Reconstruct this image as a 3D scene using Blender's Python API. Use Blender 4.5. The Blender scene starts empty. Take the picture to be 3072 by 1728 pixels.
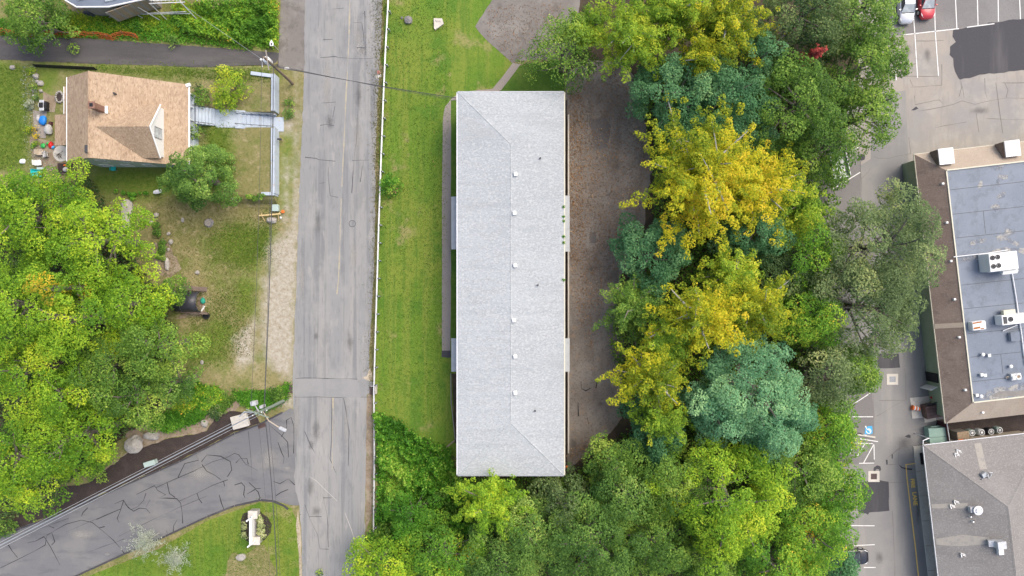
import bpy, bmesh, math, random
import numpy as np
from mathutils import Vector, Matrix, noise as mnoise
R = math.radians
S = bpy.context.scene
C = S.collection
# ------------------------------------------------------------ camera, sky, sun, exposure
CAM_H = 83.0                      # height of the drone above the road
FPX = 2075.0                      # focal length measured in pixels of the 3072-wide photograph
cam_d = bpy.data.cameras.new('camera'); cam = bpy.data.objects.new('camera', cam_d); C.objects.link(cam)
cam.location = (0, 0, CAM_H); cam.rotation_euler = (0, 0, 0)
cam_d.sensor_width = 36; cam_d.lens = 36*FPX/3072; cam_d.clip_end = 2000; cam_d.clip_start = .5
S.camera = cam
SUN_EL, SUN_AZ = 56, 52           # azimuth clockwise from +Y (top of the picture)
W = bpy.data.worlds.new('World'); S.world = W; W.use_nodes = True
nt = W.node_tree; sky = nt.nodes.new('ShaderNodeTexSky'); sky.sky_type = 'NISHITA'; sky.sun_disc = False
sky.sun_elevation = R(SUN_EL); sky.sun_rotation = R(SUN_AZ); sky.air_density = 1.0; sky.dust_density = 5.0; sky.ozone_density = .9
nt.links.new(sky.outputs[0], nt.nodes['Background'].inputs[0]); nt.nodes['Background'].inputs[1].default_value = .15
sun_d = bpy.data.lights.new('sun', 'SUN'); sun_d.energy = .95; sun_d.angle = R(40); sun_d.color = (1, .96, .88)
sun = bpy.data.objects.new('sun', sun_d); C.objects.link(sun); sun.location = (30, 60, 90)
sd = Vector((math.sin(R(SUN_AZ))*math.cos(R(SUN_EL)), math.cos(R(SUN_AZ))*math.cos(R(SUN_EL)), math.sin(R(SUN_EL))))
sun.rotation_euler = sd.to_track_quat('Z', 'Y').to_euler()
S.view_settings.view_transform = 'Standard'; S.view_settings.look = 'None'
S.view_settings.exposure = .7; S.view_settings.gamma = 1; S.view_settings.use_curve_mapping = False
S.render.engine = 'CYCLES'; S.cycles.use_denoising = True
S.cycles.max_bounces = 6; S.cycles.diffuse_bounces = 4; S.cycles.glossy_bounces = 2; S.cycles.transmission_bounces = 3
S.cycles.caustics_reflective = False; S.cycles.caustics_refractive = False; S.cycles.sample_clamp_indirect = 4

# ------------------------------------------------------------ measuring the place from the photograph
K = 3072/2576
FR = {'F': (0, 0, K), 'P': (0, 0, 1), 'Z1': (0, 0, .41398), 'Z2': (0, 500, .41398), 'Z3': (0, 1128, .41398), 'Z4': (700, 0, .41398),
      'Z5': (700, 1128, .41398), 'R1': (2472, 0, .27599), 'R2': (2472, 400, .27599), 'R3': (2472, 750, .27599), 'R4': (2472, 1050, .27599),
      'R5': (2472, 1328, .27599), 'T1': (1600, 0, .41398), 'T2': (1600, 600, .41398), 'T3': (1600, 1128, .41398)}
def pix(fr, x, y): o = FR[fr]; return o[0]+x*o[2], o[1]+y*o[2]
def at(fr, x, y, z=0.0):
    """point of the place at height z that the photograph shows at this reading"""
    px, py = pix(fr, x, y); k = (CAM_H-z)/FPX
    return Vector(((px-1536)*k, (864-py)*k, z))
def sm(a, b, x):
    t = min(1, max(0, (x-a)/(b-a))); return t*t*(3-2*t)
YARD = 1.4
WALLX = at('Z1', 1995, 900, .7).x         # line of the retaining wall
SY0, SY1 = at('Z1', 1730, 938, .7).y, at('Z1', 1730, 815, .7).y      # stair strip
SX0 = at('Z1', 1735, 850, .7).x
YN, YS = at('P', 0, 208).y, at('P', 0, 592).y
def hgt(x, y):
    """height of the ground"""
    if x > -26.5: return 0.0
    ramp = YARD*sm(-28.0, -40.0, x)
    if y > YN+1.2 or y < YS-1.2: h = ramp
    else:
        w = sm(YS-1.2, YS, y)*(1-sm(YN-.2, YN+1.2, y))
        yd = YARD if x < WALLX+.1 else 0.0
        if x > SX0+.05 and SY0+.1 < y < SY1-.1: yd = 0.0
        h = ramp*(1-w)+yd*w if x < WALLX+.1 else 0.0 if w > .5 else ramp*(1-w)
    return h*(1-sm(-10, -16, y))
def gnd(fr, x, y, dz=0.0):
    z = 0.0
    for _ in range(4):
        p = at(fr, x, y, z+dz); z = hgt(p.x, p.y)
    return Vector((p.x, p.y, z+dz))

# ------------------------------------------------------------ materials
def lin(c): return tuple(v/12.92 if v <= .04045 else ((v+.055)/1.055)**2.4 for v in c)
MATS = {}
def PM(name, base, layers=(), rough=.85, bump=0.0, bscale=15, metal=0.0, spec=.3, coat=0):
    """procedural material: base colour with noise layers (scale, low, high, colour, amount[, stretch[, detail]])"""
    m = bpy.data.materials.new(name); m.use_nodes = True; n = m.node_tree.nodes; L = m.node_tree.links
    b = n['Principled BSDF']; b.inputs['Roughness'].default_value = rough; b.inputs['Metallic'].default_value = metal
    b.inputs['Specular IOR Level'].default_value = spec; b.inputs['Coat Weight'].default_value = coat
    tc = n.new('ShaderNodeTexCoord'); col = None
    rgb = n.new('ShaderNodeRGB'); rgb.outputs[0].default_value = (*base, 1); col = rgb.outputs[0]
    for i, ly in enumerate(layers):
        sc, lo, hi, c, amt = ly[:5]; st = ly[5] if len(ly) > 5 else (1, 1, 1); det = ly[6] if len(ly) > 6 else 4
        mp = n.new('ShaderNodeMapping'); mp.inputs['Scale'].default_value = st; mp.inputs['Location'].default_value = (i*13.7, i*7.3, i*3.1)
        L.new(tc.outputs['Object'], mp.inputs[0])
        nz = n.new('ShaderNodeTexNoise'); nz.inputs['Scale'].default_value = sc; nz.inputs['Detail'].default_value = det; nz.inputs['Roughness'].default_value = .6
        L.new(mp.outputs[0], nz.inputs['Vector'])
        mr = n.new('ShaderNodeMapRange'); mr.interpolation_type = 'SMOOTHSTEP'
        mr.inputs['From Min'].default_value = lo; mr.inputs['From Max'].default_value = hi; mr.inputs['To Max'].default_value = amt
        L.new(nz.outputs[0], mr.inputs['Value'])
        mx = n.new('ShaderNodeMix'); mx.data_type = 'RGBA'; L.new(mr.outputs[0], mx.inputs['Factor']); L.new(col, mx.inputs['A'])
        mx.inputs['B'].default_value = (*c, 1); col = mx.outputs['Result']
    L.new(col, b.inputs['Base Color'])
    if bump:
        nz = n.new('ShaderNodeTexNoise'); nz.inputs['Scale'].default_value = bscale; nz.inputs['Detail'].default_value = 5
        L.new(tc.outputs['Object'], nz.inputs['Vector'])
        bp = n.new('ShaderNodeBump'); bp.inputs['Strength'].default_value = bump; bp.inputs['Distance'].default_value = .1
        L.new(nz.outputs[0], bp.inputs['Height']); L.new(bp.outputs[0], b.inputs['Normal'])
    MATS[name] = m; return m
def leaf_mat(name, stops, trans=.33, k=1.95):
    stops = [(p, tuple(min(.85, v*k) for v in c)) for p, c in stops]
    m = bpy.data.materials.new(name); m.use_nodes = True; n = m.node_tree.nodes; L = m.node_tree.links
    a = n.new('ShaderNodeAttribute'); a.attribute_name = 'tint'
    r = n.new('ShaderNodeValToRGB'); e = r.color_ramp.elements
    while len(e) < len(stops): e.new(.5)
    for el, (p, c) in zip(e, stops): el.position = p; el.color = (*c, 1)
    L.new(a.outputs['Fac'], r.inputs[0])
    b = n['Principled BSDF']; b.inputs['Roughness'].default_value = .6; b.inputs['Specular IOR Level'].default_value = .25
    L.new(r.outputs[0], b.inputs['Base Color'])
    t = n.new('ShaderNodeBsdfTranslucent'); L.new(r.outputs[0], t.inputs[0])
    mx = n.new('ShaderNodeMixShader'); mx.inputs[0].default_value = trans
    L.new(b.outputs[0], mx.inputs[1]); L.new(t.outputs[0], mx.inputs[2]); L.new(mx.outputs[0], n['Material Output'].inputs[0])
    MATS[name] = m; return m
G_ = .12
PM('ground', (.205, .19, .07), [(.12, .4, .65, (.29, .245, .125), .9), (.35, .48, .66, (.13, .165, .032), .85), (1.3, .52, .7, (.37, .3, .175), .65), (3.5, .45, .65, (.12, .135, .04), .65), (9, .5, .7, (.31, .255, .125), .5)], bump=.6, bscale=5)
def add_patch(m, attr, cols, wob):
    """blend another ground cover over a material where a patch attribute, broken up by noise, says so"""
    n = m.node_tree.nodes; L = m.node_tree.links; b = n['Principled BSDF']; old = b.inputs['Base Color'].links[0].from_socket
    at_ = n.new('ShaderNodeAttribute'); at_.attribute_name = attr; tc = n.new('ShaderNodeTexCoord')
    z1 = n.new('ShaderNodeTexNoise'); z1.inputs['Scale'].default_value = .7; z1.inputs['Detail'].default_value = 8; z1.inputs['Roughness'].default_value = .7; L.new(tc.outputs['Object'], z1.inputs['Vector'])
    ma = n.new('ShaderNodeMath'); ma.operation = 'MULTIPLY_ADD'; L.new(z1.outputs[0], ma.inputs[0]); ma.inputs[1].default_value = wob; L.new(at_.outputs['Fac'], ma.inputs[2])
    mr = n.new('ShaderNodeMapRange'); mr.interpolation_type = 'SMOOTHSTEP'; L.new(ma.outputs[0], mr.inputs['Value']); mr.inputs['From Min'].default_value = .5+wob*.5-.34; mr.inputs['From Max'].default_value = .5+wob*.5+.34
    z2 = n.new('ShaderNodeTexNoise'); z2.inputs['Scale'].default_value = 2.2; z2.inputs['Detail'].default_value = 9; z2.inputs['Roughness'].default_value = .75; L.new(tc.outputs['Object'], z2.inputs['Vector'])
    rp = n.new('ShaderNodeValToRGB'); e = rp.color_ramp.elements
    while len(e) < len(cols): e.new(.5)
    for k, (el, cc) in enumerate(zip(e, cols)): el.position = .3+.4*k/(len(cols)-1); el.color = (*cc, 1)
    L.new(z2.outputs[0], rp.inputs[0]); mx = n.new('ShaderNodeMix'); mx.data_type = 'RGBA'; L.new(mr.outputs[0], mx.inputs['Factor']); L.new(old, mx.inputs['A']); L.new(rp.outputs[0], mx.inputs['B']); L.new(mx.outputs['Result'], b.inputs['Base Color'])
add_patch(MATS['ground'], 'green', [(.06, .11, .012), (.11, .17, .02), (.15, .2, .03), (.2, .21, .05)], 1.0)
add_patch(MATS['ground'], 'sand', [(.2, .17, .1), (.34, .3, .225), (.42, .38, .31), (.5, .465, .4)], 1.3)
PM('lawn', (.115, .205, .018), [(.09, .44, .62, (.18, .225, .03), .85), (.3, .5, .66, (.07, .165, .014), .9), (.9, .48, .6, (.19, .23, .035), .65, (1, .05, 1)), (2.2, .52, .64, (.08, .16, .016), .6, (1, .06, 1)), (.35, .58, .72, (.28, .245, .1), .85), (3, .47, .68, (.065, .14, .012), .6), (9, .5, .7, (.2, .265, .045), .55)], bump=.6, bscale=6)
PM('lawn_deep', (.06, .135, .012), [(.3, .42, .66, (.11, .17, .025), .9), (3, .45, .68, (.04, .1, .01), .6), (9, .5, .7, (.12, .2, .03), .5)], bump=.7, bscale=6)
PM('road', (.25, .25, .248), [(.5, .42, .62, (.305, .295, .275), .9, (1, .04, 1)), (1.4, .5, .64, (.18, .183, .187), .8, (1, .03, 1)), (.6, .58, .68, (.19, .19, .19), .5, (1, .3, 1)), (.25, .5, .7, (.315, .308, .295), .7), (.8, .6, .68, (.35, .335, .31), .6, (1, .25, 1)), (5, .5, .68, (.155, .158, .165), .4, (1, .15, 1)), (14, .45, .7, (.29, .29, .29), .35)], bump=.25, bscale=18)
PM('deck', (.275, .272, .266), [(.5, .42, .62, (.245, .245, .243), .8), (1.2, .5, .66, (.22, .22, .22), .5, (1, .15, 1)), (6, .5, .68, (.31, .3, .29), .4)], bump=.2)
PM('side_asphalt', (.165, .164, .17), [(.2, .45, .65, (.21, .205, .198), .9), (1, .5, .68, (.12, .122, .13), .6, (.3, 1, 1)), (4, .5, .7, (.2, .2, .2), .35), (14, .45, .7, (.19, .19, .19), .3)], bump=.25, bscale=18)
PM('driveway', (.085, .08, .08), [(.2, .45, .65, (.12, .11, .107), .9, (.4, 1, 1)), (1, .5, .68, (.065, .06, .06), .6, (.15, 1, 1)), (10, .5, .7, (.14, .13, .125), .35)], bump=.25, bscale=18)
PM('old_asphalt', (.19, .172, .155), [(.3, .45, .65, (.24, .222, .2), .9), (.8, .52, .64, (.135, .12, .105), .7), (2, .5, .68, (.15, .14, .13), .5), (10, .5, .7, (.27, .25, .23), .35)], bump=.25, bscale=16)
PM('lot', (.35, .312, .268), [(.12, .4, .65, (.275, .265, .255), .9), (.5, .48, .7, (.37, .345, .31), .7), (1.2, .5, .66, (.27, .25, .23), .5, (1, .2, 1)), (8, .5, .7, (.25, .235, .215), .4)], bump=.2, bscale=16)
PM('lane', (.265, .255, .24), [(.15, .4, .65, (.22, .216, .213), .9), (.6, .48, .7, (.31, .295, .272), .7, (1, .15, 1)), (8, .5, .7, (.2, .192, .185), .4)], bump=.2, bscale=16)
PM('stall_asphalt', (.19, .18, .175), [(.2, .42, .66, (.23, .22, .21), .9), (6, .5, .68, (.14, .135, .13), .5), (14, .5, .68, (.28, .27, .26), .4)], bump=.25, bscale=16)
PM('fresh_asphalt', (.065, .063, .07), [(.35, .5, .7, (.12, .115, .115), .8, (1, .12, 1)), (6, .5, .7, (.09, .09, .095), .4)], bump=.25, bscale=18)
PM('rear_dirt', (.2, .172, .145), [(.25, .42, .62, (.255, .23, .2), .9), (.5, .5, .7, (.15, .128, .108), .8, (1, .35, 1)), (1.5, .54, .66, (.28, .195, .125), .55), (5, .5, .66, (.105, .09, .078), .65), (12, .5, .68, (.36, .31, .25), .5)], bump=.5, bscale=9)
PM('dark_patch', (.14, .128, .118), [(2, .45, .66, (.13, .12, .11), .7), (8, .5, .7, (.19, .17, .15), .4)], bump=.3)
PM('sand', (.42, .35, .25), [(.3, .42, .62, (.5, .43, .33), .9), (1, .5, .68, (.3, .24, .15), .7, (1, .3, 1)), (5, .5, .7, (.55, .48, .38), .5), (.5, .56, .7, (.2, .19, .06), .8), (10, .5, .7, (.28, .22, .14), .4)], bump=.4, bscale=10)
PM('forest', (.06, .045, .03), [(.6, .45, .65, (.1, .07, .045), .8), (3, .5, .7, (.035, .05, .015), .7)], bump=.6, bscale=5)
PM('mulch', (.045, .034, .03), [(1, .45, .65, (.065, .048, .042), .8), (8, .5, .7, (.09, .065, .055), .6)], bump=.7, bscale=9)
PM('dirt', (.26, .2, .14), [(.7, .42, .62, (.33, .27, .2), .9), (3, .5, .7, (.17, .13, .08), .7), (1, .55, .7, (.12, .14, .04), .7)], bump=.5, bscale=8)
PM('concrete', (.56, .52, .45), [(.4, .42, .62, (.62, .585, .52), .8), (3, .5, .7, (.45, .41, .35), .6), (10, .5, .7, (.6, .565, .5), .4)], bump=.2, bscale=12)
PM('path', (.3, .265, .235), [(.5, .42, .62, (.3, .26, .23), .8, (1, .3, 1)), (8, .5, .7, (.2, .17, .15), .5)], bump=.25, bscale=14)
PM('white_paint', (.78, .77, .74), [(3, .55, .7, (.5, .48, .45), .6), (12, .55, .7, (.42, .4, .38), .6)])
PM('faded_yellow', (.4, .355, .25), [(1.2, .45, .65, (.32, .31, .29), .9), (5, .5, .68, (.27, .26, .25), .8)])
PM('yellow_paint', (.85, .58, .16), [(1.5, .52, .7, (.7, .46, .12), .6), (6, .6, .72, (.4, .34, .24), .7)])
PM('crack', (.03, .03, .032), [(3, .5, .7, (.06, .06, .06), .5)])
PM('crack_faint', (.085, .085, .09), [(3, .5, .7, (.15, .15, .15), .6)])
PM('roof_white', (.4, .425, .435), [(.12, .42, .66, (.365, .39, .402), .9), (.9, .5, .66, (.33, .355, .368), .5, (.1, 1, 1)), (2.2, .5, .62, (.36, .375, .38), .55, (.12, 1, 1), 2), (6, .5, .62, (.53, .54, .535), .6, (.6, 1, 1), 2), (9, .54, .63, (.27, .28, .285), .55, (.55, 1, 1), 2), (.3, .56, .7, (.33, .345, .35), .5, (.3, 1, 1))], rough=.9, bump=.25, bscale=12)
PM('roof_tan', (.4, .29, .195), [(.5, .42, .66, (.45, .335, .23), .8), (.35, .54, .7, (.32, .225, .15), .6, (1, .3, 1)), (2.5, .5, .6, (.32, .225, .15), .6, (1, .5, 1), 2), (6, .5, .62, (.49, .375, .265), .7, (1, .35, 1), 2), (8, .54, .64, (.23, .16, .105), .65, (1, .3, 1), 2)], rough=.9, bump=.4, bscale=10)
PM('roof_brown', (.17, .125, .1), [(.5, .42, .66, (.2, .15, .125), .8), (1.5, .52, .68, (.13, .095, .08), .7, (.4, 1, 1)), (5, .52, .64, (.24, .19, .16), .5), (10, .55, .66, (.1, .075, .06), .5)], rough=.9, bump=.35, bscale=10)
PM('roof_grey', (.22, .208, .197), [(.25, .42, .66, (.255, .243, .23), .8), (.7, .5, .68, (.2, .19, .18), .7, (.12, 1, 1)), (6, .5, .62, (.35, .335, .315), .45), (9, .54, .64, (.17, .16, .15), .5)], rough=.9, bump=.3, bscale=10)
PM('siding', (.5, .56, .54), [(.6, .45, .65, (.56, .61, .59), .7), (4, .5, .7, (.42, .47, .45), .4, (.3, .3, 3))])
PM('membrane', (.15, .18, .225), [(.2, .42, .66, (.185, .215, .265), .9), (.8, .5, .68, (.12, .142, .178), .7), (6, .52, .68, (.22, .245, .29), .35)], rough=.55, bump=.08, bscale=6, spec=.4)
PM('mud_stain', (.4, .385, .35), [(.9, .42, .6, (.18, .205, .25), .95), (3, .5, .62, (.2, .22, .26), .7), (5, .5, .68, (.52, .5, .45), .6)])
PM('puddle', (.2, .19, .175), [(1, .45, .66, (.25, .235, .21), .7)], rough=.25)
PM('sage', (.32, .38, .26), [(.6, .45, .65, (.36, .42, .3), .7), (4, .5, .7, (.25, .3, .2), .4, (1, 1, .2))])
PM('cream', (.66, .63, .5), [(3, .5, .7, (.55, .52, .4), .5)])
PM('white', (.8, .8, .78), [(4, .52, .7, (.7, .69, .66), .5)], rough=.5)
PM('white_metal', (.74, .75, .76), [(2, .5, .7, (.62, .63, .64), .5)], rough=.4, spec=.5)
PM('grey_metal', (.42, .44, .46), [(3, .5, .7, (.33, .34, .36), .6)], rough=.4, metal=.4)
PM('galv', (.56, .57, .58), [(3, .5, .7, (.42, .43, .45), .6)], rough=.45, metal=.3)
PM('dark_metal', (.06, .062, .066), [(4, .5, .7, (.1, .1, .1), .5)], rough=.5)
PM('black', (.02, .02, .024), [(4, .5, .7, (.04, .04, .044), .5)], rough=.55)
PM('tarp_black', (.035, .036, .045), [(1.5, .45, .7, (.06, .06, .07), .7)], rough=.45, spec=.5)
PM('rust', (.32, .12, .035), [(4, .45, .7, (.5, .2, .05), .7)])
PM('blue_wall', (.44, .5, .57), [(1, .45, .66, (.5, .56, .62), .7), (5, .52, .7, (.36, .4, .45), .5), (2, .6, .72, (.5, .4, .26), .6)], bump=.15)
PM('stone', (.36, .335, .3), [(1.5, .45, .66, (.46, .43, .39), .8), (5, .5, .7, (.2, .185, .17), .6), (14, .5, .7, (.5, .47, .42), .4)], bump=.6, bscale=5)
PM('stone_dark', (.2, .19, .185), [(1.5, .45, .66, (.3, .28, .27), .8), (5, .5, .7, (.12, .11, .11), .6)], bump=.6, bscale=5)
PM('wood', (.33, .25, .17), [(1.5, .45, .66, (.25, .185, .12), .8, (6, 6, .5)), (8, .5, .7, (.4, .31, .22), .4)])
PM('wood_grey', (.3, .27, .235), [(1.5, .45, .66, (.22, .195, .17), .8, (6, 6, .5)), (8, .5, .7, (.38, .345, .3), .4)])
PM('wood_new', (.62, .46, .22), [(3, .45, .66, (.7, .54, .3), .7)])
PM('bark', (.17, .145, .12), [(2, .45, .66, (.24, .215, .185), .8), (9, .5, .7, (.1, .085, .07), .6)], bump=.6, bscale=9)
PM('bark_pale', (.4, .385, .34), [(2, .45, .66, (.48, .46, .42), .8), (9, .5, .7, (.25, .235, .2), .6)], bump=.4, bscale=9)
PM('pole_wood', (.2, .15, .11), [(1.5, .45, .66, (.27, .215, .165), .8, (6, 6, .4)), (6, .5, .7, (.13, .095, .07), .5, (3, 3, .3))])
PM('pole_green', (.22, .27, .22), [(1.5, .45, .66, (.3, .35, .29), .8, (6, 6, .4)), (6, .5, .7, (.15, .18, .14), .5)])
PM('maroon', (.09, .035, .04), [(2, .45, .66, (.12, .05, .055), .7)])
PM('dumpster_brown', (.12, .07, .06), [(2, .45, .66, (.17, .105, .09), .7), (8, .55, .7, (.07, .04, .035), .5)], rough=.5)
PM('dumpster_green', (.28, .42, .36), [(2, .45, .66, (.34, .48, .42), .7), (7, .55, .7, (.2, .3, .25), .5)], rough=.6)
PM('box_green', (.4, .5, .46), [(2, .45, .66, (.46, .55, .52), .7)], rough=.5)
PM('orange', (.75, .16, .03), [(3, .5, .7, (.6, .12, .03), .6)], rough=.5)
PM('red', (.6, .02, .02), [(3, .5, .7, (.45, .02, .02), .6)], rough=.4)
PM('blue', (.02, .2, .62), [(3, .5, .7, (.03, .3, .75), .7)], rough=.4)
PM('sign_blue', (.06, .36, .68), [(2, .5, .7, (.15, .45, .72), .6)])
PM('teal', (.03, .5, .5), [(3, .5, .7, (.05, .6, .6), .7)], rough=.4)
PM('toy_green', (.04, .38, .08), [(3, .5, .7, (.08, .5, .12), .7)], rough=.4)
PM('brick', (.24, .135, .1), [(6, .5, .68, (.33, .2, .14), .7), (12, .55, .7, (.18, .08, .06), .6)])
PM('beige', (.5, .42, .33), [(2, .5, .7, (.42, .35, .27), .6)])
PM('glass', (.05, .065, .075), [(.8, .45, .65, (.12, .15, .17), .8)], rough=.08, spec=.6)
PM('pane_pale', (.4, .44, .46), [(1.5, .45, .65, (.6, .63, .64), .8)], rough=.15, spec=.5)
PM('car_silver', (.66, .67, .7), [(1, .5, .7, (.6, .61, .64), .4)], rough=.25, metal=.35, coat=.6)
PM('car_grey', (.17, .17, .19), rough=.3, metal=.3, coat=.5)
PM('car_red', (.5, .035, .05), [(1, .5, .7, (.42, .03, .045), .4)], rough=.28, metal=.1, coat=.7)
PM('car_black', (.025, .027, .035), rough=.25, coat=.7)
PM('tyre', (.025, .025, .026), rough=.8)
PM('leaf_litter', (.36, .17, .06), [(3, .4, .6, (.5, .27, .1), .9), (7, .5, .65, (.22, .1, .045), .8)])
PM('fence_orange', (.55, .13, .04), [(4, .45, .66, (.4, .1, .03), .7)])
PM('cloth_grey', (.5, .49, .47), [(3, .45, .66, (.4, .39, .37), .7)], bump=.3)
PM('brass', (.55, .4, .12))

def see_through_by(m, radial, lo, hi, scale, top=.85):
    """a stain that thins out in ragged patches, and towards its rim when radial"""
    n = m.node_tree.nodes; L = m.node_tree.links; tc = n.new('ShaderNodeTexCoord')
    z = n.new('ShaderNodeTexNoise'); z.inputs['Scale'].default_value = scale; z.inputs['Detail'].default_value = 8; z.inputs['Roughness'].default_value = .7; L.new(tc.outputs['Object'], z.inputs['Vector']); v = z.outputs[0]
    if radial:
        mp = n.new('ShaderNodeMapping'); mp.inputs['Location'].default_value = (-1, -1, 0); mp.inputs['Scale'].default_value = (2, 2, 0); L.new(tc.outputs['Generated'], mp.inputs[0])
        ln = n.new('ShaderNodeVectorMath'); ln.operation = 'LENGTH'; L.new(mp.outputs[0], ln.inputs[0])
        s1 = n.new('ShaderNodeMath'); s1.operation = 'SUBTRACT'; s1.inputs[0].default_value = .62; L.new(ln.outputs['Value'], s1.inputs[1]); s2_ = n.new('ShaderNodeMath'); s2_.operation = 'ADD'; L.new(v, s2_.inputs[0]); L.new(s1.outputs[0], s2_.inputs[1]); v = s2_.outputs[0]
    r = n.new('ShaderNodeMapRange'); r.interpolation_type = 'SMOOTHSTEP'; r.inputs['From Min'].default_value = lo; r.inputs['From Max'].default_value = hi; L.new(v, r.inputs['Value']); r.inputs['To Max'].default_value = top
    L.new(r.outputs[0], n['Principled BSDF'].inputs['Alpha'])
see_through_by(MATS['mud_stain'], False, .36, .54, 1.6)
PM('oil_smudge', (.09, .088, .085)); see_through_by(MATS['oil_smudge'], True, .4, 1.15, 1.3, .34)
PM('pale_smudge', (.42, .4, .36)); see_through_by(MATS['pale_smudge'], True, .4, 1.15, 1.1, .45)
PM('crack_lot', (.19, .172, .155)); PM('canopy_grey', (.46, .48, .49), [(2, .45, .66, (.4, .42, .43), .8), (8, .5, .66, (.42, .44, .45), .5)])
# leaf colours: darker and lighter leaves of the same tree
leaf_mat('lf_lime', [(0, (.045, .11, .008)), (.35, (.1, .19, .012)), (.7, (.19, .285, .018)), (1, (.32, .36, .025))])
leaf_mat('lf_gold', [(0, (.09, .15, .01)), (.3, (.2, .25, .014)), (.6, (.37, .37, .016)), (.88, (.5, .42, .018)), (1, (.58, .42, .03))], k=1.5)
leaf_mat('lf_olive', [(0, (.055, .11, .01)), (.35, (.11, .19, .014)), (.7, (.21, .275, .02)), (1, (.36, .36, .03))])
leaf_mat('lf_green', [(0, (.03, .07, .012)), (.4, (.065, .13, .018)), (.75, (.13, .21, .03)), (1, (.24, .3, .05))])
leaf_mat('lf_mid', [(0, (.035, .085, .016)), (.4, (.075, .15, .026)), (.75, (.135, .225, .04)), (1, (.25, .32, .07))], k=1.7)
leaf_mat('lf_teal', [(0, (.026, .08, .03)), (.4, (.05, .13, .05)), (.8, (.095, .19, .078)), (1, (.16, .265, .1))])
leaf_mat('lf_tealp', [(0, (.045, .125, .06)), (.4, (.085, .19, .09)), (.8, (.145, .265, .125)), (1, (.22, .345, .15))])
leaf_mat('lf_grey', [(0, (.05, .08, .03)), (.4, (.09, .13, .05)), (.75, (.15, .195, .075)), (1, (.25, .27, .1))])
leaf_mat('lf_dark', [(0, (.02, .045, .014)), (.4, (.045, .08, .024)), (.75, (.085, .125, .04)), (1, (.15, .18, .06))])
leaf_mat('lf_vivid', [(0, (.03, .1, .008)), (.4, (.06, .18, .014)), (.75, (.12, .27, .025)), (1, (.25, .36, .05))], k=1.5)
leaf_mat('lf_grass', [(0, (.1, .115, .025)), (.5, (.19, .18, .055)), (1, (.33, .28, .12))], k=1.0)
leaf_mat('lf_turf', [(0, (.06, .14, .01)), (.5, (.11, .2, .018)), (1, (.18, .26, .03))], k=1.0)
leaf_mat('lf_fall', [(0, (.04, .11, .012)), (.4, (.085, .185, .016)), (.75, (.17, .265, .022)), (.96, (.33, .34, .03)), (1, (.5, .27, .03))])
leaf_mat('lf_yellow', [(0, (.2, .22, .02)), (.5, (.55, .42, .03)), (1, (.8, .52, .03))], k=1.15)
leaf_mat('lf_silver', [(0, (.2, .24, .17)), (.5, (.33, .37, .28)), (1, (.5, .53, .42))], k=1.15)
leaf_mat('lf_varieg', [(0, (.16, .22, .07)), (.4, (.35, .4, .16)), (1, (.68, .68, .38))], k=1.15)
leaf_mat('lf_red', [(0, (.3, .04, .04)), (.6, (.5, .09, .07)), (1, (.5, .25, .12))], k=1.15)
leaf_mat('lf_litter', [(0, (.13, .08, .045)), (.4, (.24, .14, .07)), (.8, (.36, .21, .1)), (1, (.48, .36, .22))], 0.0, k=1.1)

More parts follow.
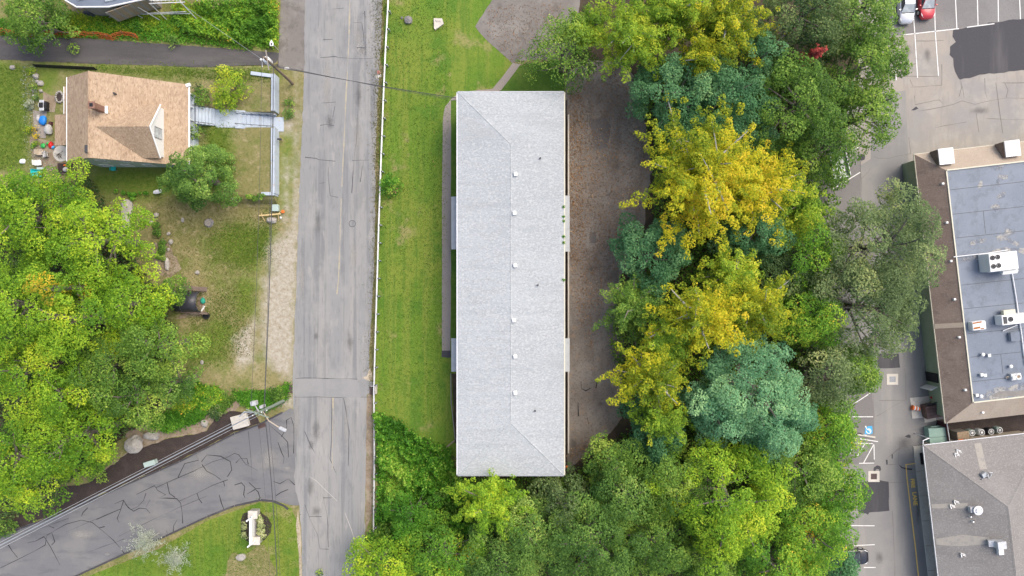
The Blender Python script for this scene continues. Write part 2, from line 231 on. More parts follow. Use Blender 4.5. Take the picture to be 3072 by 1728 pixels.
# ------------------------------------------------------------ building helpers
def link(o, parent=None):
    C.objects.link(o)
    if parent is not None: o.parent = parent
    return o
def tag(o, label=None, cat=None, group=None, kind=None):
    for k, v in (('label', label), ('category', cat), ('group', group), ('kind', kind)):
        if v: o[k] = v
    return o
def thing(name, label, cat, loc, rz=0.0, group=None):
    o = bpy.data.objects.new(name, None); C.objects.link(o); o.empty_display_size = .3
    o.location = loc; o.rotation_euler = (0, 0, rz); return tag(o, label, cat, group)
class MB:
    def __init__(s): s.v = []; s.f = []
    def add(s, vs, fs):
        b = len(s.v); s.v += [tuple(q) for q in vs]; s.f += [tuple(i+b for i in f) for f in fs]; return s
    def box(s, c, size, rz=0.0, taper=1.0, rx=0.0, ry=0.0):
        M = Matrix.Translation(c) @ Matrix.Rotation(rz, 4, 'Z') @ Matrix.Rotation(ry, 4, 'Y') @ Matrix.Rotation(rx, 4, 'X')
        a, b, h = (q/2 for q in size); t = taper
        vs = [(-a, -b, -h), (a, -b, -h), (a, b, -h), (-a, b, -h), (-a*t, -b*t, h), (a*t, -b*t, h), (a*t, b*t, h), (-a*t, b*t, h)]
        return s.add([M @ Vector(q) for q in vs], [(3, 2, 1, 0), (4, 5, 6, 7), (0, 1, 5, 4), (1, 2, 6, 5), (2, 3, 7, 6), (3, 0, 4, 7)])
    def bbox(s, c, size, rz=0.0, bev=.05):
        """box with chamfered vertical edges and top"""
        a, b, h = (q/2 for q in size); e = min(bev, a*.9, b*.9)
        M = Matrix.Translation(c) @ Matrix.Rotation(rz, 4, 'Z')
        def ring(ins, z):
            x, y = a-ins, b-ins
            return [(x-e, -y), (x, -y+e), (x, y-e), (x-e, y), (-x+e, y), (-x, y-e), (-x, -y+e), (-x+e, -y)], z
        vs = []
        for ins, z in ((0, -h), (0, h-e), (e*.7, h)):
            r, z = ring(ins, z); vs += [M @ Vector((p[0], p[1], z)) for p in r]
        fs = [tuple(range(7, -1, -1)), tuple(range(16, 24))]
        for k in range(2):
            for i in range(8): fs.append((k*8+i, k*8+(i+1) % 8, k*8+8+(i+1) % 8, k*8+8+i))
        return s.add(vs, fs)
    def prism(s, poly, z0, z1):
        n = len(poly); a = sum(poly[i][0]*poly[(i+1) % n][1]-poly[(i+1) % n][0]*poly[i][1] for i in range(n))
        if a < 0: poly = poly[::-1]
        vs = [(p[0], p[1], z0) for p in poly]+[(p[0], p[1], z1) for p in poly]
        return s.add(vs, [tuple(range(n-1, -1, -1)), tuple(range(n, 2*n))]+[(i, (i+1) % n, n+(i+1) % n, n+i) for i in range(n)])
    def tube(s, pts, r, n=6, cap=True):
        pts = [Vector(p) for p in pts]; rs = r if isinstance(r, (list, tuple)) else [r]*len(pts); vs = []; fs = []
        for i, p in enumerate(pts):
            d = (pts[min(i+1, len(pts)-1)]-pts[max(i-1, 0)]).normalized()
            u = d.cross(Vector((0, 0, 1)) if abs(d.z) < .95 else Vector((1, 0, 0))).normalized(); w = d.cross(u)
            for k in range(n):
                a = 2*math.pi*k/n; vs.append(p+(u*math.cos(a)+w*math.sin(a))*rs[i])
        for i in range(len(pts)-1):
            for k in range(n): fs.append((i*n+k, (i+1)*n+k, (i+1)*n+(k+1) % n, i*n+(k+1) % n))
        if cap: fs += [tuple(range(n)), tuple(range((len(pts)-1)*n+n-1, (len(pts)-1)*n-1, -1))]
        return s.add(vs, fs)
    def lathe(s, c, prof, n=14):
        c = Vector(c); vs = []; fs = []
        for r, z in prof:
            for k in range(n): vs.append(c+Vector((r*math.cos(2*math.pi*k/n), r*math.sin(2*math.pi*k/n), z)))
        for i in range(len(prof)-1):
            for k in range(n): fs.append((i*n+k, i*n+(k+1) % n, (i+1)*n+(k+1) % n, (i+1)*n+k))
        fs += [tuple(range(n-1, -1, -1)), tuple(range((len(prof)-1)*n, len(prof)*n))]
        return s.add(vs, fs)
    def quad(s, *p): return s.add(p, [tuple(range(len(p)))])
    def slab(s, pts, t):
        """thick plate from a polygon in space, t downwards along z"""
        n = len(pts); vs = [Vector(p) for p in pts]; lo = [p-Vector((0, 0, t)) for p in vs]
        return s.add(vs+lo, [tuple(range(n)), tuple(range(2*n-1, n-1, -1))]+[(i, i+n, (i+1) % n+n, (i+1) % n) for i in range(n)])
    def rock(s, c, size, seed, sub=2, rz=0.0):
        bm = bmesh.new(); bmesh.ops.create_icosphere(bm, subdivisions=sub, radius=1); M = Matrix.Rotation(rz, 3, 'Z'); c = Vector(c)
        vs = []
        for v in bm.verts:
            p = v.co*(1+.28*mnoise.noise(v.co*1.3+Vector((seed*7.1, seed*3.3, 0)))+.12*mnoise.noise(v.co*3.1+Vector((seed, 0, seed))))
            p = Vector((p.x*size[0], p.y*size[1], p.z*size[2])); p.x = max(-size[0]*.82, min(size[0]*.85, p.x)); vs.append(c+M @ p)
        fs = [tuple(q.index for q in f.verts) for f in bm.faces]; bm.free(); return s.add(vs, fs)
    def ribbon(s, pts, w, rnd=None, j=0.0):
        pts = [Vector(p) for p in pts]; out = []
        for i in range(len(pts)-1):
            n = max(1, int((pts[i+1]-pts[i]).length/1.2)) if j else 1
            for k in range(n): out.append(pts[i].lerp(pts[i+1], k/n))
        out.append(pts[-1]); vs = []; L = len(out)
        for i, p in enumerate(out):
            d = out[min(i+1, L-1)]-out[max(i-1, 0)]; nn = Vector((-d.y, d.x, 0)).normalized()
            ww = w*.5*(rnd.uniform(.3, 1.9) if rnd and j else 1); off = nn*(rnd.uniform(-j, j) if j else 0)
            vs += [p+off+nn*ww, p+off-nn*ww]
        return s.add(vs, [(2*i+1, 2*i+3, 2*i+2, 2*i) for i in range(L-1)])
    def build(s, name, mat, parent=None, world=False, smooth=False):
        me = bpy.data.meshes.new(name); vs = s.v
        if world and parent is not None:
            Mi = (Matrix.Translation(parent.location) @ parent.rotation_euler.to_matrix().to_4x4()).inverted()
            q = parent.parent
            if q is not None: Mi = Mi @ (Matrix.Translation(q.location) @ q.rotation_euler.to_matrix().to_4x4()).inverted()
            vs = [tuple(Mi @ Vector(p)) for p in vs]
        me.from_pydata(vs, [], s.f); me.validate(); me.materials.append(MATS[mat])
        bm = bmesh.new(); bm.from_mesh(me); bmesh.ops.recalc_face_normals(bm, faces=bm.faces); bm.to_mesh(me); bm.free()
        if smooth:
            me.shade_smooth()
            me.set_sharp_from_angle(angle=R(40))
        return link(bpy.data.objects.new(name, me), parent)
def copy_tree(o, parent=None, loc=None, rz=None):
    c = o.copy(); C.objects.link(c); c.parent = parent
    if loc is not None: c.location = loc
    if rz is not None: c.rotation_euler = (0, 0, rz)
    for ch in list(o.children): copy_tree(ch, c)
    return c
def rough_poly(pts, rng, amp, step=.5):
    out = []; n = len(pts)
    for i in range(n):
        a, b = pts[i], pts[(i+1) % n]; L = (b-a).length; k = max(1, int(L/step)) if amp else 1
        for q in range(k):
            p = a.lerp(b, q/k)
            if amp: p = p+Vector((rng.gauss(0, 1), rng.gauss(0, 1), 0))*amp*.6+Vector((mnoise.noise(p*.6), mnoise.noise(p*.6+Vector((9, 9, 9))), 0))*amp*1.6
            out.append(p)
    return out
def sheet(name, fr, pts, mat, dz, parent=None, amp=0.0, kind='structure', z=0.0, seed=1):
    """flat covering laid dz above the ground (follows the slope on the west side)"""
    rng = random.Random(seed+len(pts)); P = [at(fr, *p, z) for p in pts] if fr else [Vector(p) for p in pts]
    P = rough_poly(P, rng, amp)
    bm = bmesh.new(); f = bm.faces.new([bm.verts.new((p.x, p.y, 0)) for p in P]); bmesh.ops.triangulate(bm, faces=[f])
    if min(p.x for p in P) < -26.5 and z == 0:
        x0, x1 = min(p.x for p in P), min(-26, max(p.x for p in P)); y0, y1 = min(p.y for p in P), max(p.y for p in P)
        g = math.ceil(x0*2)/2
        while g < x1: bmesh.ops.bisect_plane(bm, geom=bm.verts[:]+bm.edges[:]+bm.faces[:], plane_co=(g, 0, 0), plane_no=(1, 0, 0)); g += .5
        g = math.ceil(y0*2)/2
        while g < y1: bmesh.ops.bisect_plane(bm, geom=bm.verts[:]+bm.edges[:]+bm.faces[:], plane_co=(0, g, 0), plane_no=(0, 1, 0)); g += .5
        for v in bm.verts: h_ = hgt(v.co.x, v.co.y); v.co.z = h_+dz+(.02 if h_ > .02 else 0)
    else:
        for v in bm.verts: v.co.z = z+dz
    for f in bm.faces:
        f.normal_update()
        if f.normal.z < 0: f.normal_flip()
    me = bpy.data.meshes.new(name); bm.to_mesh(me); bm.free(); me.materials.append(MATS[mat])
    o = link(bpy.data.objects.new(name, me), parent)
    if parent is None: tag(o, kind=kind)
    return o

# ------------------------------------------------------------ ground, roads, lawns
gx = [-400, -250, -150, -100, -80]+[-70+.5*i for i in range(88)]+[-26, -20, 0, 30, 80, 150, 250, 400]
gx += [WALLX+.08, WALLX+.12, SX0+.03, SX0+.07]; gx = sorted(gx)
gy = [-400, -250, -150, -100, -60, -40, -30, -20]+[-16+.5*i for i in range(120)]+[50, 70, 100, 150, 250, 400]
gy += [SY0+.08, SY0+.12, SY1-.12, SY1-.08]; gy = sorted(gy)
gv = [(x, y, hgt(x, y)) for y in gy for x in gx]; nx = len(gx)
gf = [(j*nx+i, j*nx+i+1, (j+1)*nx+i+1, (j+1)*nx+i) for j in range(len(gy)-1) for i in range(nx-1)]
def soft_mask(polys, soft):
    """how far each ground point lies inside hand-measured patches (soft edged)"""
    X = np.array([(v[0], v[1]) for v in gv]); best = np.full(len(X), -9.)
    for fr, poly in polys:
        P_ = np.array([tuple(at(fr, *p))[:2] for p in poly]); dist = np.full(len(X), 1e9); ins = np.zeros(len(X), bool)
        for i in range(len(P_)):
            a_, b_ = P_[i], P_[(i+1) % len(P_)]; ab = b_-a_; t_ = np.clip(((X-a_)@ab)/max(1e-9, ab@ab), 0, 1); dist = np.minimum(dist, np.linalg.norm(X-a_-t_[:, None]*ab, axis=1))
            with np.errstate(divide='ignore', invalid='ignore'): ins ^= ((a_[1] > X[:, 1]) != (b_[1] > X[:, 1])) & (X[:, 0] < (b_[0]-a_[0])*(X[:, 1]-a_[1])/(b_[1]-a_[1])+a_[0])
        best = np.maximum(best, np.where(ins, dist, -dist))
    return np.clip(best/soft*.5+.5, 0, 1)
SAND = [('F', [(752, 176), (766, 178), (764, 240), (760, 330), (753, 480), (748, 650), (742, 800), (737, 940), (736, 960), (728, 950), (690, 930), (665, 890), (660, 800), (668, 740), (660, 705), (682, 690), (686, 670), (668, 655), (680, 615), (705, 600), (728, 575), (738, 500), (748, 400), (752, 330)]), ('F', [(722, 400), (728, 400), (722, 560), (716, 560)]), ('Z1', [(2040, 880), (2130, 890), (2140, 960), (2060, 960)]), ('F', [(736, 990), (736, 1030), (705, 1020), (715, 1000)]), ('F', [(600, 850), (640, 800), (640, 920), (600, 920)])]
GREEN = [('F', [(548, 580), (640, 565), (690, 570), (690, 610), (668, 640), (660, 655), (640, 690), (560, 650)]), ('F', [(0, 160), (85, 170), (95, 250), (92, 430), (0, 445)]), ('F', [(100, 172), (690, 185), (690, 200), (500, 205), (300, 185), (170, 185), (160, 240), (110, 250)]), ('F', [(525, 318), (600, 318), (596, 400), (585, 470), (540, 500), (520, 400)]), ('F', [(490, 840), (560, 800), (600, 830), (560, 900), (480, 930)]), ('F', [(600, 690), (650, 700), (640, 790), (600, 800)]), ('F', [(240, 425), (490, 425), (480, 500), (380, 500), (260, 490)]), ('F', [(30, 60), (720, 60), (720, 125), (30, 105)]), ('F', [(712, 330), (735, 330), (735, 520), (705, 520)])]
me = bpy.data.meshes.new('ground'); me.from_pydata(gv, [], gf); me.materials.append(MATS['ground'])
for nm_, mk_ in (('sand', soft_mask(SAND, 1.3)), ('green', soft_mask(GREEN, 1.8))):
    q_ = me.attributes.new(nm_, 'FLOAT', 'POINT'); q_.data.foreach_set('value', mk_.astype(np.float32))
tag(link(bpy.data.objects.new('ground', me)), kind='structure')

sheet('lawn', 'F', [(965, -120), (1250, -120), (1240, 0), (1198, 68), (1292, 160), (1320, 250), (1300, 1190), (1150, 1150), (1060, 1100), (940, 1045), (944, 850), (950, 600), (958, 300), (966, 60)], 'lawn', .004, amp=.12)
sheet('lawn', 'F', [(1290, 165), (1420, 150), (1420, 235), (1235, 235)], 'lawn_deep', .012, amp=.08)
sheet('lawn', 'F', [(220, 1449), (400, 1380), (520, 1310), (650, 1265), (700, 1262), (735, 1280), (750, 1320), (758, 1400), (762, 1600), (-100, 1640)], 'lawn', .006, amp=.05)
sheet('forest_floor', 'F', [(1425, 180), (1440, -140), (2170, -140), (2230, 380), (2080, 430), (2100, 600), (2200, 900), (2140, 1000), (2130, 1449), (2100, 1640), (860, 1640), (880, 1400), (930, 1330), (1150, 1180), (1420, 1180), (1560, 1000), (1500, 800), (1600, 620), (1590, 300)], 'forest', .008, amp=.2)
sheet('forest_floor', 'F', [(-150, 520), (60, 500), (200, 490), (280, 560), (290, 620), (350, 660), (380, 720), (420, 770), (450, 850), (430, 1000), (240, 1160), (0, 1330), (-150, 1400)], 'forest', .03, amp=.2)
rear = sheet('rear_lot', 'F', [(1428, 180), (1480, 150), (1560, 150), (1590, 190), (1620, 300), (1640, 420), (1620, 560), (1560, 700), (1570, 900), (1560, 1060), (1500, 1120), (1425, 1185), (1418, 1000), (1418, 300)], 'rear_dirt', .014, amp=.15)
sheet('patch', 'F', [(1484, 300), (1520, 296), (1538, 318), (1530, 370), (1495, 378), (1490, 345)], 'dark_patch', .020, rear, amp=.05)
sheet('patch', 'F', [(1483, 583), (1500, 583), (1500, 612), (1485, 612)], 'dark_patch', .020, rear, amp=.03)
sheet('asphalt_pad', 'F', [(1240, -120), (1237, 0), (1196, 66), (1213, 90), (1288, 158), (1340, 150), (1400, 150), (1450, 90), (1470, -120)], 'old_asphalt', .018, amp=.04)
walk = sheet('path', 'F', [(1290, 158), (1310, 162), (1262, 226), (1240, 236), (1160, 240), (1148, 252), (1138, 275), (1136, 320), (1136, 600), (1133, 884), (1112, 884), (1112, 500), (1114, 300), (1120, 268), (1136, 248), (1160, 231), (1238, 224), (1262, 196)], 'path', .024, amp=.015)
sheet('patch', 'F', [(1111, 882), (1134, 882), (1134, 899), (1128, 900), (1111, 898)], 'fresh_asphalt', .03, walk)

road = sheet('road', 'F', [(770, -160), (768, 0), (765, 200), (760, 330), (753, 480), (748, 650), (742, 800), (737, 940), (736, 990), (742, 1060), (745, 1120), (740, 1200), (752, 1270), (758, 1330), (760, 1400), (762, 1600), (918, 1600), (918, 1300), (920, 1180), (922, 1050), (924, 1000), (927, 950), (929, 900), (932, 850), (940, 700), (943, 600), (945, 400), (950, 250), (958, 120), (962, 0), (964, -160)], 'road', .03, amp=.05)
sheet('shoulder', 'F', [(707, -160), (770, -160), (769, 0), (766, 178), (740, 178), (700, 172), (706, 0)], 'old_asphalt', .022, amp=.04)
sheet('culvert_deck', 'F', [(738, 952), (918, 955), (938, 962), (937, 982), (921, 996), (905, 1000), (742, 996)], 'deck', .036, road, amp=.02)
side = sheet('side_road', 'Z3', [(-150, 1270), (0, 1165), (150, 1095), (400, 1010), (640, 905), (870, 800), (1300, 615), (1700, 410), (1880, 345), (2105, 235), (2150, 260), (2190, 700), (2180, 940), (2120, 940), (2000, 905), (1890, 905), (1700, 945), (1500, 1025), (1200, 1165), (900, 1295), (570, 1446), (200, 1640), (-150, 1640)], 'side_asphalt', .024, amp=.04)
sheet('driveway', 'Z1', [(-300, 280), (0, 285), (300, 300), (700, 312), (1100, 340), (1400, 360), (2000, 378), (2030, 385), (2040, 480), (1990, 492), (1500, 515), (1200, 503), (700, 490), (300, 470), (0, 458), (-300, 455)], 'driveway', .016, amp=.04)
sheet('gravel_edge', 'F', [(750, 1285), (757, 1340), (760, 1449), (762, 1600), (757, 1600), (752, 1400), (744, 1320)], 'sand', .02, amp=.03)
sheet('gravel_edge', 'F', [(921, 1000), (934, 985), (940, 1100), (939, 1290), (920, 1330), (920, 1180)], 'dirt', .006, amp=.04)
mul = sheet('mulch_bed', 'Z3', [(-150, 1268), (0, 1163), (150, 1093), (400, 1008), (640, 903), (870, 798), (1300, 613), (1700, 408), (1880, 343), (1840, 260), (1700, 250), (1560, 300), (1500, 400), (1200, 460), (950, 540), (800, 650), (640, 780), (450, 800), (300, 900), (0, 1020), (-150, 1050)], 'mulch', .014, amp=.08)
sheet('dirt_bank', 'Z3', [(640, 780), (800, 640), (950, 540), (900, 420), (1000, 300), (1300, 280), (1500, 200), (1700, 130), (1760, 200), (1700, 255), (1560, 300), (1500, 400), (1200, 460)], 'dirt', .01, amp=.15)
sheet('bare_patch', 'Z3', [(1700, 1300), (1950, 1240), (2000, 1449), (1960, 1700), (1560, 1700), (1640, 1400)], 'ground', .012, amp=.45)
sheet('bare_patch', 'F', [(395, 620), (430, 600), (470, 670), (445, 700), (410, 690)], 'dirt', .012, amp=.2)
# car park on the east side
lot = sheet('parking_lot', 'F', [(2160, -120), (2700, -120), (2700, 360), (2250, 440), (2120, 450), (2000, 460), (2080, 300), (2160, 180)], 'lot', .02, amp=0)
lane = sheet('lane', 'F', [(2040, 440), (2120, 445), (2190, 400), (2190, 235), (2278, 228), (2285, 400), (2380, 1100), (2700, 1060), (2700, 1640), (2100, 1640), (2110, 1000), (2080, 600)], 'lane', .024, amp=0)
sheet('stall_strip', 'R4', [(200, 300), (470, 150), (520, 480), (545, 730), (548, 1230), (560, 1240), (150, 1240), (150, 500)], 'stall_asphalt', .03, lane)
sheet('stall_strip', 'F', [(2040, 440), (2165, 385), (2165, 470), (2170, 530), (2060, 560)], 'stall_asphalt', .03, lane)
sheet('stall_strip', 'R1', [(640, -400), (2600, -400), (2600, 180), (2130, 215), (1460, 310), (860, 380), (690, 400)], 'stall_asphalt', .026, lot)
sheet('asphalt_patch', 'R1', [(1410, 320), (1900, 240), (2060, 212), (2700, 200), (2700, 760), (2110, 765), (1900, 800), (1690, 815), (1480, 873), (1450, 840), (1400, 720), (1405, 640), (1365, 595), (1375, 500), (1430, 450), (1405, 400)], 'fresh_asphalt', .034, lot, amp=.08)
sheet('asphalt_patch', 'R4', [(575, 40), (810, 40), (825, 190), (605, 200), (582, 180)], 'fresh_asphalt', .034, lane, amp=.02)
sheet('asphalt_patch', 'R5', [(370, 440), (480, 410), (610, 405), (700, 425), (705, 740), (490, 760), (475, 785), (450, 768), (375, 768), (370, 540), (360, 515)], 'fresh_asphalt', .034, lane, amp=.03)
sheet('asphalt_patch', 'R5', [(540, 270), (575, 245), (610, 255), (620, 290), (600, 318), (598, 290), (570, 285), (550, 318), (535, 300)], 'fresh_asphalt', .034, lane)
sheet('asphalt_patch', 'R5', [(805, 230), (850, 265), (900, 275), (960, 280), (955, 298), (890, 292), (840, 275)], 'fresh_asphalt', .038, lane)
for q in ([(875, 935), (920, 915), (940, 930), (938, 955), (900, 950)], [(672, 1192), (690, 1190), (692, 1245), (675, 1245)], [(735, 1130), (746, 1130), (746, 1178), (733, 1178)]):
    sheet('asphalt_patch', 'R4', q, 'fresh_asphalt', .034, lane, amp=.015)
sheet('asphalt_patch', 'R1', [(945, 1200), (1000, 1158), (1025, 1182), (980, 1200)], 'fresh_asphalt', .034, lot)
sheet('asphalt_patch', 'R2', [(385, 245), (405, 228), (435, 230), (447, 250), (440, 285), (410, 298), (386, 285)], 'fresh_asphalt', .034, lane, amp=.02)
sheet('dirt_strip', 'R4', [(1230, 760), (2300, 690), (2300, 930), (1080, 1040), (1150, 980)], 'mulch', .028, amp=.05)
def lines(name, parent, fr, mat, w, dz, segs, rnd=None, j=0):
    for sg in segs: MB().ribbon([at(fr, *p, 0)+Vector((0, 0, dz)) for p in sg], w, rnd, j).build(name, mat, parent)
lines('stall_line', lot, 'R1', 'white_paint', .11, .042, [[(735, -300), (750, 318)], [(965, 100), (985, 365), (1015, 848)], [(1195, -200), (1207, 345), (1242, 825)], [(1418, -200), (1442, 310)], [(1660, -200), (1672, 280)], [(1888, -200), (1893, 235)], [(2115, -200), (2133, 210)], [(772, 680), (784, 872)], [(860, 380), (1465, 312)], [(1550, 298), (1850, 258)]])
lines('stall_line', lane, 'R2', 'white_paint', .11, .042, [[(85, 612), (392, 424)], [(305, 192), (382, 143)]])
lines('stall_line', lane, 'R4', 'white_paint', .1, .042, [[(250, 725), (532, 725)], [(258, 628), (500, 468)], [(340, 1012), (530, 1016)], [(350, 1172), (444, 1014)], [(428, 1228), (541, 1022)], [(541, 1022), (545, 1190)], [(380, 1231), (545, 1228)], [(275, 1130), (310, 1065)], [(330, 955), (585, 995)]])
lines('stall_line', lane, 'R5', 'white_paint', .1, .042, [[(262, 440), (368, 440)], [(220, 900), (548, 902)], [(310, 1118), (550, 1107)], [(430, 1355), (560, 1355)]])
lines('fire_lane_line', lane, 'R5', 'yellow_paint', .13, .042, [[(996, 226), (888, 237), (902, 400), (945, 760), (990, 1120), (1040, 1600)]], random.Random(3), .0)
rc = random.Random(5)
mb = MB()
for sg in ([(882, -60), (878, 100), (868, 300), (860, 470)], [(859, 500), (852, 700), (848, 740)], [(838, 1000), (836, 1180)]): mb.ribbon([at('F', *p)+Vector((0, 0, .036)) for p in sg], .12, rc, .01)
mb.build('centre_line', 'faded_yellow', road)

def smudges(parent, mat, dz, spots):
    for fr, x, y, w, h in spots:
        p = at(fr, x, y); MB().quad((p.x-w, p.y-h, dz), (p.x+w, p.y-h, dz), (p.x+w, p.y+h, dz), (p.x-w, p.y+h, dz)).build('smudge', mat, parent)
smudges(road, 'oil_smudge', .0335, [('F', 880, 862, .7, 2.2), ('F', 795, 845, .5, .9), ('Z5', 600, 400, .9, 2.4), ('Z5', 565, 500, .6, 1.2), ('Z4', 700, 880, .8, 1.8), ('Z4', 910, 700, .7, 3.2), ('Z5', 560, 800, .8, 2.0), ('F', 800, 560, .8, 3), ('Z5', 600, 980, 1.1, 1.2)])
smudges(road, 'pale_smudge', .0338, [('Z4', 910, 300, .9, 4), ('Z4', 900, 1000, .8, 5), ('Z4', 680, 600, .8, 6), ('Z5', 820, 350, .5, 6), ('F', 890, 640, .6, 3), ('Z5', 460, 300, .7, 5), ('F', 915, 130, .8, 1.2), ('F', 942, 390, .5, 1.4), ('F', 760, 700, .6, 5)])
smudges(side, 'pale_smudge', .0285, [('Z3', 1450, 700, 3.2, 2), ('Z3', 2080, 670, .9, .5), ('Z3', 1950, 600, 2, 3), ('Z3', 780, 1290, .7, .3), ('Z3', 600, 1150, 3, 1.2)])
smudges(lane, 'oil_smudge', .0275, [('R4', 870, 1010, 1.6, 1.6), ('R4', 1100, 250, .6, 2.0), ('R2', 870, 500, .7, 3.0), ('R5', 600, 1250, 1.0, 1.4), ('R5', 1020, 700, .5, 4)])
smudges(lot, 'oil_smudge', .0245, [('R1', 900, 560, 1.0, 1.6), ('R1', 1120, 600, .8, 1.6), ('R1', 1700, 1200, 2.2, .8)])
smudges(rear, 'oil_smudge', .0185, [('T3', 490, 200, .8, .6), ('T3', 290, 490, .8, 1.4), ('T2', 420, 500, 1.2, .8), ('T1', 600, 1200, 1.2, 1.6)])
sheet('apron', 'F', [(912, 950), (924, 946), (930, 925), (938, 945), (936, 960), (922, 957)], 'sand', .042, amp=.03)
# cracks and sealed joints (too fine to count: one part for each surface)
def cracks(parent, fr, mat, w, dz, segs, j=.05, name='crack_sealant'):
    mb = MB()
    for sg in segs: mb.ribbon([at(fr, *p)+Vector((0, 0, dz)) for p in sg], w, rc, j)
    return tag(mb.build(name, mat, parent), kind='stuff')
cracks(side, 'Z3', 'crack', .065, .032, [[(0, 1392), (130, 1330), (250, 1270), (330, 1225), (340, 1160), (395, 1120), (480, 1075), (590, 1045), (670, 1060), (720, 1100), (780, 1150), (820, 1190), (870, 1240), (905, 1290)],
    [(320, 1160), (370, 1245), (400, 1300), (435, 1370)], [(590, 1020), (600, 990), (638, 955)], [(395, 1100), (350, 1085)], [(200, 1210), (260, 1195), (320, 1165)], [(60, 1220), (90, 1270), (130, 1315)], [(340, 1150), (375, 1135), (398, 1200), (375, 1225)],
    [(830, 925), (895, 900), (930, 955), (970, 980), (1010, 958), (1060, 962), (1090, 995)], [(895, 905), (870, 980), (850, 1030), (865, 1065)], [(990, 858), (1060, 825), (1120, 795), (1145, 830), (1200, 860), (1150, 885), (1210, 885), (1280, 890), (1310, 920), (1320, 990), (1325, 1068)],
    [(1210, 770), (1230, 850), (1270, 880)], [(1290, 735), (1340, 635), (1440, 610), (1420, 570)], [(1130, 810), (1280, 740), (1400, 690), (1480, 650), (1540, 620), (1640, 590), (1700, 560), (1730, 570), (1780, 640), (1870, 685)], [(1300, 905), (1430, 850), (1540, 790), (1650, 750)],
    [(1430, 850), (1440, 890), (1465, 920)], [(1620, 760), (1630, 800)], [(1700, 790), (1750, 775), (1775, 800), (1768, 860), (1777, 885)], [(1805, 770), (1850, 815), (1890, 815)], [(1790, 855), (1850, 820), (1870, 840), (1885, 880), (1870, 905)],
    [(1590, 860), (1605, 920), (1625, 970)], [(1285, 1040), (1260, 1085), (1255, 1125)], [(1205, 1115), (1212, 1140)], [(1460, 620), (1500, 570), (1600, 580), (1670, 620), (1680, 680), (1650, 730)], [(1465, 640), (1500, 690), (1560, 720), (1600, 750)], [(1710, 630), (1740, 595), (1790, 600), (1800, 640)],
    [(1950, 355), (2040, 430), (2085, 480), (2090, 590)], [(2015, 480), (2045, 560), (2058, 590), (2052, 635)], [(2040, 440), (2080, 370), (2075, 320), (2110, 300), (2130, 360), (2130, 560)], [(1980, 765), (2030, 780), (2090, 745), (2135, 790)], [(2000, 865), (2040, 840), (2090, 823)], [(1060, 850), (1040, 900), (1000, 945), (950, 970), (910, 930)],
    [(1090, 895), (1060, 950)], [(700, 1040), (760, 1010), (880, 960)], [(720, 1100), (760, 1090)]], .03)
cracks(side, 'Z3', 'crack_faint', .05, .0315, [[(480, 1130), (880, 960)], [(860, 1160), (1300, 950), (1500, 870)], [(600, 1290), (900, 1180)], [(80, 1180), (500, 1030)], [(1800, 400), (1820, 600), (1830, 760)]], .03, 'joint')
cracks(road, 'Z4', 'crack_faint', .06, .0345, [[(520, 1140), (600, 1145), (620, 1160), (740, 1168)], [(860, 1160), (985, 1158)], [(630, 418), (740, 408), (760, 415), (880, 425), (1010, 425)], [(715, 70), (800, 62)], [(650, 290), (720, 288)], [(870, 165), (930, 165), (945, 240), (950, 330)], [(640, 745), (740, 743)], [(720, 850), (735, 770)], [(630, 910), (680, 900), (730, 915)],
    [(895, 345), (955, 345)], [(690, 1210), (700, 1420), (760, 1430)], [(940, 1200), (920, 1320)], [(955, 80), (960, 400)], [(900, 800), (895, 1000), (870, 1200), (860, 1400)], [(620, 1330), (660, 1325)]], .05, 'crack')
cracks(road, 'Z5', 'crack_faint', .06, .0345, [[(450, 18), (600, 14), (900, 22)], [(440, 150), (700, 152), (1000, 150)], [(715, 160), (712, 420), (700, 600), (740, 700)], [(520, 930), (560, 1040), (610, 1150), (630, 1250), (690, 1255)], [(650, 860), (680, 1000), (690, 1240)], [(550, 1015), (640, 1020)], [(650, 880), (710, 880)], [(800, 160), (840, 400), (830, 650)], [(520, 400), (560, 500), (590, 560)]], .05, 'crack')
cracks(road, 'Z5', 'concrete', .035, .0362, [[(545, 725), (600, 760), (660, 815), (755, 905)], [(810, 990), (860, 1120), (890, 1230), (905, 1270)]], .04, 'scrape')
cracks(lot, 'R1', 'crack_lot', .05, .030, [[(990, 1140), (1200, 1090), (1250, 1085), (1300, 1130)], [(1020, 1210), (1400, 1140), (1500, 1100), (1640, 1130), (1980, 1060), (2300, 1075)], [(1480, 875), (1490, 950), (1465, 1050)], [(1500, 940), (1520, 1060)], [(1745, 850), (1755, 1000), (1775, 1070)], [(1960, 900), (2000, 980), (1980, 1060)], [(1870, 900), (1900, 1200), (1940, 1449)], [(1930, 900), (2300, 900)],
    [(780, 725), (1000, 695)], [(780, 830), (1240, 828)], [(930, 870), (965, 940)], [(985, 1040), (990, 1140)], [(1000, 450), (1300, 440)], [(1280, 700), (1280, 930), (940, 950)], [(1650, 1230), (1680, 1440)], [(1200, 1390), (1550, 1330)], [(1760, 1290), (2200, 1300)]], .06, 'crack')
cracks(lane, 'R2', 'crack_lot', .05, .030, [[(70, 420), (80, 640)], [(180, 420), (190, 640)], [(250, 350), (270, 560)], [(400, 500), (480, 420), (500, 380)], [(580, 600), (790, 598)], [(390, 290), (410, 640)], [(920, 40), (940, 220), (700, 270), (580, 270), (540, 250)]], .04, 'crack')
cracks(lane, 'R4', 'crack_lot', .05, .030, [[(570, 720), (790, 590), (880, 540)], [(680, 1180), (790, 1090), (870, 1040), (980, 1040)], [(600, 545), (900, 545)], [(535, 480), (545, 730)], [(820, 1030), (805, 1240), (700, 1245)], [(880, 200), (890, 540)]], .05, 'crack')
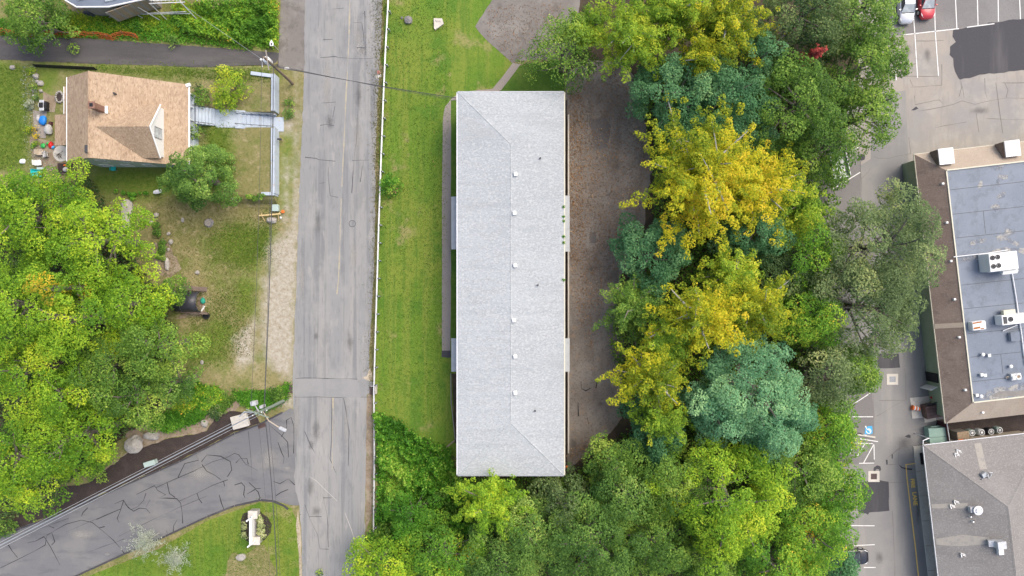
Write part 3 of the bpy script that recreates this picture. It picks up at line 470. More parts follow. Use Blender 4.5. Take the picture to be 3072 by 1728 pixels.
cracks(lane, 'R5', 'crack_lot', .05, .030, [[(710, 430), (890, 430)], [(740, 740), (750, 1000), (770, 1449)], [(370, 780), (370, 1000)]], .05, 'crack')
cracks(rear, 'T3', 'crack', .09, .022, [[(345, 40), (350, 90), (380, 110), (415, 85)], [(460, 40), (455, 90)], [(320, 190), (330, 290)], [(390, 300), (400, 350)]], .06, 'crack')

# ------------------------------------------------------------ leaves, trees, shrubs
def leaf_object(name, pos, nor, size, tint, mat, parent=None, aspect=.62, seed=0):
    g = np.random.default_rng(seed+77); N = len(pos)
    nor = nor/np.maximum(np.linalg.norm(nor, axis=1, keepdims=True), 1e-6)
    t = np.cross(nor, g.normal(size=(N, 3))); t /= np.maximum(np.linalg.norm(t, axis=1, keepdims=True), 1e-6); b = np.cross(nor, t)
    s = size[:, None]; v = np.empty((N, 4, 3))
    v[:, 0] = pos+t*s; v[:, 1] = pos+b*s*aspect+nor*s*.12; v[:, 2] = pos-t*s; v[:, 3] = pos-b*s*aspect+nor*s*.12
    me = bpy.data.meshes.new(name); me.vertices.add(4*N); me.vertices.foreach_set('co', v.astype(np.float32).ravel())
    me.loops.add(4*N); me.loops.foreach_set('vertex_index', np.arange(4*N, dtype=np.int32))
    me.polygons.add(N); me.polygons.foreach_set('loop_start', np.arange(0, 4*N, 4, dtype=np.int32))
    me.update(calc_edges=True)
    at_ = me.attributes.new('tint', 'FLOAT', 'FACE'); at_.data.foreach_set('value', np.clip(tint, 0, 1).astype(np.float32))
    me.materials.append(MATS[mat]); return link(bpy.data.objects.new(name, me), parent)
def clump_leaves(g, cen, rad, flat, dens, lsize, tvar=.3, up=.75, wild=.38, tbase=None):
    P, Nn, T, Sz = [], [], [], []
    for i, (c, r) in enumerate(zip(cen, rad)):
        m = max(6, int(dens*r*r)); d = g.normal(size=(m, 3)); d /= np.linalg.norm(d, axis=1, keepdims=True)
        d[:, 2] = np.where(d[:, 2] < -.25, -d[:, 2], d[:, 2]); rf = .66+.4*np.sqrt(g.random((m, 1)))
        lob = 1+.25*np.sin(3*np.arctan2(d[:, 1], d[:, 0])+g.random()*6)[:, None]*g.random()
        P.append(c+d*rf*r*lob*np.array([1, 1, flat])); Nn.append(d*.6+np.array([0, 0, up])+g.normal(size=(m, 3))*wild)
        tb = g.normal(.45, tvar*.55) if tbase is None else tbase[i]
        T.append(np.full(m, tb)+g.normal(0, .17, m)+.1*d[:, 2]*0); Sz.append(lsize*(.6+.8*g.random(m)))
    return np.concatenate(P), np.concatenate(Nn), np.concatenate(Sz), np.concatenate(T)
def dome(g, Rr, zb, zt, sp, squash=(1, 1)):
    n = max(5, int(math.pi*Rr*Rr/(sp*sp))); ph = g.random(3)*6.28; i = np.arange(n); th = i*2.39996+g.normal(0, .25, n); r = np.sqrt((i+.5)/n)
    out = 1+.16*np.sin(3*th+ph[0])+.12*np.sin(5*th+ph[1])+.08*np.sin(8*th+ph[2]); rr = np.clip(r+g.normal(0, .04, n), 0, 1.05)
    z = zb+(zt-zb)*np.sqrt(np.clip(1-np.minimum(rr, .98)**2.3, 0, 1))+g.normal(0, (zt-zb)*.13, n)
    a = np.stack([rr*out*Rr*np.cos(th)*squash[0], rr*out*Rr*np.sin(th)*squash[1], z], 1)
    m = n//2; th = g.random(m)*6.283; rr = .55+.42*g.random(m); out = 1+.16*np.sin(3*th+ph[0])+.12*np.sin(5*th+ph[1])
    b = np.stack([rr*out*Rr*np.cos(th)*squash[0], rr*out*Rr*np.sin(th)*squash[1], zb+(zt-zb)*(.0+.45*g.random(m))], 1)
    return np.concatenate([a, b])
def plume(g, Rr, zb, zt, sp):
    cen, rad = [], []
    nb = int(12+Rr*2.2); off = g.random()*6.28
    for k in range(nb):
        th = off+k*2.39996+g.normal(0, .15); tier = k/nb; L = Rr*(1.15-.6*tier)*g.uniform(.62, 1.15); z0 = zb+(zt-zb)*(.15+.7*tier)
        d = np.array([math.cos(th), math.sin(th)]); sd_ = np.array([-d[1], d[0]]); m = max(4, int(L/(sp*.5)))
        for q in range(m):
            t = (q+.6)/m; p = d*L*t; w = L*.15*(1-t*.75)
            for e in range(2 if t < .75 else 1):
                o = p+sd_*g.normal(0, w); cen.append([o[0], o[1], z0+(zt-zb)*(.34*t-.06*t*t)+g.normal(0, .25)]); rad.append(sp*(.72-.34*t)*g.uniform(.7, 1.25))
    return np.array(cen), np.array(rad)
def tree(name, label, cat, base, Rr, H, style, leaf, seed, group=None, bark='bark', dens=215, ls=.1, tk=1.0, flat=.62, sp=1.15, tvar=.7, squash=(1, 1), low=.35, hollow=0.0):
    g = np.random.default_rng(seed); rr = random.Random(seed)
    t = thing(name, label, cat, base, 0, group)
    zt, zb = H-.4, H*low
    if style == 'plume':
        sp, ls, dens = sp*.78, ls*.9, dens*1.3; cen, rad = plume(g, Rr*1.04, zb, zt, sp)
    else:
        cen = dome(g, Rr*.92, zb, zt, sp, squash); rad = sp*g.uniform(.45, 1.25, len(cen))
    # neighbouring clumps share a shade, so that whole boughs turn colour together
    k = g.normal(size=(3, 3))*.55/max(1.2, Rr*.3); tb = .45+tvar*.42*(np.sin(cen@k[0]+1)+np.sin(cen@k[1]*1.7))*.5+g.normal(0, .14, len(cen))
    po, no, si, ti = clump_leaves(g, cen, rad, flat, dens, ls, tbase=tb)
    if hollow: keep = g.random(len(po)) > hollow; po, no, si, ti = po[keep], no[keep], si[keep], ti[keep]
    leaf_object('crown', po, no, si, ti, leaf, t, seed=seed)
    mb = MB(); r0 = (.10+.026*H)*tk; lean = Vector((rr.uniform(-.3, .3), rr.uniform(-.3, .3), 0)); top = Vector((lean.x, lean.y, zt*.9))
    ax = lambda z: lean*(z/zt)
    mb.tube([(0, 0, -.15), ax(H*.1)+Vector((0, 0, H*.1)), ax(zb)+Vector((0, 0, zb)), ax(zt*.7)+Vector((0, 0, zt*.7)), top], [r0*1.35, r0, r0*.8, r0*.45, r0*.12], 8)
    order = sorted(range(len(cen)), key=lambda i: -cen[i][2]); nl = min(len(cen), 8+int(Rr*2.2))
    for q in range(nl):
        c = Vector(cen[order[int(q*len(cen)/nl)]]); zs = max(H*.12, min(zt*.8, c.z-.35*math.hypot(c.x, c.y)-.3)); s_ = ax(zs)+Vector((0, 0, zs))
        mid = s_.lerp(c, .5)+Vector((rr.uniform(-.3, .3), rr.uniform(-.3, .3), rr.uniform(-.2, .3))); rl = r0*.38
        mb.tube([s_, mid, c], [rl, rl*.6, rl*.2], 5)
        for e in range(2):
            d = Vector(cen[rr.randrange(len(cen))])
            if (d-mid).length < Rr*.55: mb.tube([mid, mid.lerp(d, .5)+Vector((0, 0, .15)), d], [rl*.4, rl*.28, rl*.1], 4)
    mb.build('trunk', bark, t, smooth=True)
    return t
def ftree(fr, x, y, rF, H, style, leaf, label, seed, cat='tree', name='tree', **kw):
    """tree whose crown the photograph shows at this place; the trunk stands below the crown's middle"""
    zc = H*.68; p = at(fr, x, y, zc); z = hgt(p.x, p.y); p = at(fr, x, y, zc+z)
    rad = rF*FR[fr][2]/FPX*(CAM_H-zc-z)
    return tree(name, label, cat, (p.x, p.y, hgt(p.x, p.y)), rad, H, style, leaf, seed, **kw)
def shrub(fr, x, y, rF, H, leaf, label, seed, name='shrub', cat='shrub', group=None, ls=.09, dens=150, sp=.4, squash=(1, 1), tvar=.5, dz=0.0, base=None):
    g = np.random.default_rng(seed); p = base or gnd(fr, x, y, dz); Rr = rF*FR[fr][2]/FPX*(CAM_H-H*.5)
    t = thing(name, label, cat, p, 0, group); cen = dome(g, Rr*.85, H*.25, H*.9, max(sp, Rr*.28), squash); rad = max(sp, Rr*.3)*g.uniform(.6, 1.15, len(cen))
    po, no, si, ti = clump_leaves(g, cen, rad, .8, dens, ls, tvar=tvar); po[:, 2] = np.maximum(po[:, 2], .04)
    leaf_object('foliage', po, no, si, ti, leaf, t, seed=seed)
    mb = MB(); rr = random.Random(seed)
    for k in range(5):
        c = Vector(cen[rr.randrange(len(cen))]); mb.tube([(rr.uniform(-.05, .05), rr.uniform(-.05, .05), -.1), Vector((c.x*.4, c.y*.4, c.z*.6)), c], [.035, .025, .01], 5)
    mb.build('stem', 'bark', t); return t
WG, WE = 'trees of the wood behind the long building', 'trees of the wood on the west bank'
rows = [
 # fr, x, y, r, H, style, leaf, label, opts
 ('F', 85, 545, 135, 13, 'dome', 'lf_lime', 'lime green maple nearest the turquoise sled, top left of the west wood', {}),
 ('F', 238, 600, 118, 13, 'dome', 'lf_lime', 'yellow-green maple just below the tan-roofed house, beside the rock outcrop', {}),
 ('F', 60, 770, 140, 14, 'dome', 'lf_lime', 'large lime maple at the left edge halfway down the west wood', {}),
 ('F', 205, 800, 120, 14.5, 'dome', 'lf_lime', 'tall lime maple in the middle of the west wood', {'tvar': .8}),
 ('F', 178, 728, 38, 15.5, 'dome', 'lf_yellow', 'small golden crown standing out among the green west maples', {'ls': .1, 'sp': .9}),
 ('F', 325, 765, 84, 12, 'dome', 'lf_lime', 'yellow-green maple reaching towards the black barrel-roofed shelter', {}),
 ('F', 390, 875, 85, 10.5, 'dome', 'lf_green', 'green maple directly below the black barrel-roofed shelter', {}),
 ('F', 280, 920, 95, 10, 'dome', 'lf_green', 'dark green tree sunk in a shaded gap of the west wood', {}),
 ('F', 70, 930, 105, 13, 'dome', 'lf_lime', 'lime maple at the left edge above the golden lower maples', {}),
 ('F', 175, 985, 95, 12, 'dome', 'lf_lime', 'yellow-green maple between two shaded gaps of the west wood', {}),
 ('F', 345, 990, 80, 9, 'dome', 'lf_green', 'mid-green tree above the mulch bed boulders', {}),
 ('F', 60, 1130, 110, 13, 'dome', 'lf_lime', 'yellowing maple at the left edge above the mulch bed', {'tvar': .9}),
 ('F', 190, 1100, 105, 12, 'dome', 'lf_lime', 'yellow maple with orange tips beside the big pale boulder', {'tvar': .9}),
 ('F', 90, 1220, 75, 10, 'dome', 'lf_lime', 'lowest yellow-green maple of the west wood beside the side road', {'tvar': .8}),
 ('F', 440, 960, 48, 7, 'dome', 'lf_mid', 'small grey-green tree at the right tip of the west wood', {}),
 ('F', 1420, 130, 85, 9, 'dome', 'lf_green', 'loose green tree above the top right corner of the long roof', {'dens': 130, 'tvar': .8, 'hollow': .2}),
 ('F', 1475, 75, 70, 9.5, 'plume', 'lf_olive', 'olive green tree beside the asphalt pad at the top', {}),
 ('F', 1590, 85, 120, 13, 'plume', 'lf_olive', 'wide olive-yellow tree at the top of the wood', {'bark': 'bark_pale'}),
 ('F', 1700, 30, 95, 14, 'plume', 'lf_olive', 'olive-gold tree at the top edge between two golden crowns', {'bark': 'bark_pale'}),
 ('F', 1815, 60, 125, 15, 'plume', 'lf_gold', 'bright golden tree at the top of the wood above the teal crowns', {'bark': 'bark_pale'}),
 ('F', 1760, 150, 70, 13.5, 'plume', 'lf_gold', 'small golden tree overhanging the upper teal tree', {'bark': 'bark_pale'}),
 ('F', 2010, 55, 120, 12, 'dome', 'lf_dark', 'dark grey-green tree at the top edge left of the parked cars', {'sp': 1.0}),
 ('F', 2150, 40, 95, 12, 'dome', 'lf_mid', 'mid-green tree right beside the silver car', {}),
 ('F', 2175, 160, 95, 12, 'dome', 'lf_green', 'green tree bulging over the car park below the silver car', {}),
 ('F', 2175, 290, 75, 11, 'dome', 'lf_green', 'green tree beside the grey lane below the stall lines', {}),
 ('F', 1700, 235, 105, 10.5, 'dome', 'lf_teal', 'blue-green tree beside the top of the dirt lot', {'sp': .95, 'ls': .1, 'dens': 260}),
 ('F', 1815, 250, 100, 11.5, 'dome', 'lf_teal', 'blue-green tree in the middle of the upper teal group', {'sp': .95, 'ls': .1, 'dens': 260}),
 ('F', 1890, 160, 62, 11, 'dome', 'lf_teal', 'small blue-green tree tucked under the bright golden crown', {'sp': .9, 'ls': .1, 'dens': 260}),
 ('F', 1880, 320, 65, 10, 'dome', 'lf_teal', 'blue-green tree between the great golden tree and the bright green one', {'sp': .9, 'ls': .1, 'dens': 260}),
 ('F', 2005, 265, 118, 13, 'dome', 'lf_green', 'broad bright green tree below the red sprig', {'tvar': .8}),
 ('F', 2060, 375, 78, 11, 'dome', 'lf_green', 'green tree above the grey open trailer', {}),
 ('F', 1765, 440, 190, 16, 'plume', 'lf_gold', 'great golden tree with spreading pointed boughs in the middle of the wood', {'bark': 'bark_pale', 'tvar': .7}),
 ('F', 1900, 480, 120, 14, 'plume', 'lf_gold', 'golden tree overlapping the right side of the great golden tree', {'bark': 'bark_pale', 'tvar': .7}),
 ('F', 2005, 520, 80, 12, 'plume', 'lf_olive', 'olive-gold tree between the golden crowns and the lane', {}),
 ('F', 1640, 640, 85, 9, 'dome', 'lf_teal', 'rounded blue-green tree jutting into the dirt lot', {'sp': .85, 'ls': .11, 'dens': 230}),
 ('F', 1905, 580, 78, 10.5, 'dome', 'lf_teal', 'blue-green tree right of the great golden tree', {'sp': .9, 'ls': .1, 'dens': 260}),
 ('F', 1830, 690, 80, 12, 'plume', 'lf_olive', 'yellow-green tree under the tip of the great golden tree', {}),
 ('F', 1900, 770, 105, 14, 'plume', 'lf_gold', 'golden tree right of the middle in the lower golden group', {'bark': 'bark_pale'}),
 ('F', 1760, 800, 120, 14.5, 'plume', 'lf_gold', 'largest tree of the lower golden group with pale branches showing', {'bark': 'bark_pale', 'tvar': .75}),
 ('F', 1590, 770, 85, 9, 'plume', 'lf_green', 'ragged green tree reaching furthest over the dirt lot', {'hollow': .15}),
 ('F', 1670, 860, 80, 11, 'plume', 'lf_olive', 'olive tree between the ragged green tree and the lower golden trees', {}),
 ('F', 1640, 940, 105, 13, 'plume', 'lf_gold', 'golden tree overhanging the lower end of the dirt lot', {'bark': 'bark_pale'}),
 ('F', 1665, 1055, 70, 11.5, 'plume', 'lf_olive', 'lowest olive-gold tree dangling above the green thicket', {}),
 ('F', 2030, 640, 75, 10, 'dome', 'lf_fall', 'green tree with orange tints left of the tall grey-green tree', {}),
 ('F', 2035, 790, 75, 10, 'dome', 'lf_fall', 'yellow-orange tinted tree left of the grey-green tree by the lane', {}),
 ('F', 1975, 690, 60, 9, 'dome', 'lf_dark', 'dark green tree squeezed between golden and orange-tinted crowns', {}),
 ('F', 2215, 620, 135, 14, 'dome', 'lf_grey', 'big grey-green tree overhanging the brown shop roof', {'tvar': .7}),
 ('F', 2190, 770, 125, 13, 'dome', 'lf_grey', 'grey-green tree over the lane below its larger twin', {'tvar': .7}),
 ('F', 1895, 985, 135, 13, 'dome', 'lf_tealp', 'big pale teal tree in the lower wood', {'sp': 1.05, 'ls': .1, 'dens': 250, 'tvar': .6}),
 ('F', 1800, 1040, 70, 11, 'dome', 'lf_tealp', 'pale teal tree at the left of the big teal crown', {'sp': .95, 'ls': .1, 'dens': 260}),
 ('F', 1945, 1085, 72, 11.5, 'dome', 'lf_tealp', 'pale teal tree below the big teal crown', {'sp': .95, 'ls': .1, 'dens': 260}),
 ('F', 2070, 940, 75, 10, 'dome', 'lf_grey', 'dull olive tree right of the big teal crown', {}),
 ('F', 2140, 940, 65, 9, 'dome', 'lf_green', 'green tree reaching over the black asphalt square on the lane', {}),
 ('F', 1650, 1110, 55, 8, 'dome', 'lf_teal', 'dark teal tree under the lowest golden boughs', {'sp': .85, 'ls': .11, 'dens': 260}),
 ('F', 1590, 1015, 32, 6, 'dome', 'lf_teal', 'small teal tree at the edge of the dirt lot', {'sp': .7, 'ls': .1, 'dens': 240}),
 ('F', 1552, 1172, 64, 9, 'dome', 'lf_green', 'green tree right of the lower right corner of the long roof', {}),
 ('F', 1570, 1240, 80, 10, 'dome', 'lf_mid', 'green tree of the lower wood left of the yellow-green one', {}),
 ('F', 1700, 1200, 85, 11, 'dome', 'lf_green', 'deep green tree below the lowest golden boughs', {'tvar': .8}),
 ('F', 1830, 1255, 145, 13.5, 'dome', 'lf_lime', 'broad yellow-green tree in the middle of the lower wood', {'tvar': .8}),
 ('F', 2010, 1180, 90, 11, 'dome', 'lf_green', 'green tree between the teal crown and the accessible parking bay', {}),
 ('F', 2085, 1090, 72, 9.5, 'dome', 'lf_fall', 'yellow-tinted tree beside the striped parking bay', {}),
 ('F', 2100, 1230, 72, 9.5, 'dome', 'lf_fall', 'orange-speckled tree beside the lower asphalt patch', {}),
 ('F', 2045, 1340, 88, 10.5, 'dome', 'lf_fall', 'yellowing tree beside the lower parking stalls', {}),
 ('F', 2108, 1428, 46, 7.5, 'dome', 'lf_teal', 'teal tree overhanging the black car', {'sp': .85, 'ls': .11, 'dens': 260}),
 ('F', 1950, 1420, 95, 10.5, 'dome', 'lf_fall', 'green tree with yellow tints at the bottom edge right of centre', {}),
 ('F', 1235, 1262, 95, 10.5, 'plume', 'lf_lime', 'yellow-green tree touching the lower edge of the long roof', {'tvar': .6}),
 ('F', 1415, 1262, 58, 8.5, 'dome', 'lf_dark', 'dark green tree right below the long roof', {}),
 ('F', 1340, 1345, 85, 9, 'dome', 'lf_mid', 'mid-green tree in the hollow below the long roof', {}),
 ('F', 1490, 1370, 110, 11, 'dome', 'lf_mid', 'broad sage green tree at the bottom middle', {'tvar': .7}),
 ('F', 1640, 1370, 85, 10, 'dome', 'lf_green', 'vivid green tree at the bottom below the yellow-green crown', {}),
 ('F', 1780, 1420, 80, 9, 'dome', 'lf_green', 'green tree at the bottom edge under the yellow-green crown', {}),
 ('F', 1250, 1420, 85, 9, 'dome', 'lf_mid', 'sage green tree at the bottom edge below the yellow-green roofside tree', {}),
 ('F', 1110, 1400, 85, 8, 'dome', 'lf_fall', 'brown-speckled green tree at the bottom beside the vines', {}),
 ('F', 955, 1425, 72, 8.5, 'dome', 'lf_lime', 'yellow-green tree overhanging the road at the bottom', {}),
 ('F', 1030, 1300, 55, 5.5, 'dome', 'lf_vivid', 'bright green small tree above the vines by the guardrail end', {'sp': .8}),
 ('F', 490, 440, 84, 8.5, 'dome', 'lf_mid', 'rounded grey-green tree at the lower right corner of the tan-roofed house', {'sp': .8, 'ls': .095, 'dens': 420, 'low': .12}),
 ('F', 425, 735, 42, 5, 'dome', 'lf_green', 'small deep green tree left of the black barrel-roofed shelter', {'sp': .7}),
 ('F', 80, 45, 85, 6.5, 'dome', 'lf_green', 'bushy green tree at the top left corner', {'sp': .9, 'low': .15, 'tvar': .8}),
]
for i, (fr, x, y, r_, H, st, lf, lab, kw) in enumerate(rows):
    kw = dict(kw, tvar=.85) if lf == 'lf_gold' else kw; grp = WE if x < 480 and y > 480 else WG if x > 940 else None
    ftree(fr, x, y, r_*(1.1 if x > 940 else .96), H, st, lf, lab, 100+i, group=grp, **kw)
def cover(name, fr, poly, n, leaf, zr, ls, label, cat, seed, lump=.5, tvar=.2, patch=.25, soft=.3):
    """low growth nobody could count, spread over a patch of ground"""
    g = np.random.default_rng(seed); P = [at(fr, *p) for p in poly]; xs = [p.x for p in P]; ys = [p.y for p in P]; pts = []
    X = np.array(xs); Y = np.array(ys)
    while sum(len(q) for q in pts) < n:
        c = np.stack([g.uniform(min(xs), max(xs), n), g.uniform(min(ys), max(ys), n)], 1); ins = np.zeros(n, bool); j = len(X)-1
        for i in range(len(X)):
            with np.errstate(divide='ignore', invalid='ignore'):
                cond = ((Y[i] > c[:, 1]) != (Y[j] > c[:, 1])) & (c[:, 0] < (X[j]-X[i])*(c[:, 1]-Y[i])/(Y[j]-Y[i])+X[i])
            ins ^= cond; j = i
        pts.append(c[ins])
    c = np.concatenate(pts)[:n]; c = c+g.normal(0, soft, c.shape)*g.random((len(c), 1))
    q = np.array([mnoise.noise((a*.55, b*.55, seed))*.7+mnoise.noise((a*1.4, b*1.4, seed))*.5 for a, b in c]); q2 = np.array([mnoise.noise((a*.25, b*.25, seed+5)) for a, b in c])
    z = np.array([hgt(a, b) for a, b in c])+.04+np.maximum(0, zr*(.55+lump*q))*np.sqrt(g.random(len(c)))
    nor = np.stack([g.normal(0, .85, len(c)), g.normal(0, .85, len(c)), np.ones(len(c))], 1)
    o = leaf_object(name, np.column_stack([c, z]), nor, ls*(.6+.8*g.random(len(c))), .42+patch*q2*1.6+.2*q+g.normal(0, tvar, len(c)), leaf, seed=seed)
    return tag(o, label, cat, kind='stuff')
cover('vine_cover', 'F', [(946, 1035), (985, 1050), (1030, 1078), (1075, 1108), (1130, 1125), (1150, 1190), (1210, 1230), (1180, 1330), (1060, 1370), (925, 1370), (945, 1320), (953, 1280), (954, 1150), (953, 1080)], 30000, 'lf_vivid', 2.0, .15, 'dense bright green vines beside the lower guardrail', 'vines', 1, lump=1.3, patch=.45, tvar=.28)
cover('undergrowth', 'F', [(1440, 1190), (1560, 1090), (2130, 1000), (2130, 1449), (900, 1449), (930, 1330), (1150, 1200)], 45000, 'lf_green', 3.0, .15, 'dark green undergrowth below the lower wood', 'undergrowth', 2)
cover('undergrowth', 'F', [(1600, 170), (1900, 100), (2150, 200), (2100, 430), (2080, 600), (2110, 900), (1700, 1100), (1570, 1000), (1530, 860), (1560, 740), (1640, 650), (1640, 420)], 45000, 'lf_green', 3.4, .15, 'dark undergrowth below the golden and teal trees', 'undergrowth', 3)
cover('undergrowth', 'F', [(0, 480), (250, 450), (360, 640), (470, 850), (430, 1000), (240, 1160), (0, 1330)], 25000, 'lf_dark', 1.2, .16, 'dark undergrowth below the west maples', 'undergrowth', 4)
cover('brambles', 'F', [(470, 30), (700, 0), (702, 122), (640, 118), (480, 95), (450, 60)], 18000, 'lf_fall', 1.9, .11, 'tangled green and yellow brambles at the corner of driveway and road', 'brambles', 5, lump=1.1, patch=.6)
cover('weeds', 'F', [(0, 60), (480, 66), (480, 100), (640, 122), (640, 128), (300, 106), (0, 100)], 9000, 'lf_vivid', .5, .1, 'bright weeds along the top edge of the dark driveway', 'weeds', 6)
cover('weeds', 'F', [(590, 985), (690, 985), (728, 965), (722, 1005), (660, 1035), (610, 1010)], 6000, 'lf_vivid', .7, .11, 'bright green weeds around the lower utility pole', 'weeds', 7)
cover('weeds', 'F', [(380, 1075), (430, 1085), (500, 1060), (560, 1015), (560, 985), (510, 960), (460, 980), (450, 1030), (390, 1045)], 9000, 'lf_vivid', .8, .12, 'leafy green weeds above the mulch bed', 'weeds', 8)
cover('weeds', 'F', [(460, 960), (560, 970), (570, 1000), (500, 1040), (440, 1030)], 5000, 'lf_fall', .9, .12, 'yellowing weeds at the lower end of the rough field', 'weeds', 9)
cover('tall_grass', 'F', [(170, 45), (480, 48), (560, 30), (560, 60), (480, 90), (300, 92), (170, 80)], 9000, 'lf_olive', .5, .09, 'tall yellow-green grass below the grey deck', 'grass', 10)
cover('fallen_leaves', 'F', [(1430, 190), (1560, 170), (1600, 260), (1630, 420), (1590, 620), (1520, 740), (1490, 900), (1440, 760), (1428, 400)], 5200, 'lf_litter', .03, .08, 'orange-brown fallen leaves scattered over the dirt lot', 'fallen leaves', 11)
cover('fallen_leaves', 'F', [(1430, 230), (1470, 230), (1465, 420), (1470, 660), (1432, 660)], 1300, 'lf_litter', .03, .08, 'drift of rusty leaves along the right side of the long building', 'fallen leaves', 12)
cover('fallen_leaves', 'F', [(1430, 1130), (1510, 1090), (1500, 1130), (1430, 1180)], 500, 'lf_litter', .03, .07, 'brown leaves at the lower end of the dirt lot', 'fallen leaves', 13)
cover('fallen_leaves', 'F', [(1230, 20), (1420, 0), (1400, 140), (1290, 160), (1220, 80)], 900, 'lf_litter', .02, .07, 'few tan leaves on the asphalt pad', 'fallen leaves', 14)
cover('fallen_leaves', 'F', [(980, 20), (1140, 60), (1110, 500), (1110, 1000), (970, 1000)], 140, 'lf_litter', .03, .06, 'few pale leaves on the big lawn', 'fallen leaves', 15)
cover('garden_debris', 'F', [(75, 175), (115, 175), (118, 300), (130, 400), (160, 430), (90, 440)], 900, 'lf_silver', .15, .07, 'dry brush and clippings in the back garden border', 'debris', 16)
# ------------------------------------------------------------ long apartment building
def window(parent, c, nrm, w, h, frame='white', pane='glass'):
    """window in a wall: frame (> pane) facing nrm"""
    n = Vector(nrm).normalized(); u = Vector((-n.y, n.x, 0)); c = Vector(c); t = .07; mb = MB(); rz = math.atan2(u.y, u.x)
    for du, dz, sw, sh in ((0, h/2, w+t, t), (0, -h/2, w+t, t), (-w/2, 0, t, h-t), (w/2, 0, t, h-t), (0, 0, w-t, t*.8)):
        mb.box(c+u*du+Vector((0, 0, dz))+n*.02, (sw, .08, sh), rz)
    o = mb.build('window', frame, parent)
    MB().box(c+n*.0, (w-.01, .03, h-.01), rz).build('pane', pane, o)
    return o
ez = 5.8; a0, a1 = at('P', 1373, 276, ez), at('P', 1692, 1426, ez)
bx0, bx1, by0, by1 = a0.x, a1.x, a1.y, a0.y; bc = Vector(((bx0+bx1)/2, (by0+by1)/2, 0)); hw, hl = (bx1-bx0)/2, (by1-by0)/2
apt = thing('apartment_building', 'long two-storey building with pale grey shingled hip roof beside the lawn', 'building', bc)
rz_ = .5; rl = hl-hw
e = [(-hw, -hl, ez), (hw, -hl, ez), (hw, hl, ez), (-hw, hl, ez)]; rg = [(0, -rl, ez+rz_), (0, rl, ez+rz_)]
MB().add(e+rg+[(p[0], p[1], ez-.16) for p in e], [(0, 1, 4), (1, 2, 5, 4), (2, 3, 5), (3, 0, 4, 5), (0, 6, 7, 1), (1, 7, 8, 2), (2, 8, 9, 3), (3, 9, 6, 0), (9, 8, 7, 6)]).build('roof', 'roof_white', apt)
rf = apt.children[0]
for p, q in ((rg[0], rg[1]), (e[0], rg[0]), (e[1], rg[0]), (e[2], rg[1]), (e[3], rg[1])):
    p, q = Vector(p), Vector(q); d = (q-p); u = Vector((-d.y, d.x, 0)).normalized()*.14; up = Vector((0, 0, .035)); dn = Vector((0, 0, -.03))
    MB().slab([p+u+dn*.6, q+u+dn*.6, q+up, p+up], .03).slab([p+up, q+up, q-u+dn*.6, p-u+dn*.6], .03).build('ridge_cap', 'roof_white', rf)
wi = .62
MB().prism([(-hw+wi, -hl+wi), (hw-wi, -hl+wi), (hw-wi, hl-wi), (-hw+wi, hl-wi)], -.1, ez-.17).build('wall', 'beige', apt)
for s in (-1, 1):
    MB().box((s*(hw+.07), 0, ez-.1), (.12, hl*2-.04, .13)).build('gutter', 'white_metal' if s < 0 else 'cream', apt)
    MB().box((0, s*(hl+.05), ez-.09), (hw*2, .09, .17)).build('fascia', 'grey_metal', apt)
    for fz in (1.5, 4.2):
        for k in range(9):
            y = -hl+2.8+k*(2*hl-5.6)/8
            window(apt, (s*(hw-wi+.03), y, fz), (s, 0, 0), 1.3, 1.15)
for s, ys in ((-1, ((590, 748), (1015, 1115))), (1, ((587, 755), (1015, 1115)))):
    for p0, p1 in ys:
        z = 3.0; y0, y1 = at('P', 0, p1, z).y-bc.y, at('P', 0, p0, z).y-bc.y; xo = (at('P', 1354 if s < 0 else 1709, 0, z).x-bc.x); xi = s*(hw-wi)
        MB().slab([(xi, y0, z+.32), (xo, y0, z), (xo, y1, z), (xi, y1, z+.32)][::s], .14).build('entry_canopy', 'canopy_grey', apt)
        for yy in (y0+.3, y1-.3): MB().box((xo-s*.15, yy, 1.42), (.12, .12, 2.86)).build('canopy_post', 'white', apt)
        MB().box((s*(hw-wi+.03), (y0+y1)/2, 1.05), (.06, 1.0, 2.1)).build('door', 'maroon', apt)
for fx, fy in ((1297, 434), (1294, 533), (1296, 667), (1293, 807), (1296, 899), (1296, 992)):
    p = at('F', fx, fy, 7.5)-bc; z = ez+rz_*(1-abs(p.x)/hw); MB().bbox((p.x, p.y, z+.1), (.42, .45, .4), .1, .05).build('roof_vent', 'white', rf)
for fx, fy in ((1360, 394), (1354, 717), (1347, 1037)):
    p = at('F', fx, fy, 7.1)-bc; z = ez+rz_*(1-abs(p.x)/hw); MB().tube([(p.x, p.y, z-.1), (p.x, p.y, z+.35)], .09, 10).build('vent_pipe', 'dark_metal', rf)
tag(MB().box((0, 0, 0), (1, 1, 1)).build('light_well_wall', 'concrete', None), 'low grey retaining wall along the right side of the long building', 'wall')
w_ = bpy.data.objects['light_well_wall']; w_.location = (at('P', 1705, 0, .3).x, bc.y, .28); w_.scale = (.16, hl*2-2.4, .62)
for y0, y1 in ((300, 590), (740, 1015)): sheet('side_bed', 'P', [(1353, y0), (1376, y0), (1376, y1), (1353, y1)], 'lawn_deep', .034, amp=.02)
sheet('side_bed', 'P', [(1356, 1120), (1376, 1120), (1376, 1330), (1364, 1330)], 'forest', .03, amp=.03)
sheet('side_bed', 'P', [(1664, 300), (1702, 300), (1702, 1420), (1664, 1420)], 'mulch', .03, amp=.0)
edge = thing('timber_edging', 'thin timber edging along the lawn at the left of the long building', 'edging', at('P', 1356, 1200, 0))
for q in ([(1353, 1120), (1354, 1215)], [(1355, 1215), (1366, 1318)]): MB().tube([at('P', *p)+Vector((0, 0, .09)) for p in q], .07, 4).build('board', 'wood_grey', edge, True)
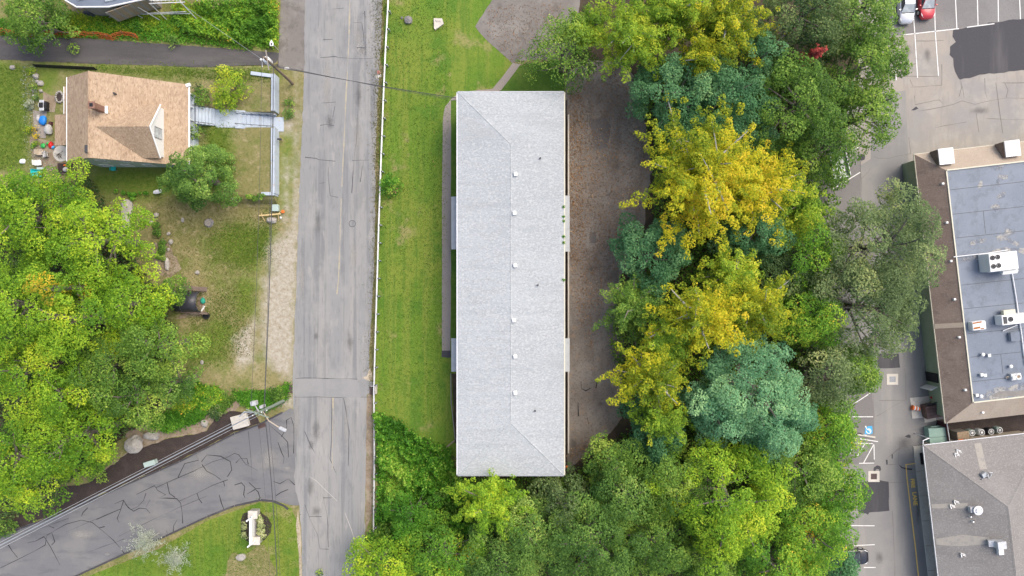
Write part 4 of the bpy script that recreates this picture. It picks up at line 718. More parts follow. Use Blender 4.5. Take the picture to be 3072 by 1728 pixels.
tag(MB().box((0, 0, .06), (1.3, .16, .1), R(40)).build('loose_plank', 'wood', None), 'loose pale plank lying at the lower end of the lawn', 'plank').location = at('P', 1352, 1331, 0)
tag(MB().rock((0, 0, .12), (.2, .2, .18), 3).build('pumpkin', 'orange', None, smooth=True), 'small orange pumpkin by the lower right corner of the long roof', 'pumpkin').location = at('T3', 240, 657, 0)
for j, (px, py) in enumerate(((1690, 620), (1690, 650), (1690, 663), (1690, 710), (1690, 728), (1690, 840))):
    shrub('P', px, py, 4, .16, 'lf_vivid', ('topmost', 'second', 'third', 'fourth', 'fifth', 'lowest')[j]+' tuft of moss in the right gutter of the long building', 900+j, 'gutter_moss', 'moss', 'gutter tufts', ls=.05, dens=900, sp=.1, base=at('P', px+1, py, ez)+Vector((0, 0, -.03)))

# ------------------------------------------------------------ tan-roofed house
RZ, SL = 9.2, .58
xr = at('Z1', 642, 800, RZ).x; y1_, y0_ = 23.15, 13.9
xw, xe = at('Z1', 498, 800, 6.8).x, at('Z1', 1362, 800, 4.4).x; zw, ze_ = RZ-SL*(xr-xw), RZ-SL*(xe-xr)
hb = Vector((-43, 18.5, YARD))
house = thing('house', 'tan shingled house with white gabled dormer and sage walls', 'house', hb)
mb = MB(); th = .18
mb.slab([(xw, y0_, zw), (xr, y0_, RZ), (xr, y1_, RZ), (xw, y1_, zw)], th)
mb.slab([(xr+.001, y0_, RZ), (xe, y0_, ze_), (xe, y1_, ze_), (xr+.001, y1_, RZ)], th)
hr = mb.build('roof', 'roof_tan', house, True)
for k, (dx, z_) in enumerate(((-.16, RZ+.02),)):
    MB().tube([(xr, y0_-.02, RZ), (xr, y1_+.02, RZ)], .09, 6).build('ridge_cap', 'roof_tan', hr, True)
wx0, wx1, wy0, wy1 = xw+.45, xe-1.6, y0_+.35, y1_-.35
zat = lambda x: RZ-SL*abs(x-xr)-.2
prof = [(wx0, YARD-.2), (wx1, YARD-.2), (wx1, zat(wx1)), (xr, zat(xr)), (wx0, zat(wx0))]
MB().add([(p[0], wy0, p[1]) for p in prof]+[(p[0], wy1, p[1]) for p in prof], [(0, 1, 2, 3, 4), (9, 8, 7, 6, 5)]+[(i, (i+1) % 5, 5+(i+1) % 5, 5+i) for i in range(5)]).build('wall', 'siding', house, True)
hw_ = house.children[-1]
for xx, zz in ((-47, 2.9), (-44.5, 2.9), (-42, 2.9), (-45.8, 5.7), (-43.2, 5.6)):
    for yy, nn in ((wy0-.03, (0, -1, 0)), (wy1+.03, (0, 1, 0))): window(house, Vector((xx, yy, zz))-hb, nn, 1.0, 1.2)
# dormer
dxf, dyc, dh, dze, dzp = at('Z1', 1080, 930, 8.9).x+.05, 17.3, 2.95, 6.65, 8.9
hit = lambda z: xr+(RZ-z)/SL
mb = MB(); mb.slab([(hit(dzp), dyc, dzp), (dxf, dyc, dzp), (dxf, dyc+dh, dze), (hit(dze), dyc+dh, dze)], .14)
mb.slab([(dxf, dyc-.001, dzp), (hit(dzp), dyc-.001, dzp), (hit(dze), dyc-dh, dze), (dxf, dyc-dh, dze)], .14)
dr = mb.build('dormer_roof', 'roof_tan', house, True)
bz = RZ-SL*(dxf-.15-xr)-.1
fx = dxf-.12; mb = MB(); pr = [(dyc-dh+.25, bz), (dyc+dh-.25, bz), (dyc+dh-.25, dze-.1), (dyc, dzp-.25), (dyc-dh+.25, dze-.1)]
mb.add([(fx, p[0], p[1]) for p in pr]+[(fx-.25, p[0], p[1]) for p in pr], [(0, 1, 2, 3, 4), (9, 8, 7, 6, 5)]+[(i, (i+1) % 5, 5+(i+1) % 5, 5+i) for i in range(5)])
for s in (-1, 1):   # cheek walls
    yy = dyc+s*(dh-.35); mb.add([(fx-.1, yy, bz), (hit(dze)+.1, yy, dze-.2), (fx-.1, yy, dze-.1), (fx-.1, yy-s*.15, bz), (hit(dze)+.1, yy-s*.15, dze-.2), (fx-.1, yy-s*.15, dze-.1)], [(0, 1, 2), (5, 4, 3), (0, 3, 4, 1), (1, 4, 5, 2), (2, 5, 3, 0)])
mb.build('dormer_wall', 'white', house, True)
for s in (-1, 1): MB().tube([(dxf+.02, dyc, dzp-.02), (dxf+.02, dyc+s*dh, dze-.02)], .09, 4).build('dormer_trim', 'white', house, True)
window(house, Vector((fx+.03, dyc-.25, 6.95))-hb, (1, 0, 0), 1.15, 1.5, 'grey_metal', 'pane_pale')
MB().tube([(xw-.06, y0_, zw-.08), (xw-.06, y1_, zw-.08)], .085, 6).build('gutter', 'white', house, True)
MB().tube([(xe+.08, y0_, ze_-.08), (xe+.08, y1_, ze_-.08)], .1, 6).build('gutter', 'white', house, True)
MB().box((xe+.05, y1_-.1, ze_+.05), (.5, .35, .25), .3).build('gutter_end', 'white', house, True)
# lean-to roofs on the west side
za = 4.3; q = [at('Z1', 398, 832, za), at('Z1', 398, 1055, za)]
MB().slab([(q[0].x, q[1].y, za), (wx0, q[1].y, za+.75), (wx0, q[0].y, za+.75), (q[0].x, q[0].y, za)], .14).build('porch_roof', 'roof_tan', house, True)
MB().prism([(q[0].x+.3, q[1].y+.2), (wx0, q[1].y+.2), (wx0, q[0].y-.2), (q[0].x+.3, q[0].y-.2)], YARD-.1, za-.05).build('porch_wall', 'sage', house, True)
q = [at('Z1', 463, 628, 4.6), at('Z1', 463, 825, 4.6)]
MB().slab([(q[0].x, q[1].y, 4.6), (wx0, q[1].y, 5), (wx0, q[0].y, 5), (q[0].x, q[0].y, 4.6)], .12).build('porch_roof', 'roof_tan', house, True)
MB().prism([(q[0].x+.3, q[1].y+.1), (wx0, q[1].y+.1), (wx0, q[0].y-.2), (q[0].x+.3, q[0].y-.2)], YARD-.1, 4.5).build('porch_wall', 'sage', house, True)
MB().tube([(q[0].x, q[1].y, 4.56), (q[0].x, q[0].y, 4.56)], .08, 6).build('gutter', 'white', house, True)
# chimney, vents
p = at('Z1', 765, 805, 7.9); zc = RZ-SL*(p.x-xr); ch = MB().bbox((p.x, p.y, zc+.75), (.62, .62, 2.1), 0, .03).build('chimney', 'brick', house, True)
MB().box((p.x, p.y, zc+1.84), (.74, .74, .09)).build('chimney_cap', 'brick', ch, True); MB().box((p.x, p.y, zc+1.9), (.34, .34, .05)).build('flue', 'black', ch, True)
MB().box((p.x+.42, p.y, zc-.13), (.28, .8, .12), 0, 1, 0, .5).build('flashing', 'galv', ch, True)
p = at('Z1', 838, 682, 8); z = RZ-SL*(p.x-xr); MB().tube([(p.x, p.y, z-.1), (p.x, p.y, z+.5)], .1, 8).build('vent_pipe', 'dark_metal', house, True)
p = at('Z1', 637, 1080, 9.1); MB().bbox((p.x-.1, p.y, RZ-.02), (.35, .8, .2), 0, .04).build('roof_vent', 'dark_metal', house, True)
# front porch: deck, railing, posts
pz = 2.55; MB().prism([(wx1, y0_+1), (xe-.15, y0_+1), (xe-.15, y1_-.6), (wx1, y1_-.6)], YARD-.1, pz).build('porch_deck', 'blue_wall', house, True)
for k in range(6):
    y = y0_+1.1+k*(y1_-y0_-1.8)/5; MB().box((xe-.3, y, (pz+ze_-.2)/2), (.14, .14, ze_-.2-pz)).build('porch_post', 'white', house, True)
    if k in (0, 3, 4): MB().box((xe-.3, y+.75, pz+.85), (.07, 1.5, .07)).build('porch_rail', 'white', house, True)
# ------------------------------------------------------------ front walk, stairs, retaining wall
fw = thing('front_steps', 'pale blue front walk with two flights of steps down to the road', 'steps', gnd('Z1', 1650, 860))
sy0, sy1 = SY0+.32, SY1-.32; xb, xt = at('Z1', 2000, 0, .1).x, SX0+.1
n = 9
for k in range(n):
    xa = xt+(xb-xt)*k/n; xc = xt+(xb-xt)*(k+1)/n; MB().box(((xa+xc)/2, (sy0+sy1)/2, YARD*(1-k/n)/2-.05), (abs(xc-xa)-.01, sy1-sy0, YARD*(1-k/n)+.1-.07)).build('step', 'blue_wall', fw, True)
for yy in (SY0+.12, SY1-.12): MB().add([(xt-.25, yy-.17, 0), (xt-.25, yy+.17, 0), (xb+.1, yy+.17, 0), (xb+.1, yy-.17, 0), (xt-.25, yy-.17, YARD+.22), (xt-.25, yy+.17, YARD+.22), (xb+.1, yy+.17, .75), (xb+.1, yy-.17, .75)], [(3, 2, 1, 0), (4, 5, 6, 7), (0, 1, 5, 4), (1, 2, 6, 5), (2, 3, 7, 6), (3, 0, 4, 7)]).build('cheek_wall', 'blue_wall', fw, True)
xl = at('Z1', 1562, 0, YARD).x; MB().box(((xl+xt)/2, (sy0+sy1)/2+.1, YARD+.0), (xt-xl-.02, 2.1, .12)).build('landing', 'blue_wall', fw, True)
xp = xe+.02; n = 6
for k in range(n):
    xa = xp+(xl-xp)*k/n; xc = xp+(xl-xp)*(k+1)/n; hz = (pz-YARD)*(1-k/(n))
    MB().box(((xa+xc)/2, (sy0+sy1)/2+.25, YARD+hz/2-.04), (xc-xa-.01, 2.0, hz+.06)).build('step', 'blue_wall', fw, True)
for yy, z0_, xs_ in ((SY0+.33, 0, 0), (SY1-.33, 0, 0)):
    mb = MB(); mb.tube([(xt, yy, YARD+.95), (xb, yy, .95)], .035, 6)
    for k in range(6): x = xt+(xb-xt)*k/5; zz = YARD*(1-k/5); mb.tube([(x, yy, zz), (x, yy, zz+.95)], .025, 5)
    mb.build('handrail', 'dark_metal', fw, True)
for yy in ((sy0+sy1)/2-.7, (sy0+sy1)/2+1.2):
    mb = MB(); mb.tube([(xp, yy, pz+.9), (xl, yy, YARD+.95)], .035, 6)
    for k in range(5): x = xp+(xl-xp)*k/4; zz = pz+(YARD-pz)*k/4; mb.tube([(x, yy, zz), (x, yy, zz+.92)], .022, 5)
    mb.build('handrail', 'dark_metal', fw, True)
MB().box((at('Z1', 2027, 0).x, (sy0+sy1)/2-.25, .04), (1.0, 1.7, .1)).build('apron', 'blue_wall', fw, True)
rw = thing('retaining_wall', 'pale blue-grey retaining wall along the front yard of the tan-roofed house', 'wall', (WALLX, 18, 0))
yA, yB = at('Z1', 0, 545, 1).y, at('Z1', 0, 1405, 1).y
for i, (ya, yb) in enumerate(((yA, SY1-.02), (SY0-.02, yB))):
    n = 5 if i == 0 else 8
    for k in range(n): a = ya+(yb-ya)*k/n; b = ya+(yb-ya)*(k+1)/n; MB().box((WALLX+.02, (a+b)/2, .8+.01*(k % 2)), (.42, abs(b-a)-.015, 1.66)).build('wall_panel', 'blue_wall', rw, True)
p, q = at('Z1', 1826, 530, 1.6), at('Z1', 1975, 550, 1.6)
MB().box(((p.x+q.x)/2, (p.y+q.y)/2, .8), (q.x-p.x+.3, .4, 1.7), math.atan2(q.y-p.y, q.x-p.x)).build('wall_return', 'blue_wall', rw, True)
MB().box((WALLX-.6, yB-.05, .85), (1.5, .38, 1.5)).build('wall_return', 'blue_wall', rw, True)
mbx = thing('mailbox', 'small black mailbox on the retaining wall', 'mailbox', at('Z1', 2016, 1010, 1.0)+Vector((.15, 0, -.98)))
MB().box((0, 0, .5), (.09, .09, 1.0)).build('post', 'wood', mbx); MB().bbox((.05, 0, 1.12), (.5, .22, .24), 0, .06).build('box', 'dark_metal', mbx)
# ------------------------------------------------------------ grey house at the top edge with deck
h2 = thing('house', 'blue-grey roofed house cut by the top edge above the dark driveway', 'house', at('P', 270, 0, YARD))
z = 5.2; f = lambda x, y, zz=z: at('Z1', x, y, zz)
MB().slab([f(470, 0), f(555, 50), f(785, 48), f(1075, -15), f(1075, -400), f(470, -400)], .2).build('roof', 'membrane', h2, True)
for q in ([(470, 0), (555, 50)], [(555, 50), (785, 48)], [(785, 48), (1075, -15)]): MB().tube([f(*q[0])+Vector((0, 0, -.05)), f(*q[1])+Vector((0, 0, -.05))], .09, 5).build('roof_edge', 'white', h2, True)
for q in ((600, -20), (800, -10)): p = f(*q); MB().bbox((p.x, p.y+.3, z+.08), (1.3, 1.2, .2), .2, .05).build('skylight', 'pane_pale', h2, True)
MB().prism([(p.x, p.y) for p in (f(500, -10), f(570, 25), f(770, 22), f(1050, -40), f(1050, -380), f(500, -380))], 1.0, z-.25).build('wall', 'wood_grey', h2, True)
dk = thing('deck', 'weathered timber deck with railing and long steps below the blue-grey roof', 'deck', at('P', 370, 40, YARD))
zd = 4.3; a, b = at('Z1', 790, 110, zd), at('Z1', 1090, 5, zd)
n = 16
for k in range(n):     # upright boards of the deck's screen
    p = a.lerp(b, (k+.5)/n); MB().box((p.x, p.y, zd-.6), ((b-a).length/n-.02, .06, 2.6), math.atan2(b.y-a.y, b.x-a.x)).build('screen_board', 'wood' if k % 3 else 'wood_grey', dk, True)
st = [(at('Z1', 790, 125, 1.7), at('Z1', 980, 55, 3.2)), (at('Z1', 830, 125, 1.6), at('Z1', 1000, 60, 3.1))]
for s_, e_ in st: MB().tube([s_, e_], .07, 4).build('stair_stringer', 'wood_grey', dk, True)
for k in range(10): t_ = (k+.5)/10; MB().tube([st[0][0].lerp(st[0][1], t_), st[1][0].lerp(st[1][1], t_)], .06, 4).build('tread', 'wood_grey', dk, True)
for q in (((980, 40, 4.2), (1165, 150, 1.5)), ((1080, 20, 4.2), (1215, 148, 1.5)), ((960, 85, 3.0), (1040, 135, 1.5))): MB().tube([at('Z1', *q[0]), at('Z1', *q[1])], .05, 5).build('brace', 'galv', dk, True)
mb = MB()
for k in range(9): p = at('Z1', 1085+k*28, 10, 4.2); q = at('Z1', 1090+k*28, -30, 4.2); mb.tube([p, q], .035, 4)
for yy in (5, 25): mb.tube([at('Z1', 1080, yy, 4.3), at('Z1', 1340, yy-10, 4.3)], .05, 4)
tag(mb.build('railing', 'white', dk, True), kind='stuff')
lf_ = thing('clothes_pole_frame', 'leaning grey pipe frame beside the timber deck', 'frame', gnd('Z1', 1390, 120))
for q in (((1260, -40, 4.6), (1425, 138, 1.5)), ((1080, 95, 2.6), (1350, 85, 2.6)), ((1010, 102, 2.2), (1380, 98, 2.2))): MB().tube([at('Z1', *q[0]), at('Z1', *q[1])], .055, 6).build('pipe', 'galv', lf_, True)
p = gnd('Z1', 1400, 20); kt = thing('lean_to', 'small white lean-to with pipe rail at the top edge', 'lean-to', p)
MB().box((-.6, .6, 2.2), (2.6, 1.2, .12), -.05, 1, .15).build('roof', 'white_metal', kt)
for s in (-1.7, .5): MB().box((s, .2, 1.0), (.1, .1, 2.3)).build('post', 'white', kt)
MB().tube([(.75, 1.2, 2.1), (1.0, .1, 2.1)], .12, 6).build('gutter', 'white', kt)
sheet('patio', 'Z1', [(580, 70), (760, 60), (770, 150), (700, 160), (570, 155)], 'dirt', .03, amp=.05)
sheet('paving_slab', 'Z1', [(500, 120), (540, 125), (540, 158), (500, 160)], 'concrete', .03)
tp = tag(MB().rock((0, 0, .15), (1.3, .42, .25), 5, 3, -.1).build('tarpaulin', 'tarp_black', None, smooth=True), 'crumpled black tarpaulin on the patio of the blue-grey house', 'tarpaulin'); tp.location = gnd('Z1', 680, 105)
pc = [gnd('Z1', 475+k*86, 188+3*math.sin(k), .05) for k in range(11)]
tag(MB().tube(pc, .045, 5).build('long_pipe', 'white_metal', None), 'thin pale pipe lying across the grass below the deck', 'pipe')
# ------------------------------------------------------------ fences by the driveway
of = thing('plastic_fence', 'sagging orange plastic mesh fence along the top of the driveway', 'fence', gnd('Z1', 600, 270))
pts = [(-60, 243), (40, 248), (120, 262), (260, 275), (400, 265), (560, 268), (700, 272), (760, 278), (820, 290), (900, 265), (960, 272), (1018, 294)]
W3 = [gnd('Z1', *p) for p in pts]; rr = random.Random(4); fine = []
for i in range(len(W3)-1):
    for k in range(6): fine.append(W3[i].lerp(W3[i+1], k/6)+Vector((0, rr.uniform(-.06, .06), 0)))
mb = MB()
for hh, dy in ((.1, 0), (.32, .12), (.5, .28), (.62, .4)): mb.tube([p+Vector((0, dy+rr.uniform(-.05, .05), hh)) for p in fine], .035, 4)
for k, p in enumerate(fine): mb.tube([p+Vector((0, 0, .05)), p+Vector((.05, .3, .4)), p+Vector((0, .42, .64))], .03, 4)
tag(mb.build('mesh', 'fence_orange', of, True), kind='stuff')
for k in range(0, len(fine), 9): MB().tube([fine[k]+Vector((0, .2, -.1)), fine[k]+Vector((0, .25, .85))], .03, 5).build('stake', 'wood', of, True)
sf = thing('silt_fence', 'black silt fence above the back yard of the tan-roofed house', 'fence', gnd('Z1', 480, 492))
A, B = gnd('Z1', 262, 488), gnd('Z1', 705, 508)
for k in range(4):
    p = A.lerp(B, k/4); q = A.lerp(B, (k+1)/4); MB().add([p, q, q+Vector((0, .12, .75)), p+Vector((0, .12, .75)), p+Vector((0, .03, 0)), q+Vector((0, .03, 0)), q+Vector((0, .15, .75)), p+Vector((0, .15, .75))], [(0, 1, 2, 3), (7, 6, 5, 4), (3, 2, 6, 7), (0, 3, 7, 4), (1, 5, 6, 2), (0, 4, 5, 1)]).build('panel', 'black', sf, True)
    MB().tube([p+Vector((0, .2, -.1)), p+Vector((0, .2, .95))], .03, 4).build('stake', 'wood', sf, True)
# ------------------------------------------------------------ commercial buildings on the east side
ang = R(6.6)
def hipped(name, label, nw_pix, ez, ln, wd):
    p = at('P', *nw_pix, ez); t = thing(name, label, 'building', (p.x, p.y, 0), ang); return t
# local axes: x east along the north eave, -y south along the west eave, origin at the north-west eave corner
EZ, IN, FZ = 3.6, 2.4, 5.2
shop = hipped('shop_building', 'shop building with brown mansard edge and blue-grey flat roof', (2743, 463), EZ, 31.1, 24); Ls, Ws = 31.1, 26
o4 = [(0, 0, EZ), (Ws, 0, EZ), (Ws, -Ls, EZ), (0, -Ls, EZ)]; i4 = [(IN, -IN, FZ), (Ws-IN, -IN, FZ), (Ws-IN, -Ls+IN, FZ), (IN, -Ls+IN, FZ)]
def slope(nm, mat, a, b, c, d, parent): return MB().slab([a, b, c, d], .12).build(nm, mat, parent)
PM('roof_mansard', (.21, .16, .13), [(.5, .42, .66, (.25, .195, .16), .8), (1.5, .52, .68, (.165, .125, .105), .7, (.4, 1, 1)), (5, .52, .64, (.3, .24, .2), .5), (10, .55, .66, (.13, .1, .085), .5)], rough=.9, bump=.35, bscale=10)
PM('roof_lit_and_tan', (.4, .33, .26), [(.5, .42, .66, (.45, .375, .3), .8), (5, .5, .64, (.32, .26, .2), .5), (10, .55, .66, (.5, .42, .34), .5)], rough=.9, bump=.3, bscale=10)  # mansard shingle with light put into its colour; also the tan strip
slope('roof_slope', 'roof_lit_and_tan', o4[1], o4[0], i4[0], i4[1], shop); slope('roof_slope', 'roof_mansard', o4[0], o4[3], i4[3], i4[0], shop)  # north slope coloured lighter to imitate the light falling on it
slope('roof_slope', 'roof_mansard', o4[3], o4[2], i4[2], i4[3], shop); slope('roof_slope', 'roof_mansard', o4[2], o4[1], i4[1], i4[2], shop)
s_south = shop.children[2]; s_south.data.materials[0] = MATS['roof_lit_and_tan']  # south slope gets the painted-in lit tone as well
fr_ = MB().slab([(p[0], p[1], FZ-.12) for p in i4], .1).build('flat_roof', 'membrane', shop)
for k in range(4):
    a, b = Vector(i4[k]), Vector(i4[(k+1) % 4]); d = (b-a).normalized(); MB().box((a+b)/2+Vector((0, 0, -.02)), ((b-a).length+.1, .13, .14), math.atan2(d.y, d.x)).build('roof_edging', 'cream', shop)
for k in (0, 3): a, b = Vector(o4[k]), Vector(o4[(k+1) % 4]); d = (b-a).normalized(); MB().box((a+b)/2+Vector((0, 0, -.08)), ((b-a).length, .1, .15), math.atan2(d.y, d.x)).build('eave_trim', 'cream', shop)
MB().prism([(.55, -.55), (Ws-.55, -.55), (Ws-.55, -Ls+.55), (.55, -Ls+.55)], -.1, EZ+.1).build('wall', 'sage', shop)
def loc(t, fr, x, y, z):   # a reading at height z in the local axes of a thing
    M = (Matrix.Translation(t.location) @ t.rotation_euler.to_matrix().to_4x4()).inverted(); return M @ at(fr, x, y, z)
fz = FZ-.12
def seam(fr, pts):
    MB().ribbon([loc(shop, fr, *p, fz)+Vector((0, 0, .006)) for p in pts], .05).build('seam', 'dark_metal', fr_)
for q in ([(1370, 615), (2170, 525)], [(1400, 880), (2170, 795)], [(1730, 840), (1755, 1090)], [(1435, 1138), (2170, 1060)]): seam('R2', q)
for q in ([(1495, 382), (2170, 310)], [(1520, 640), (2170, 575)], [(1565, 908), (2170, 850)], [(1590, 1165), (2140, 1108)], [(1920, 1130), (1945, 1345)], [(1610, 1432), (2170, 1370)]): seam('R3', q)
for fr, q in (('R2', [(1850, 400), (1890, 350), (1955, 345), (1930, 390)]), ('R2', [(1880, 680), (1940, 622), (1978, 650), (1960, 700), (1890, 720)]), ('R2', [(1665, 570), (1700, 515), (1730, 530), (1720, 585), (1680, 598)]), ('R2', [(1870, 530), (1910, 455), (2000, 450), (1990, 490), (1920, 520), (1905, 570)]), ('R2', [(1805, 795), (1870, 765), (1920, 790), (1910, 820), (1860, 850), (1810, 815)]),
              ('R2', [(1870, 1120), (1960, 1090), (1970, 1040), (2060, 1035), (2090, 1080), (1990, 1130), (2060, 1160), (2120, 1200), (2110, 1240), (2030, 1200), (1970, 1160), (1890, 1180)]), ('R2', [(1590, 1180), (1650, 1160), (1755, 1135), (1740, 1180), (1670, 1195), (1600, 1215)]), ('R2', [(1480, 1390), (1530, 1345), (1660, 1330), (1790, 1345), (1780, 1390), (1640, 1370), (1560, 1400)]), ('R2', [(1790, 1285), (1950, 1240), (2100, 1245), (2180, 1245), (2180, 1310), (2100, 1280), (1900, 1295)]),
              ('R4', [(1650, 505), (1740, 470), (1800, 430), (1900, 400), (2000, 400), (2120, 360), (2250, 360), (2250, 500), (2170, 520), (2000, 520), (1850, 545), (1740, 535)])):
    P_ = [loc(shop, fr, *p, fz) for p in q]; P_ = rough_poly([Vector((p.x, p.y, 0)) for p in P_], random.Random(len(q)), .05, .15); mb = MB(); mb.quad(*[(p.x, p.y, fz+.004) for p in P_]); mb.build('mud_stain', 'mud_stain', fr_)
MB().quad(*[tuple(loc(shop, 'R4', *p, fz)+Vector((0, 0, .008))) for p in [(1815, 500), (1890, 455), (2000, 440), (2030, 450), (2250, 425), (2250, 490), (2000, 505), (1860, 515)]]).build('puddle', 'puddle', fr_)
for q in ((1400, 250), (2120, 165)):   # roof boxes on the north slope
    p = loc(shop, 'R2', q[0]-75, q[1]+0, 5.2); nb = MB().box((p.x, p.y, 4.45), (1.65, 1.75, 1.5)).build('roof_box', 'roof_mansard', shop); MB().bbox((p.x, p.y, 5.26), (1.72, 1.82, .12), 0, .03).build('box_lid', 'white', nb)
for fr, x, y, k in (('R2', 1250, 557, .45), ('R2', 1300, 975, .5), ('R2', 1350, 1390, .55), ('R3', 1397, 535, .6), ('R3', 1447, 945, .6), ('R4', 1518, 430, .65), ('R4', 1720, 677, .4)):
    zz = EZ+(FZ-EZ)*k; p = loc(shop, fr, x, y, zz); dd = p.x/IN if fr != 'R4' or x < 1600 else (p.y+Ls)/IN; zz = EZ+(FZ-EZ)*min(1, max(0, dd)); MB().bbox((p.x, p.y, zz+.08), (.28, .25, .26), 0, .04).build('slope_vent', 'white', shop)
p = loc(shop, 'R3', 1360, 822, 4.4); MB().box((IN*.5, p.y, (EZ+FZ)/2+.025), (math.hypot(IN, FZ-EZ)-.1, .55, .05), 0, 1, 0, -math.atan2(FZ-EZ, IN)).build('tan_strip', 'roof_lit_and_tan', shop)
p = loc(shop, 'R4', 1205, 300, 1.6); MB().box((.5, p.y, 1.15), (.12, 1.1, 2.3)).build('doorway', 'black', shop); d_ = MB().box((.0, p.y-1.15, 1.15), (.9, .07, 2.2), .35).build('open_door', 'white', shop)
MB().box((.32, p.y-2.9, 1.6), (.5, .06, .06)).build('wall_pipe', 'dark_metal', shop)
# rooftop plant
def plant(name, label, cat, fr, x, y, top, size, parts):
    p = at(fr, x, y, top); t = thing(name, label, cat, (p.x, p.y, fz), ang); return t
def fan(t, x, y, z, r):
    f_ = MB().lathe((x, y, z), [(r, 0), (r, .05), (r*.9, .05), (r*.9, .012)], 18).build('fan_ring', 'dark_metal', t); mb = MB()
    for k in range(3): a = k*2.094+x; mb.quad((x+.05*math.cos(a), y+.05*math.sin(a), z+.02), (x+r*.85*math.cos(a-.35), y+r*.85*math.sin(a-.35), z+.016), (x+r*.85*math.cos(a+.35), y+r*.85*math.sin(a+.35), z+.04))
    mb.lathe((x, y, z+.01), [(r*.25, 0), (r*.22, .05), (.01, .06)], 10); mb.build('fan_blades', 'black', f_)
u1 = plant('rooftop_air_handler', 'big white rooftop unit with four fans on the flat roof', 'air conditioner', 'P', 3013, 784, 7.0, 0, 0)
MB().bbox((0, 0, .95), (3.15, 2.0, 1.75), 0, .04).build('casing', 'white', u1); MB().box((0, 0, .06), (2.9, 1.8, .22)).build('curb', 'grey_metal', u1)
for k in (-.75, .1, .85): MB().box((k, 0, 1.835), (.025, 1.9, .02)).build('panel_seam', 'grey_metal', u1)
for x, y in ((-1.2, .52), (-.62, .55), (-1.2, -.42), (-.62, -.39)): fan(u1, x, y, 1.83, .27)
MB().box((.8, -1.2, 1.35), (1.7, .38, .45), 0, 1, .5).build('intake_hood', 'white', u1); MB().box((-.75, -1.03, .8), (1.5, .06, 1.1)).build('coil', 'pane_pale', u1)
u2 = plant('rooftop_unit', 'white rooftop unit with one fan, cut by the right edge', 'air conditioner', 'P', 3043, 958, 6.4, 0, 0)
MB().bbox((.3, 0, .65), (3.2, 1.1, 1.15), 0, .04).build('casing', 'white', u2); MB().box((.3, 0, .04), (3, .95, .2)).build('curb', 'dark_metal', u2); fan(u2, -.35, .05, 1.235, .28); MB().box((-.95, 0, 1.235), (.42, .8, .03)).build('grille', 'dark_metal', u2)
MB().box((-.05, .8, .55), (1.3, .5, .5)).build('duct', 'cream', u2)
u3 = plant('exhaust_box', 'white roof box with orange rust patches', 'vent box', 'P', 2939, 977, 5.9, 0, 0); MB().bbox((0, 0, .4), (1.55, 1.0, .75), 0, .08).build('casing', 'white', u3)
for x, y, a, b in ((-.2, .36, 1.0, .16), (-.3, -.22, .75, .22), (.3, -.35, .4, .12)): MB().box((x, y, .782), (a, b, .012), .06).build('rust_patch', 'rust', u3)
for nm, lab, pts, r_ in (('gas_pipe', 'thin white pipe running to the four-fan rooftop unit', [('P', 2858, 771), ('P', 2960, 760), ('P', 3020, 750)], .055), ('conduit', 'white conduit running down the flat roof past the one-fan unit', [('P', 3034, 822), ('P', 3046, 895), ('P', 3052, 940), ('R3', 2135, 900), ('R3', 2180, 1250)], .07), ('stub_pipe', 'short diagonal pipe below the one-fan rooftop unit', [('R3', 1935, 878), ('R3', 2090, 815)], .06)):
    t = thing(nm, lab, 'pipe', at(*pts[0], fz)); mb = MB(); P_ = [at(*q, fz)+Vector((0, 0, .14)) for q in pts]; mb.tube(P_, r_, 6); mb.build('pipe', 'white_metal', t, True)
    for i in range(len(P_)-1):
        L = (P_[i+1]-P_[i]).length; n = max(1, int(L/1.8))
        for k in range(n): c_ = P_[i].lerp(P_[i+1], (k+.5)/n); MB().box((c_.x, c_.y, fz+.045), (.22, .12, .085), ang).build('support', 'wood_grey', t, True)
for fr, x, y, lab, sz in (('R3', 1732, 1137, 'white round vent cap beside a small square vent on the flat roof', 'r'), ('R3', 1800, 1146, 'small square white vent next to a round cap on the flat roof', 's'), ('R3', 2036, 1266, 'white round vent cap above the grey exhaust fan', 'r'), ('R3', 1718, 1358, 'white vent hood left of the grey exhaust fan', 's'), ('R3', 1755, 1363, 'small white vent touching the vent hood', 's'), ('R4', 1666, 494, 'white square vent at the lower left of the flat roof', 's'), ('R4', 1713, 503, 'tiny white cap at the edge of the muddy puddle', 'r')):
    p = at(fr, x, y, fz+.4); t = thing('roof_vent', lab, 'vent', (p.x, p.y, fz), ang, 'vents on the flat roof')
    if sz == 'r': MB().tube([(0, 0, -.02), (0, 0, .35)], .1, 10).build('pipe', 'galv', t); MB().lathe((0, 0, .35), [(.19, 0), (.2, .05), (.1, .12)], 14).build('cap', 'white', t)
    else: MB().box((0, 0, .15), (.26, .26, .34)).build('pipe', 'galv', t); MB().bbox((0, 0, .37), (.34, .34, .12), 0, .03).build('cap', 'white', t)
p = at('R3', 2075, 940, fz+.4); t = thing('roof_hatch', 'grey roof hatch beside the white conduit', 'hatch', (p.x, p.y, fz), ang); MB().bbox((0, 0, .2), (.95, .95, .42), 0, .05).build('curb', 'grey_metal', t); MB().bbox((0, 0, .45), (1.05, 1.05, .08), 0, .02).build('lid', 'membrane', t)
